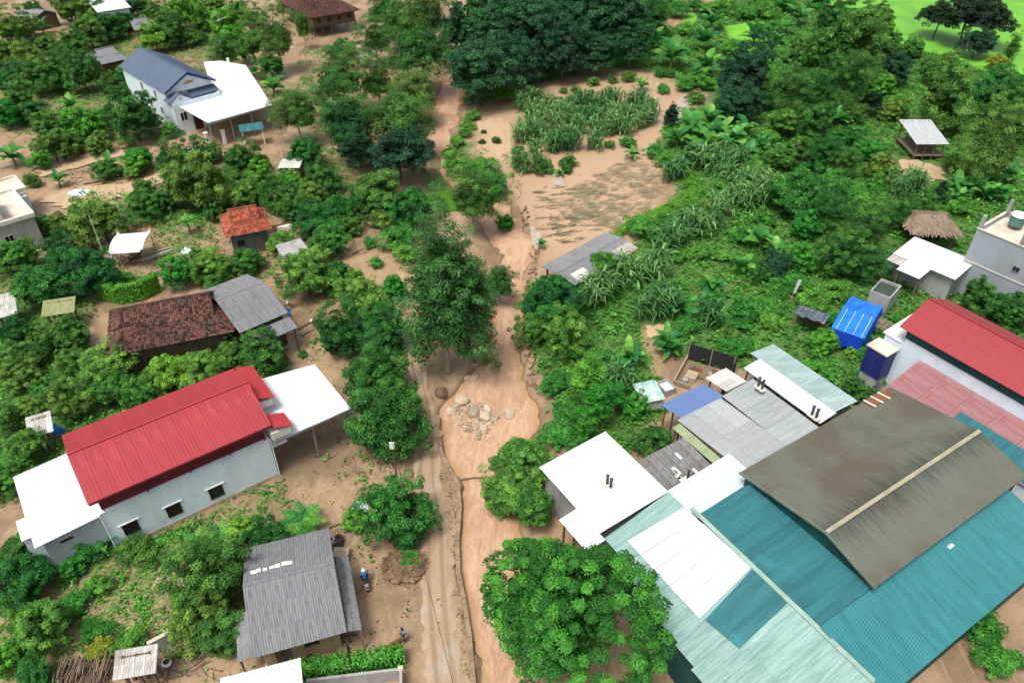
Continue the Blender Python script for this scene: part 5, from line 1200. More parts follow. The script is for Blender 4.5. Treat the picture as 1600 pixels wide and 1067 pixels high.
CANES = [(815,165),(830,160),(845,160),(860,165),(875,170),(890,168),(905,165),(920,165),(935,165),(950,160),(960,156),(880,182),(895,187),(910,187),(925,187),(940,187),(955,192),(965,202),(980,202),(1000,192),(1010,186),(1016,172),(1003,156),(988,166),(990,182),(842,197),(826,206),(840,212),(815,216),(860,228),(872,226),(885,222),(896,226),(836,242),(828,180),(930,226),(812,256),(820,262),(845,180),(862,182),(870,196),(900,200),(945,205),(925,202),(960,175),(975,188),
 (935,456),(950,448),(925,466),(978,430),(992,440),(1125,330),(1075,355),(1040,386),(1165,300),(1180,290),(1150,312),(1190,312),(1140,285),(1130,265),(1152,256),(1170,318),(1205,300),(1015,486),(1040,482),(1110,500),(1025,422),(1420,285),(1405,300),(1432,296),(1055,372),(1090,360),(1115,350),(1060,268),(1045,275),(1100,258),(1120,250),(1080,250),(965,600)]
for i, a in enumerate(CANES): cane(*a, s=1.5 if i < 46 else 1.6)
for a in [(65,42,13),(110,165,16),(18,243,20),(170,258,18),(90,280,14),(427,135,18),(1050,85,26),(1020,65,22),(1100,62,22),(1113,32,20),(1105,100,24),(1180,55,22),(1092,118,14),(1080,200,23),(1110,185,22),(1110,225,24),(1145,215,22),(1135,180,18),(1060,215,20),(1165,200,18),(1125,205,20),(1095,212,18),(1002,133,11),(988,240,11),(892,112,10),(1250,25,18),(1215,65,16),(1325,103,11),(1310,185,16),
 (1060,480,22),(1112,445,18),(1190,375,20),(1157,415,18),(1040,532,24),(985,555,22),(1045,545,20),(1495,290,18),(1525,290,18),(1550,280,18),(1540,302,17),(1500,306,16),(1562,300,18),(1577,272,18),(1212,390,20),(165,850,20),(120,860,16),(1365,590,22),(1350,600,16),(845,380,8),(875,270,7),(1075,245,14),(1170,240,16),(1190,225,16),(1130,240,16)]: banana(*a)
palm(292, 345, 14, 2.0, 'thin palm with drooping fronds in the muddy garden'); palm(472, 815, 34, .5, 'low spreading palm behind the grey corrugated house'); palm(310, 852, 27, .9, 'feathery palm below the wall of the red roofed house'); palm(345, 835, 22, .8, 'smaller feathery palm under the right window of the red house'); palm(1230, 40, 14, 1.2, 'small palm by the rice field in the upper right')

# undergrowth nobody could count: leafy weeds on the green ground, one mass
def scatter(n, polys, weight, g):
    out = []
    for poly, s in polys:
        q = np.array([P(max(-150, min(1750, u)), max(-60, v))[:2] for u, v in poly]); x0, y0 = q.min(0); x1, y1 = q.max(0)
        A = .5 * abs(np.sum(q[:, 0] * np.roll(q[:, 1], -1) - q[:, 1] * np.roll(q[:, 0], -1)))
        k = int(A * n * s); 
        if k < 1: continue
        f_ = (x1 - x0) * (y1 - y0) / max(A, 1)
        X = g.uniform(x0, x1, int(k * f_)); Y = g.uniform(y0, y1, int(k * f_))
        m = inpoly(X, Y, [tuple(a) for a in q]); out.append(np.stack([X[m], Y[m]], 1))
    p = np.concatenate(out); s = stream_in(p[:, 0], p[:, 1]); p = p[s < -.4]
    return p
def weeds(name, label, pts, mat, per, size, hgt, seed):
    g = np.random.default_rng(seed); n = len(pts); c = np.repeat(np.concatenate([pts, gz(pts[:, 0], pts[:, 1])[:, None]], 1), per, 0); m = len(c)
    sc = np.repeat(g.uniform(.5, 1.4, n), per)
    c[:, :2] += g.normal(size=(m, 2)) * .22 * sc[:, None]; c[:, 2] += np.abs(g.normal(size=m)) * hgt * sc
    az = g.uniform(0, 6.28, m); ax = np.stack([np.cos(az), np.sin(az), g.uniform(-.3, .7, m)], 1); ax = unit(ax); nr_ = unit(g.normal(size=(m, 3)) * .4 + [0, 0, 1]); nr_ = unit(nr_ - ax * np.sum(ax * nr_, 1, keepdims=True))
    ln = size * g.uniform(.6, 1.3, m) * sc; v, q = leaf_cards(c, ax, nr_, ln, ln * .5)
    r = np.clip(np.repeat(g.random(n), per) * .6 + g.random(m) * .4, 0, 1)
    return tag(link_mesh(name, np_mesh(name, v, q, mat, r)), label, kind='stuff')
def norice(p):
    for poly in RICE + [[(1360,240),(1440,244),(1490,264),(1480,292),(1400,280)], [(1000,500),(1050,500),(1056,528),(1000,534)]]: q = [tuple(P(max(-900, min(2500, u)), max(-100, v))[:2]) for u, v in poly]; p = p[~inpoly(p[:, 0], p[:, 1], q)]
    return p
def skirts(g):
    out = []
    for u, v, r in ORCH + MANGO:
        if u > 680: continue
        c = P(u, v + r * .75)[:2]; R_ = r / ppm(P(u, v)); k = int(5 + R_ * R_ * 3.0); a = g.uniform(0, 6.28, k); d = g.random(k) ** .5 * R_ * 1.35; out.append(c + np.stack([np.cos(a) * d, np.sin(a) * d], 1))
    p = np.concatenate(out); s = stream_in(p[:, 0], p[:, 1]); rd = (np.abs(p[:, 0] - np.interp(p[:, 1], _ry, _rx)) > 2.6) | (p[:, 1] > P(640, 500)[1]); return p[(s < -.4) & rd]
_ry = np.array([P(0, v)[1] for v, l, r in ROAD[::-1]]); _rx = np.array([P((l + r) / 2, v)[0] for v, l, r in ROAD[::-1]])
g = np.random.default_rng(77)
right = [GREEN[0], (GREEN[1][0], 1.3), (GREEN[10][0], 1)]
left = [(a, s) for a, s in GREEN[2:10]]
weeds('undergrowth', 'green leafy undergrowth over the right bank', norice(scatter(2.8, right, None, g)), L_weed, 7, .42, .28, 1)
weeds('undergrowth', 'green weeds growing between the gardens on the left', np.concatenate([scatter(5, left, None, g), skirts(g)]), L_weed, 6, .32, .2, 2)
# bright grass banks
def strip_pts(line, wpx, n, g):
    out = []
    for (u0, v0), (u1, v1) in zip(line[:-1], line[1:]):
        t = g.random(n); a = P(u0, v0)[:2]; b = P(u1, v1)[:2]; d = b - a; nn = np.array([-d[1], d[0]]) / np.linalg.norm(d); wm = wpx / ppm(P(u0, v0))
        out.append(a + d * t[:, None] + nn * (g.normal(size=n) * wm)[:, None])
    return np.concatenate(out)
def grass_blades(name, label, pts, mat, ln, seed, up=1.5, drp=.6, per=8):
    g = np.random.default_rng(seed); c = np.repeat(np.concatenate([pts, gz(pts[:, 0], pts[:, 1])[:, None] - .03], 1), per, 0); m = len(c); c[:, :2] += g.normal(size=(m, 2)) * .12
    az = g.uniform(0, 6.28, m); di = np.stack([np.cos(az), np.sin(az), np.full(m, up)], 1); l = ln * g.uniform(.6, 1.3, m)
    v, q, own = strips(c, di, l, np.full(m, .045), np.full(m, drp), 2); r = g.random(m)
    return tag(link_mesh(name, np_mesh(name, v, q, mat, r[own])), label, kind='stuff')
grass_blades('grass', 'bright green grass bank curving round the flattened field', strip_pts([(915,405),(940,385),(985,350),(1030,330),(1075,312),(1090,295),(1075,275),(1060,262)], 5, 420, g), L_grass, .75, 5)
grass_blades('grass', 'tall green grass beside the stream path', strip_pts([(745,300),(760,320),(690,300),(700,330)], 12, 300, g), L_grass, .7, 6)
grass_blades('grass', 'loose grass in the garden below the red roofed house', np.concatenate([scatter(3, [([(170,890),(245,900),(250,960),(230,985),(170,985)], 1)], None, g), scatter(4, [([(150,860),(440,760),(450,790),(300,850),(180,880)], 1)], None, g)]), L_grass, .35, 7)
grass_blades('grass', 'thin grass surviving between the muddy gardens', scatter(1.6, left, None, g), L_weed, .45, 8)
# grass pressed flat by the flood
fp = np.concatenate([scatter(2.2, [([(900,290),(985,245),(1025,270),(1020,320),(975,365),(925,345),(880,340),(870,310)], 1)], None, g)])
g2 = np.random.default_rng(9); per = 9; c = np.repeat(np.concatenate([fp, gz(fp[:, 0], fp[:, 1])[:, None] + .04], 1), per, 0); m = len(c); c[:, :2] += g2.normal(size=(m, 2)) * .25; c[:, 2] += g2.random(m) * .12
az = R(20) + g2.normal(size=m) * .35; di = np.stack([np.cos(az), np.sin(az), np.full(m, .03)], 1); v, q, own = strips(c, di, g2.uniform(.6, 1.3, m), np.full(m, .06), np.full(m, .02), 2); rr0 = np.repeat(g2.random(len(fp)), per)
tag(link_mesh('flattened_grass', np_mesh('flattened_grass', v, q, L_dry, rr0[own])), 'grey green grass pressed flat on the flooded field', kind='stuff')
fp = scatter(.5, [([(835,300),(900,285),(960,330),(930,375),(850,385)], 1)], None, g)
per = 12; c = np.repeat(np.concatenate([fp, gz(fp[:, 0], fp[:, 1])[:, None] + .04], 1), per, 0); m = len(c); c[:, :2] += g2.normal(size=(m, 2)) * np.array([.5, .12]); c[:, 2] += g2.random(m) * .08
az = R(22) + g2.normal(size=m) * .2; di = np.stack([np.cos(az), np.sin(az), np.full(m, .03)], 1); v, q, own = strips(c, di, g2.uniform(.7, 1.5, m), np.full(m, .06), np.full(m, .02), 2); rr0 = g2.random(m)
weeds('leaf_litter', 'dead leaves and bits littering the mud of the village', norice(scatter(1.1, [([(0,200),(420,180),(700,120),(690,330),(640,560),(650,1067),(250,1067),(460,880),(450,600),(330,440),(0,440)], 1)], None, g)), L_dry, 3, .14, .015, 21)
weeds('leaf_litter', 'green scraps torn off by the flood on mud and lane', norice(scatter(.5, [([(0,200),(420,180),(700,120),(700,330),(690,560),(730,1067),(250,1067),(460,880),(450,600),(330,440),(0,440)], 1)], None, g)), L_olive, 4, .2, .02, 22)
tag(link_mesh('flattened_grass', np_mesh('flattened_grass', v, q, L_flat, rr0[own])), 'streaks of green cane flattened into the mud of the field', kind='stuff')

# ================================================================ SMALL THINGS
# hedges
def hedge(name, label, line, hgt, wid, mat, seed, dens=260, top=None):
    g = np.random.default_rng(seed); C_ = []; N_ = []
    e = empty(name, tuple(P(*line[0])), 0, label, 'hedge'); o0 = P(*line[0])
    for (u0, v0), (u1, v1) in zip(line[:-1], line[1:]):
        a = P(u0, v0); b = P(u1, v1); d = b - a; Ld = np.linalg.norm(d); d /= Ld; nn = np.array([-d[1], d[0], 0]); k = int(Ld * dens)
        t = g.random(k) * Ld; s = g.uniform(-1, 1, k); z = g.random(k)
        face = g.random(k); s = np.where(face < .6, np.sign(s), s); z = np.where(face >= .6, 1.0, z)
        hh = hgt * (1 + .08 * np.sin(t * 1.7) + .06 * np.sin(t * 4.1))
        C_.append(a + d * t[:, None] + nn * (s * wid / 2 * (1 + .12 * g.normal(size=k)))[:, None] + np.array([0, 0, 1.0]) * (z * hh)[:, None]); N_.append(nn * s[:, None] + np.array([0, 0, 1.0]) * (z[:, None] ** 4 + .3))
    c = np.concatenate(C_) - np.array([o0[0], o0[1], 0]); n_ = unit(np.concatenate(N_) + g.normal(size=c.shape) * .4); m = len(c); ax = unit(np.cross(n_, g.normal(size=(m, 3)))); ln = g.uniform(.14, .3, m)
    v, q = leaf_cards(c, ax, n_, ln, ln * .55); link_mesh('foliage', np_mesh('foliage', v, q, mat, g.random(m)), e)
    mb = MB()
    for (u0, v0), (u1, v1) in zip(line[:-1], line[1:]):
        a = P(u0, v0) - o0; b = P(u1, v1) - o0
        for t in np.linspace(.08, .92, 5): q_ = a + (b - a) * t; mb.tube((q_[0], q_[1], 0), (q_[0], q_[1], hgt * .8), .04, .02, 5)
    mb.build('stems', bark, e); mc = MB()
    for (u0, v0), (u1, v1) in zip(line[:-1], line[1:]):
        a = P(u0, v0) - o0; b = P(u1, v1) - o0; d = unit(b - a); nn = V3(-d[1], d[0], 0) * wid * .36; mc.prism([a + nn, b + nn, b - nn, a - nn], (0, 0, hgt * .86))
    mc.build('inner_core', mat, e)  # solid core added inside the foliage to keep the hedge from being see-through
    return e
hedge('hedge', 'clipped bright green hedge in front of the white tarpaulin canopy', [(158,466),(190,473),(225,466),(250,452)], 2.2, .8, L_grass, 3, 620)
hedge('vine_hedge', 'yellow green vine spilling over the yard wall at the bottom', [(455,1058),(520,1050),(580,1040),(632,1032)], 1.4, 1.0, L_bright, 4, 320)
hedge('hedge', 'low green hedge along the wall of the red roofed house', [(186,868),(250,850),(300,832)], .6, .8, L_weed, 5)
# yard wall under the vine
f = Fr((478,1064), (628,1046), W=4, z=1.2)
e = f.emp('yard_wall', 'grey concrete wall of the small yard under the vine', 'wall')
MB().box(0, 0, -.2, f.L, .18, 1.2).build('panel', concrete, e); MB().box(f.L - .18, -3.5, -.2, f.L, -.02, 1.2).build('panel', concrete, e); MB().box(f.L - .26, -.1, 1.2, f.L + .08, .24, 1.35).build('cap', concrete_pale, e)
f = Fr((232,1008), (276,985), W=1, z=1.0)
e = f.emp('garden_wall', 'low grey wall beside the big orchard tree, left of the grey house', 'wall'); MB().box(0, 0, -.2, f.L, .2, 1.1).build('panel', concrete, e); MB().box(-.04, -.04, 1.1, f.L + .04, .24, 1.18).build('cap', concrete_pale, e)

# boulders in the stream
def rock_mesh(seed):
    g = np.random.default_rng(seed); import bmesh
    bm = bmesh.new(); bmesh.ops.create_icosphere(bm, subdivisions=3, radius=1)
    k = g.normal(size=(5, 3)) * 1.5; ph = g.uniform(0, 6, 5); pl = unit(g.normal(size=(9, 3))); pd = g.uniform(.62, .9, 9)
    for v in bm.verts:
        p = np.array(v.co); 
        for n_, d_ in zip(pl, pd):
            s = p @ n_
            if s > d_: p = p - n_ * (s - d_) * .9
        p = p * (1 + .07 * np.sum(np.sin(p @ k.T + ph)) / 2); v.co = p * np.array([1, .85, .7])
    me = bpy.data.meshes.new('boulder'); bm.to_mesh(me); bm.free(); me.materials.append(stone)
    return me
ROCKS = [rock_mesh(i) for i in range(6)]
BOULD = [(722,628,17,'largest pale boulder at the head of the pile'),(739,645,14,'rounded pale boulder in the middle of the pile'),(705,644,12,'flat pale boulder on the left of the pile'),(758,653,13,'pale boulder on the right side of the pile'),(718,654,9,''),(727,641,8,''),(748,634,8,''),(762,640,11,'mud coloured boulder beside the stream flow'),(745,660,7,''),(733,658,6,''),(727,668,6,''),(740,670,7,''),(756,668,8,''),(751,664,6,''),(763,663,7,''),(775,655,9,''),(754,672,10,'pale low boulder at the lower end of the pile'),(731,684,6,''),(745,681,5,''),(718,664,5,''),(752,645,6,''),(713,635,6,''),(736,633,6,''),(770,668,6,''),(741,590,11,'pale boulder half hidden under the tall central tree'),(730,592,8,''),(690,622,16,'brown block by the foot of the tall central tree'),(795,648,14,'brown boulder on the right bank of the stream'),(702,195,6,'pale boulder in the upper stream')]
for i, (u, v, r, lab) in enumerate(BOULD):
    p = P(u, v, -.6 if r < 20 else 0); R_ = .8 * r / ppm(p); o = link_mesh('boulder', ROCKS[i % 6]); o.location = (p[0], p[1], max(float(gz(p[0], p[1])), -.62) + R_ * .22); o.scale = (R_, R_ * random.uniform(.8, 1.1), R_ * random.uniform(.8, 1.05)); o.rotation_euler = (random.uniform(-.3, .3), random.uniform(-.3, .3), random.uniform(0, 6.28))
    if u == 690: o.data = o.data.copy(); o.data.materials[0] = soil
    tag(o, lab or None, 'boulder', 'boulders in the stream')
    if not lab: later(o, 'small pale boulder', u, v)
# gravel bar under the pile, small rubble and driftwood: uncountable
def rubble(name, label, poly, n, size, mat, z, seed, long=1.0):
    g = np.random.default_rng(seed); mb = MB(); pts = scatter(n, [(poly, 1)], None, g) if z is None else None
    if pts is None:
        q = np.array([P(u, v, z)[:2] for u, v in poly]); A = (q.max(0) - q.min(0)); X = g.uniform(q[:, 0].min(), q[:, 0].max(), int(A[0] * A[1] * n)); Y = g.uniform(q[:, 1].min(), q[:, 1].max(), len(X)); m = inpoly(X, Y, [tuple(a) for a in q]); pts = np.stack([X[m], Y[m]], 1)
    for x, y in pts:
        s = size * g.uniform(.4, 1.4); zz = (float(gz(x, y)) if z is None else z) + s * .2
        a, b = g.uniform(0, 6.28), g.uniform(-.4, .4); d = np.array([math.cos(a), math.sin(a), b]) * s * long
        mb.tube(V3(x, y, zz) - d / 2, V3(x, y, zz) + d / 2, s * (.5 if long < 2 else .12), s * (.35 if long < 2 else .06), 5)
    return tag(mb.build(name, mat), label, kind='stuff')
rubble('gravel', 'small stones and gravel around the boulder pile', [(700,645),(722,622),(768,638),(776,660),(748,690),(728,676)], 9, .24, stone, -.5, 31)
rubble('driftwood', 'twigs and roots caught along the edge of the lane', [(690,650),(705,650),(725,760),(722,900),(745,1060),(728,1060),(706,900),(694,760)], 2.2, .22, wood, None, 32, 2.2)
rubble('driftwood', 'flood debris of sticks in front of the white canopy', [(540,715),(600,700),(640,720),(600,745),(545,740)], 4, .3, wood, None, 33, 3.0)
rubble('driftwood', 'broken branches littering the bottom yard', [(248,1010),(330,1000),(345,1060),(250,1067)], 5, .35, wood, None, 34, 3.0)
rubble('driftwood', 'torn branches and roots along the right bank of the stream', [(815,330),(840,400),(835,440),(860,560),(850,620),(810,610),(815,500),(818,440)], 2.0, .4, wood, None, 35, 3.0)
rubble('driftwood', 'sticks stranded on the mud between orchard trees', [(480,240),(600,240),(640,350),(560,400),(500,340)], 1.0, .45, wood, None, 36, 3.2)
rubble('driftwood', 'sticks scattered on the flooded field', [(820,400),(870,370),(980,260),(880,250),(810,300)], .12, .4, wood, None, 37, 3.2)
rubble('driftwood', 'litter of twigs on the muddy village gardens', [(100,240),(330,200),(420,230),(440,420),(240,440),(100,330)], .5, .35, wood, None, 38, 3.2)
rubble('clods', 'clods of earth broken off along the left stream bank', [(755,440),(775,440),(770,520),(745,580),(700,640),(690,640),(720,590),(752,530)], 3.5, .28, soil, None, 41)
rubble('clods', 'clods of earth broken off along the right stream bank', [(808,320),(822,320),(842,380),(840,430),(828,470),(832,560),(846,640),(838,690),(822,690),(824,600),(812,500),(822,430)], 3.0, .3, soil, None, 42)
rubble('clods', 'stones and clods along the verge between lane and stream', [(694,660),(704,660),(716,760),(718,900),(740,1060),(728,1060),(708,900),(702,760)], 7, .16, M('clod_tan', (.30, .22, .13), (.2, .15, .09), .95, rnd=.6), None, 43)
# debris mound with roots beside the lane
mb = MB(); g = np.random.default_rng(4)
c0 = P(632, 884)
for i in range(150):
    a = g.uniform(0, 6.28); r = g.random() ** .6 * 1.5; s = g.uniform(.12, .4); z = .55 * (1 - (r / 2.0) ** 2) + .02
    d = V3(math.cos(a * 7), math.sin(a * 7), g.uniform(-.3, .3)) * s; c = V3(c0[0] + math.cos(a) * r * 1.2, c0[1] + math.sin(a) * r, z); mb.tube(c - d, c + d, .04, .02, 5)
for i in range(34):
    a = i * 2.4; r = 1.5 * (i / 34) ** .5; mb.add([V3(c0[0] + math.cos(a) * r + dx * .5, c0[1] + math.sin(a) * r + dy * .5, .62 * (1 - (r / 2) ** 2) * (1 if not (dx or dy) else .55)) for dx, dy in ((0, 0), (1, 0), (.3, .9), (-.8, .6), (-.8, -.6), (.3, -.9))], [(0, 1, 2), (0, 2, 3), (0, 3, 4), (0, 4, 5), (0, 5, 1)])
tag(mb.build('root_mound', soil), 'heap of soil and roots under the garden tree beside the lane', 'mound')
# wood pile, logs
mb_e = empty('firewood_pile', tuple(P(135, 1056)), R(12), 'stack of dark firewood sticks left of the patched shed', 'firewood')
for i in range(70):
    x, y, z = random.uniform(-1.7, 1.7), random.uniform(-.9, .9), random.uniform(.05, .7); mb = MB(); mb.tube((x - .1, y - .75, z), (x + random.uniform(-.3, .3), y + .75, z + random.uniform(-.1, .1)), .06, .05, 6); mb.build('stick', wood, mb_e)
def log(u0, v0, u1, v1, r, label, mat=None, z=.12):
    a = P(u0, v0); b = P(u1, v1); mb = MB(); d = b - a; m = (a + b) / 2; k = V3(-d[1], d[0], 0) * .04
    mb.tube(V3(0, 0, z), (m - a) + k + V3(0, 0, z), r, r * .85, 8); mb.tube((m - a) + k + V3(0, 0, z), d + V3(0, 0, z), r * .85, r * .6, 8); mb.tube((m - a) + k + V3(0, 0, z), (m - a) + k * 6 + V3(0, 0, z + .3), r * .4, r * .15, 6)
    o = mb.build('log', mat or wood, loc=(a[0], a[1], float(gz(a[0], a[1])))); tag(o, label, 'log')
for a in [(640,887,660,905,.10,'pale log by the soil heap near the lane'),(612,905,640,918,.09,'dark root log below the soil heap'),(464,515,492,500,.10,'pale log on mud right of the grey roofed house'),(470,525,495,512,.07,'thin log on mud right of the grey roofed house'),(505,830,532,818,.07,'bent branch behind the grey corrugated house'),(500,995,558,990,.09,'long pole lying beside the grey corrugated house'),(505,1003,548,1000,.07,'thin pole beside the grey corrugated house'),(838,452,846,440,.09,'broken stump at the corner of the long open shed'),(130,288,212,278,.12,'long log across the flooded garden path'),(720,745,760,742,.06,'thin stick across the muddy stream'),(505,722,525,712,.05,'stick on the mud before the white canopy'),(828,389,832,402,.12,'snag in the mud by the puddle'),(1140,455,1172,430,.06,'bare fallen stem in the green weeds')]: log(*a[:5], a[5])
# white tarpaulin canopy
f = Fr((168,398), (222,394), (162,368), 2.4)
e = f.emp('tarp_canopy', 'white tarpaulin canopy stretched over poles in the garden', 'canopy')
n = 12; vs = []; 
for j in range(n + 1):
    for i in range(n + 1):
        x, y = i / n, j / n; z = 2.1 + .75 * math.sin(math.pi * (.15 + .7 * y)) - .3 * math.sin(math.pi * x) * math.sin(math.pi * y) + (.4 if i in (0, n) and j in (0, n) else 0)
        vs.append((f.L * x, f.W * y, z))
mbt = MB(); mbt.add(vs, [(j * (n + 1) + i, j * (n + 1) + i + 1, (j + 1) * (n + 1) + i + 1, (j + 1) * (n + 1) + i) for j in range(n) for i in range(n)]); mbt.build('sheet', white_sheet, e)
posts(e, [(.1, .1), (f.L - .1, .1), (.1, f.W - .1), (f.L - .1, f.W - .1)], 2.6, .05, wood, sq=False)
MB().prism([(-.05, .1, 2.3), (.5, .15, 2.3), (-.15, -.2, .9)], (.01, .02, 0)).build('flap', white_sheet, e)
# brush heap under it, planks
rubble('driftwood', 'brush heap under the white tarpaulin canopy', [(172,400),(222,392),(218,412),(180,416)], 9, .4, wood, None, 39, 3.0)
for i, (u0, v0, u1, v1) in enumerate([(222, 410, 270, 394), (226, 402, 268, 390)]):
    a = P(u0, v0); b = P(u1, v1); o = MB().bar((0, 0, .25), tuple(b - a + V3(0, 0, .25)), .3, .3).build('concrete_beam' if i == 0 else 'timber_plank', concrete if i == 0 else wood_pale, loc=(a[0], a[1], 0)); tag(o, ['grey concrete beam lying right of the white tarpaulin', 'wooden plank lying behind the grey beam by the tarpaulin'][i], 'beam')
# blue sheet bits
def sheet_heap(u, v, r, mat, label, cat='tarpaulin', hh=.5, seed=0):
    g = np.random.default_rng(seed); p = P(u, v); R_ = r / ppm(p); n = 14; vs = []
    for j in range(n + 1):
        for i in range(n + 1):
            x, y = i / n * 2 - 1, j / n * 2 - 1; d = max(abs(x), abs(y)); vs.append((R_ * x * (1 + .15 * math.sin(3 * y + seed)), R_ * .7 * y * (1 + .2 * math.sin(4 * x + seed)), max(.03, hh * (1 - d ** 2) * (1 + .35 * math.sin(5 * x + seed) * math.cos(4 * y)) + .05 * g.random())))
    mb = MB(); mb.add(vs, [(j * (n + 1) + i, j * (n + 1) + i + 1, (j + 1) * (n + 1) + i + 1, (j + 1) * (n + 1) + i) for j in range(n) for i in range(n)])
    o = mb.build('tarpaulin', mat, loc=(p[0], p[1], float(gz(p[0], p[1])))); o.rotation_euler = (0, 0, random.uniform(-.4, .4)); tag(o, label, cat)
pale_blue = M('pale_blue_sheet', (.50, .62, .70), (.62, .70, .74), .4)
sheet_heap(123, 302, 17, pale_blue, 'pale blue plastic sheet lying on mud near the flat roofed house', seed=1, hh=.4); sheet_heap(292, 393, 9, pale_blue, 'small pale blue sheet right of the white tarpaulin canopy', seed=2); sheet_heap(563, 790, 12, pale_blue, 'pale blue plastic bundle by the bright bush near the lane', seed=3)
sheet_heap(92, 676, 10, tarp_blue, 'blue tarpaulin heap at the tin shed behind the red roof', seed=4, hh=.9); sheet_heap(445, 487, 8, tarp_blue, 'blue tarpaulin bundle at the grey roofed house', seed=5, hh=.6)
# blue tarpaulin shelter
f = Fr((1300,508), (1352,526), (1340,462), 2.6)
e = f.emp('tarp_shelter', 'shelter draped in bright blue tarpaulin with white battens', 'shelter')
L_, W_ = f.L, f.W; n = 14; vs = []
for j in range(n + 1):
    for i in range(n + 1):
        x, y = i / n, j / n; z = 2.3 + .5 * (1 - abs(y - .5) * 2) + .10 * math.sin(x * 9) * math.sin(y * 7) - .12 * math.sin(math.pi * x * 2) ** 2
        vs.append((L_ * x, W_ * y, z))
fs = [(j * (n + 1) + i, j * (n + 1) + i + 1, (j + 1) * (n + 1) + i + 1, (j + 1) * (n + 1) + i) for j in range(n) for i in range(n)]
MB().add(vs, fs).build('roof_sheet', tarp_blue, e)
mb = MB()
for s, (p, q) in enumerate((((0, 0), (L_, 0)), ((0, 0), (0, W_)), ((L_, 0), (L_, W_)))):
    vs = []
    for i in range(25):
        t = i / 24; x = p[0] + (q[0] - p[0]) * t; y = p[1] + (q[1] - p[1]) * t; zt = 2.3 + .5 * (1 - abs(y / W_ - .5) * 2); o_ = .07 * math.sin(i * 1.7) ; vs += [(x, y, zt), (x + (o_ if s else 0) - (.25 if s == 1 else -.25 if s == 2 else 0), y + (o_ if s == 0 else 0) - (.3 if s == 0 else 0), .7 + .2 * math.sin(i))]
    mb.add(vs, [(2 * i, 2 * i + 1, 2 * i + 3, 2 * i + 2) for i in range(24)])
mb.build('side_sheet', M('tarp_blue_side', (.008, .05, .40), (.006, .04, .30), .4, bump=.5, bscale=4), e)
for k in range(4): x = L_ * (.15 + .25 * k); MB().bar((x, -.05, 2.36), (x, W_ / 2, 2.86), .035, .03).build('batten', white_paint, e)
posts(e, [(.15, .15), (L_ - .15, .15), (.15, W_ - .15), (L_ - .15, W_ - .15)], 2.3, .06, wood, sq=False)
# dark tarpaulin lean-to, bamboo rack, concrete tank
f = Fr((1240,490), (1288,506), (1250,476), 2.2)
e = f.emp('dark_tarp_shelter', 'low shelter under crumpled dark grey tarpaulin', 'shelter'); n = 16; vs = [(f.L * i / n, f.W * j / n, 2.15 + .1 * math.sin(i * 1.1) * math.cos(j * 1.3) + .05 * random.random()) for j in range(n + 1) for i in range(n + 1)]
MB().add(vs, [(j * (n + 1) + i, j * (n + 1) + i + 1, (j + 1) * (n + 1) + i + 1, (j + 1) * (n + 1) + i) for j in range(n) for i in range(n)]).build('sheet', tarp_dark, e); posts(e, [(.15, .15), (f.L - .15, .15), (.15, f.W - .15), (f.L - .15, f.W - .15)], 2.15, .05, wood, sq=False)
MB().box(.2, f.W - .25, 0, f.L - .2, f.W - .15, 1.7).build('side_board', wood, e)
f = Fr((1364,508), (1394,522), (1378,498), 1.4)
e = f.emp('bamboo_rack', 'rack of crossed pale bamboo poles beside the blue tarpaulin', 'rack')
for i in range(6): y = f.W * i / 5; MB().tube((-.2, y, 1.42), (f.L + .2, y, 1.42), .045).build('pole', wood_pale, e)
for i in range(5): x = f.L * i / 4; MB().tube((x, -.2, 1.5), (x, f.W + .2, 1.5), .04).build('cross_pole', wood_pale, e)
posts(e, [(0, 0), (f.L, 0), (0, f.W), (f.L, f.W)], 1.4, .05, wood_pale, sq=False)
f = Fr((1360,454), (1392,466), (1380,436), 3.0)
e = f.emp('concrete_tank', 'open concrete water tank on blocks behind the blue tarpaulin', 'tank'); L_, W_ = f.L, max(f.W, 2.2)
for a in ((0, 0, L_, .15), (0, W_ - .15, L_, W_), (0, .15, .15, W_ - .15), (L_ - .15, .15, L_, W_ - .15)): MB().box(a[0], a[1], .9, a[2], a[3], 3.0).build('wall', concrete, e)
MB().box(.15, .15, .9, L_ - .15, W_ - .15, 2.7).build('tank_water', M('tank_water', (.05, .07, .05), None, .08), e); MB().box(.1, .1, -.2, L_ - .1, W_ - .1, .897).build('base', concrete, e)
# coop, trough, pen with black net near the blue faded roof
f = Fr((1006,628), (1036,622), W=2.2, z=1.6)
e = f.emp('coop', 'small coop with flaking pale and green sheet roof in the muddy yard', 'coop'); sheets(e, (-.2, 2.3, 1.9), (f.L + .2, 2.3, 1.9), (-.2, -.2, 1.6), (f.L + .2, -.2, 1.6), M('flaky', (.55, .58, .54), (.12, .36, .34), .7, 1.5), 2, 1, .2, .03); walls(e, 0, 0, f.L, 2.1, 1.55, fibro_pale); MB().box(f.L + .004, .4, .2, f.L + .04, 1.7, 1.3).build('door', black, e)
f = Fr((1040,612), (1057,606), W=1.6, z=.7)
e = f.emp('trough', 'rounded trough with pale inside beside the coop', 'trough'); MB().box(0, 0, 0, f.L, 1.5, .12).build('bottom', concrete, e)
for a in ((0, 0, f.L, .1), (0, 1.4, f.L, 1.5), (0, .1, .1, 1.4), (f.L - .1, .1, f.L, 1.4)): MB().box(a[0], a[1], .12, a[2], a[3], .7).build('side', concrete, e)
MB().box(.1, .1, .12, f.L - .1, 1.4, .5).build('trough_water', pale_blue, e)
f = Fr((1052,592), (1090,604), (1090,556), .8)
e = f.emp('animal_pen', 'muddy animal pen with low walls and black net at the back', 'pen'); L_, W_ = f.L, f.W
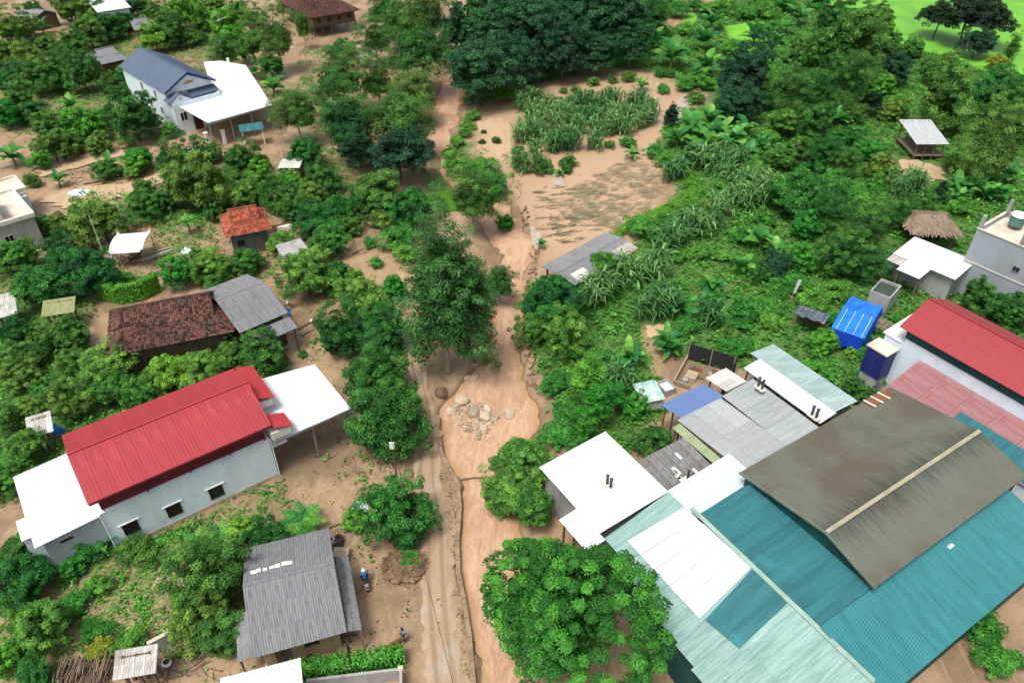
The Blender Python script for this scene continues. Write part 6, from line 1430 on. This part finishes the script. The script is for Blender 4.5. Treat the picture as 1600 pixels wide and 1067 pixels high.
for a in ((0, 0, L_ * .7, .15), (0, .15, .15, W_)): MB().box(a[0], a[1], -.2, a[2], a[3], .6).build('wall', wood_pale, e)
for i in range(9): xx, yy = random.uniform(.4, L_ + 1.5), random.uniform(.4, W_ - .4); MB().box(xx, yy, -.05, xx + random.uniform(.3, .9), yy + random.uniform(.2, .6), random.uniform(.1, .5)).build('crate', random.choice([wood, wood_pale, concrete, rust]), e)
MB().box(0, W_, -.2, L_ + 2.5, W_ + .1, 2.0).build('net', black_net, e); MB().box(L_ + 2.4, .3, -.2, L_ + 2.5, W_ - .01, 2.0).build('net', black_net, e); posts(e, [(.1, W_ - .1), (L_, W_ - .15), (L_ + 2.3, W_ - .15), (-.2, -.3)], 2.1, .06, wood_pale, sq=False)
MB().box(.8, 1.2, .0, 1.9, 2.4, .55).build('feed_box', wood_pale, e)
# leaning white banner pole
a = P(1232, 478); e = empty('banner_pole', tuple(a), 0, 'leaning pole with white plastic strip rising from the vine patch', 'pole')
MB().tube((0, 0, -.2), (.5, .5, 3.2), .05).build('pole', wood_pale, e); MB().prism([(.25, .2, 1.6), (.55, .45, 3.3), (.95, .55, 3.1), (.5, .3, 1.5)], (.01, -.02, 0)).build('strip', white_sheet, e)
# utility poles and wires
def pole(u, v, hgt, label, r=.12, arm=True, mat=None):
    p = P(u, v); e = empty('utility_pole', (p[0], p[1], float(gz(p[0], p[1]))), 0, label, 'pole')
    MB().tube((0, 0, -.3), (0, 0, hgt), r, r * .65, 10).build('shaft', mat or concrete_pale, e)
    if arm: MB().bar((-.5, 0, hgt - .35), (.5, 0, hgt - .35), .08, .1).build('cross_arm', steel, e); [MB().tube((x, 0, hgt - .3), (x, 0, hgt - .1), .045, .03).build('insulator', white_paint, e) for x in (-.4, .4)]
    return V3(p[0], p[1], hgt - .1)
A1 = pole(200, 226, 7.0, 'pale concrete utility pole left of the blue roofed house'); A2 = pole(443, 224, 5.0, 'pale post with lamp box right of the white canopy', .1, False); A3 = pole(622, 762, 6.2, 'thin pole with white meter box beside the lane', .09, False, wood); A4 = pole(165, 405, 6.0, 'thin grey pole by the white tarpaulin canopy', .07, False); A5 = pole(534, 283, 3.6, 'short leaning post on mud among the trees', .06, False, wood_pale)
o = MB().box(A3[0] - .2, A3[1] - .2, A3[2] - 1.2, A3[0] + .2, A3[1] - .1, A3[2] - .5).build('meter_box', plastic_white); tag(o, 'white electric meter box fixed to the lane pole', 'box')
def wire(a, b, sag, label):
    a = V3(*a); b = V3(*b); mb = MB(); prev = a
    for k in range(1, 25):
        t = k / 24; p = a + (b - a) * t; p[2] -= sag * 4 * t * (1 - t); mb.tube(prev, p, .016, .016, 4); prev = p
    tag(mb.build('wire', cable), label, 'wire')
E_ = P(715, 1067, 4.5); wire(A3, (E_[0] + 1.5, E_[1] - 6, 5.5), .5, 'black wire running along the lane to the front'); wire(A3, (P(535, 1067, 4)[0], P(535, 1067, 4)[1], 4.0), .5, 'black wire from the lane pole to the walled yard') if False else None
wire(A4, A1, .8, 'black wire between the two poles on the left'); wire(A4, tuple(P(345, 450, 5.5)), .5, 'black wire from the tarpaulin pole to the tiled house')
wire(tuple(P(905, 697, 4.6)), tuple(P(868, 560, 5.0)), .4, 'thin yellowish wire from the white roof to the bank')
# clothes line
a = P(538, 985, 1.7); b = P(548, 1045, 1.7); e = empty('clothes_line', (a[0], a[1], 0), 0, 'line with hanging clothes behind the grey house corner', 'clothes line'); d = b - a
for q_ in (V3(0, 0, 0), V3(d[0], d[1], 0)): MB().tube(q_ - V3(0, 0, .2), q_ + V3(0, 0, 1.8), .04, .03).build('post', wood, e)
MB().tube((0, 0, 1.7), (d[0], d[1], 1.7), .012, .012, 4).build('line', cable, e)
for i, (t, m_) in enumerate(((.30, cloth_grey), (.42, cloth_dark), (.54, cloth_dark), (.66, cloth_pink), (.76, cloth_dark))):
    q_ = d * t; u_ = unit(V3(d[0], d[1], 0)); n_ = V3(-u_[1], u_[0], 0); vs = []
    for k in range(5):
        for s in range(4): vs.append(q_ + u_ * (s / 3 * .42 - .21) + n_ * (.05 * math.sin(s * 2 + k) + .03 * k) + V3(0, 0, 1.7 - .17 * k))
    MB().add([(v_[0], v_[1], v_[2] if True else 0) for v_ in vs], [(k * 4 + s, k * 4 + s + 1, k * 4 + s + 5, k * 4 + s + 4) for k in range(4) for s in range(3)]).build('garment', m_, e)
for i in range(8):
    u, v = 400 + i * 19 + random.uniform(-6, 6), 0; v = 1032 - (u - 395) * .27 + random.uniform(2, 16); a = P(u, v); an = random.uniform(-.5, .9); l_ = random.uniform(.6, 1.8); o = MB().bar((0, 0, .1), (math.cos(an) * l_, math.sin(an) * l_, random.uniform(.08, .3)), random.uniform(.08, .2), .06).build('timber_offcut', random.choice([wood, wood_pale, wood]), loc=(a[0], a[1], float(gz(a[0], a[1])))); tag(o, None, 'timber', 'timber scraps under the eave of the grey house'); o['label'] = f'{ORD[i]} weathered timber scrap from the left along the grey house front'
# jars and boxes behind the grey house
def jar(u, v, r, h_, mat, label, cat='jar'):
    p = P(u, v); e = empty('clay_jar' if cat == 'jar' else 'basin', (p[0], p[1], float(gz(p[0], p[1]))), 0, label, cat)
    mb = MB()
    prof = [(.6, 0), (.95, .35), (1.0, .6), (.75, .95)]
    for (ra, za), (rb, zb_) in zip(prof[:-1], prof[1:]): mb.tube((0, 0, za * h_), (0, 0, zb_ * h_), ra * r, rb * r, 14)
    mb.build('body', mat, e); MB().tube((0, 0, h_ * .95), (0, 0, h_ * 1.05), r * .82, r * .82, 14).build('rim', mat, e); MB().tube((0, 0, h_ * 1.052), (0, 0, h_ * 1.06), r * .68, r * .68, 14).build('mouth', black, e)
jar(517, 848, .38, .6, concrete, 'grey jar at the gate behind the grey corrugated house'); jar(530, 846, .4, .7, M('jar_dark', (.08, .06, .05)), 'dark jar right of the grey jar'); jar(529, 856, .38, .6, MATS['jar_dark'], 'dark jar in front of its twin by the gate'); jar(522, 860, .25, .4, rust, 'small rusty pot beside the two dark jars')
jar(261, 1036, .35, .35, plastic_white, 'white round basin on the dark bottom yard', 'basin'); jar(486, 1036, .55, .7, rust, 'big rusty brown jar beside the clothes line'); jar(420, 1036, .25, .4, plastic_white, 'white pot under the eave of the grey house')
p = P(534, 868); o = MB().box(-.6, -.45, 0, .6, .45, .5).build('stone_block', stone, loc=(p[0], p[1], 0)); tag(o, 'pale stone block by the jars behind the grey house', 'block')
# gate behind grey house
f = Fr((506,836), (532,826), W=1, z=1.0); e = f.emp('bamboo_gate', 'low pale bamboo gate behind the grey corrugated house', 'gate')
for z in (.5, 1.0): MB().tube((0, 0, z), (f.L, 0, z), .04).build('rail', wood_pale, e)
for i in range(7): MB().tube((f.L * i / 6, 0, -.1), (f.L * i / 6, 0, 1.2), .035).build('picket', wood_pale, e)
# balustrade and white box beside the red tiled hut
f = Fr((424,354), (456,346), W=1, z=1.1); e = f.emp('balustrade', 'brown baluster rail right of the red tiled hut', 'railing')
MB().box(0, -.08, 1.0, f.L, .08, 1.12).build('rail', rust, e); MB().box(0, -.08, 0, f.L, .08, .12).build('base', rust, e)
for i in range(9): MB().tube((f.L * (i + .5) / 9, 0, .12), (f.L * (i + .5) / 9, 0, 1.0), .07, .05).build('baluster', rust, e)
p = P(447, 362); o = MB().box(-.9, -.4, 0, .9, .4, .9).build('white_block', cream, loc=(p[0], p[1], 0)); tag(o, 'cream masonry block below the brown baluster rail', 'block')
# white shed roof bit near blue house (upper middle)
f = Fr((434,262), (468,262), W=2.4, z=2.2); mono(f, 'small_shed', 'tiny shed with white and grey sheet roof near the round bush', 'shed', 0, f.L, 0, 2.4, 2.4, 2.1, 'y-', fibro_pale, 3, 1, .2, .03, 'sin', wall=wood, inset=.2)
# scrap near grey roofed house
for i, (u, v, m_, lab) in enumerate([(449, 474, plastic_white, 'white sack beside the grey roofed house'), (452, 493, tarp_blue, 'blue basin on the table by the grey roofed house'), (486, 502, plastic_white, 'white rag on the log pile near the grey roofed house'), (116, 706, tarp_blue, 'blue drum by the corner of the red roofed house'), (423, 594, navy, 'dark blue bundle behind the red roofed house')]):
    p = P(u, v); mb = MB(); k_ = .85 if i == 3 else .38; mb.tube((0, 0, .0), (.05, .03, .45 * k_), .42 * k_, .35 * k_, 10); mb.tube((.05, .03, .45 * k_), (.1, 0, .6 * k_), .35 * k_, .2 * k_, 10); o = mb.build(['sack', 'basin', 'rag_bundle', 'drum', 'bundle'][i], m_, loc=(p[0], p[1], 0)); tag(o, lab, ['sack', 'basin', 'rag', 'drum', 'bundle'][i])

# ---------------------------------------------------------------- people, motorbike, dog
def skin_body(name, joints, edges, radii, mat, parent, sub=1):
    me = bpy.data.meshes.new(name); me.from_pydata(joints, edges, []); me.materials.append(mat)
    o = bpy.data.objects.new(name, me); COL.objects.link(o); o.parent = parent
    m = o.modifiers.new('skin', 'SKIN'); s = o.modifiers.new('sub', 'SUBSURF'); s.levels = sub; s.render_levels = sub + 1
    if not me.skin_vertices: bpy.context.view_layer.objects.active = o
    for i, r in enumerate(radii): 
        me.skin_vertices[0].data[i].radius = (r, r); me.skin_vertices[0].data[i].use_root = (i == 0)
    m.use_smooth_shade = True
    return o
def ball(mb, c, r, sx=1, sy=1, sz=1, n=10):
    vs = []; fs = []
    for j in range(n + 1):
        a = math.pi * j / n - math.pi / 2
        for i in range(n): b = 2 * math.pi * i / n; vs.append((c[0] + r * sx * math.cos(a) * math.cos(b), c[1] + r * sy * math.cos(a) * math.sin(b), c[2] + r * sz * math.sin(a)))
    for j in range(n):
        for i in range(n): fs.append((j * n + i, j * n + (i + 1) % n, (j + 1) * n + (i + 1) % n, (j + 1) * n + i))
    return mb.add(vs, fs)
def head(parent, c, fw, hairmat, hat=None):
    """face on the side fw, hair cap, ears, nose, eyes, mouth"""
    c = V3(*c); fw = unit(V3(*fw)); sd_ = V3(-fw[1], fw[0], 0); mb = MB(); ball(mb, c, .105, 1, 1, 1.2, 12); mb.tube(c + fw * .09 + V3(0, 0, .01), c + fw * .13 - V3(0, 0, .02), .012, .02, 6)
    for s in (-1, 1): ball(mb, c + sd_ * .105 * s, .025, 1, 1, 1.4, 6)
    mb.tube(c - V3(0, 0, .2), c - V3(0, 0, .08), .05, .05, 8); h_ = mb.build('head', skin, parent)
    m2 = MB(); [ball(m2, c + fw * .095 + sd_ * .04 * s + V3(0, 0, .015), .012, n=6) for s in (-1, 1)]; m2.bar(c + fw * .1 + sd_ * -.025 - V3(0, 0, .06), c + fw * .1 + sd_ * .025 - V3(0, 0, .06), .01, .01); m2.build('face_features', cloth_dark, h_)
    m3 = MB(); ball(m3, c - fw * .02 + V3(0, 0, .035), .118, 1, 1, 1.15, 12); m3.build('hair', hairmat, h_) if hat is None else None
    if hat is not None: m4 = MB(); ball(m4, c + V3(0, 0, .045), .15, 1, 1, .95, 14); m4.tube(c + fw * .08 + V3(0, 0, .05), c + fw * .22 + V3(0, 0, .05), .1, .06, 10); m4.build('helmet', hat, parent)
def person(loc, rz, name, label, bodymat, legmat, J, hat=None):
    e = empty(name, loc, rz, label, 'person'); K = ['pel', 'che', 'nek', 'sl', 'el', 'hl', 'sr', 'er', 'hr', 'pl', 'kl', 'al', 'tl', 'pr', 'kr', 'ar', 'tr']
    pts = [J[k] for k in K]; rad = [.13, .15, .06, .07, .052, .036, .07, .052, .036, .105, .075, .05, .045, .105, .075, .05, .045]
    ed = [(0, 1), (1, 2), (1, 3), (3, 4), (4, 5), (1, 6), (6, 7), (7, 8), (0, 9), (9, 10), (10, 11), (11, 12), (0, 13), (13, 14), (14, 15), (15, 16)]
    skin_body('body', pts, ed, rad, bodymat, e)
    skin_body('trousers', [J[k] for k in ('pel', 'pl', 'kl', 'al', 'pr', 'kr', 'ar')], [(0, 1), (1, 2), (2, 3), (0, 4), (4, 5), (5, 6)], [.15, .125, .095, .07, .125, .095, .07], legmat, e)
    for el, hn in (('el', 'hl'), ('er', 'hr')):
        a = V3(*J[hn]); d = unit(V3(*J[hn]) - V3(*J[el])); s_ = unit(np.cross(d, V3(0, 0, 1)) + 1e-6); mb = MB(); ball(mb, a + d * .05, .045, 1, 1, .7, 8)
        for k in range(4): b = a + d * .08 + s_ * (.024 * k - .036); mb.tube(b, b + d * (.075 + .01 * (k in (1, 2))) - V3(0, 0, .02), .011, .008, 6)
        mb.tube(a + d * .04 + s_ * .04, a + d * .09 + s_ * .075, .012, .009, 6); mb.build('hand', skin, e)
    head(e, J['head'], (0, 1, -.1), cloth_dark, hat)
    for an in ('tl', 'tr'): t = J[an]; mb = MB(); ball(mb, (t[0], t[1] - .02, t[2] + .02), .06, .8, 1.9, .6, 8); mb.build('shoe', cloth_dark, e)
    return e
p = P(632, 999)
person((p[0], p[1], float(gz(p[0], p[1])) + .02), R(150), 'person', 'person in blue grey clothes walking on the muddy yard beside the dog', cloth_grey, cloth_dark,
       dict(pel=(0, 0, .88), che=(0, .05, 1.25), nek=(0, .07, 1.42), head=(0, .1, 1.55), sl=(-.19, .06, 1.35), el=(-.26, .02, 1.1), hl=(-.24, .14, .88), sr=(.19, .06, 1.35), er=(.26, .0, 1.1), hr=(.27, .1, .86), pl=(-.1, 0, .85), kl=(-.11, .14, .47), al=(-.11, .05, .09), tl=(-.11, .18, .04), pr=(.1, 0, .85), kr=(.11, -.02, .47), ar=(.11, -.2, .12), tr=(.11, -.08, .05)))
# motorbike, facing away
p = P(571, 909); mz = float(gz(p[0], p[1])); brz = R(20)
e = empty('motorbike', (p[0], p[1], mz), brz, 'motorbike with blue and dark bodywork parked on the muddy yard', 'motorbike')
def wheel(y):
    mb = MB(); n = 18
    for i in range(n): a, b = 2 * math.pi * i / n, 2 * math.pi * (i + 1) / n; mb.tube((0, y + .27 * math.cos(a), .3 + .27 * math.sin(a)), (0, y + .27 * math.cos(b), .3 + .27 * math.sin(b)), .05, .05, 6)
    wv = mb.build('tyre', cable, e); m2 = MB(); m2.tube((-.05, y, .3), (.05, y, .3), .05, .05, 8); [m2.tube((0, y, .3), (0, y + .24 * math.cos(k), .3 + .24 * math.sin(k)), .012, .012, 4) for k in np.arange(0, 6.28, .79)]; m2.build('rim', steel, wv)
wheel(-.62); wheel(.62)
MB().prism([(-.12, -.75, .62), (-.12, -.5, .8), (-.12, .1, .72), (-.12, .35, .45), (-.12, .0, .32), (-.12, -.5, .38)], (.24, 0, 0)).build('bodywork', cloth_blue, e)
MB().prism([(-.13, -.7, .78), (-.13, .12, .74), (-.13, .1, .82), (-.13, -.65, .88)], (.26, 0, 0)).build('seat', cloth_dark, e)
MB().prism([(-.17, .3, .95), (-.17, .48, 1.0), (-.17, .52, .5), (-.17, .38, .35)], (.34, 0, 0)).build('leg_shield', cloth_blue, e)
mb = MB(); mb.bar((-.36, .38, 1.05), (.36, .38, 1.05), .03, .03); mb.build('handlebar', steel, e); MB().tube((-.06, .62, .3), (-.05, .4, 1.0), .03).build('fork', steel, e); MB().box(-.09, .5, .85, .09, .58, 1.0).build('headlight', plastic_white, e)
MB().tube((.14, -.2, .3), (.14, -.85, .38), .04, .05).build('exhaust', steel, e); MB().box(-.07, -.92, .55, .07, -.86, .68).build('tail_light', red_sheet, e); MB().box(-.14, -1.0, .86, .14, -.7, .89).build('rack', steel, e); MB().box(-.12, -.95, .50, .12, -.93, .56).build('number_plate', plastic_white, e)
person((p[0], p[1], mz), brz, 'person', 'rider in blue rain coat and white helmet sitting on the motorbike', cloth_blue, cloth_dark,
       dict(pel=(0, -.2, .93), che=(0, -.1, 1.28), nek=(0, -.05, 1.44), head=(0, -.02, 1.57), sl=(-.2, -.08, 1.38), el=(-.3, .1, 1.16), hl=(-.34, .34, 1.08), sr=(.2, -.08, 1.38), er=(.3, .1, 1.16), hr=(.34, .34, 1.08), pl=(-.13, -.18, .9), kl=(-.2, .2, .78), al=(-.2, .08, .38), tl=(-.2, .2, .3), pr=(.13, -.18, .9), kr=(.2, .2, .78), ar=(.2, .08, .38), tr=(.2, .2, .3)), plastic_white)
# dog
p = P(620, 1005); e = empty('dog', (p[0], p[1], float(gz(p[0], p[1]))), R(-60), 'brown dog standing in front of the walking person', 'dog')
J = [(0, -.28, .46), (0, 0, .45), (0, .25, .48), (0, .38, .6), (0, .5, .66), (0, .62, .63), (-.08, .24, .3), (-.08, .22, .15), (-.08, .26, .02), (.08, .24, .3), (.08, .28, .15), (.08, .33, .02), (-.08, -.3, .32), (-.09, -.38, .17), (-.09, -.33, .02), (.08, -.28, .32), (.09, -.32, .17), (.09, -.26, .02), (0, -.42, .52), (0, -.58, .62)]
skin_body('body', J, [(0, 1), (1, 2), (2, 3), (3, 4), (4, 5), (2, 6), (6, 7), (7, 8), (2, 9), (9, 10), (10, 11), (0, 12), (12, 13), (13, 14), (0, 15), (15, 16), (16, 17), (0, 18), (18, 19)], [.11, .10, .13, .085, .085, .04, .055, .03, .03, .055, .03, .03, .07, .03, .03, .07, .03, .03, .03, .015], fur, e)
for s in (-1, 1): MB().prism([(s * .05, .46, .72), (s * .09, .46, .72), (s * .08, .45, .82)], (0, .02, 0)).build('ear', fur, e)
settle_labels()
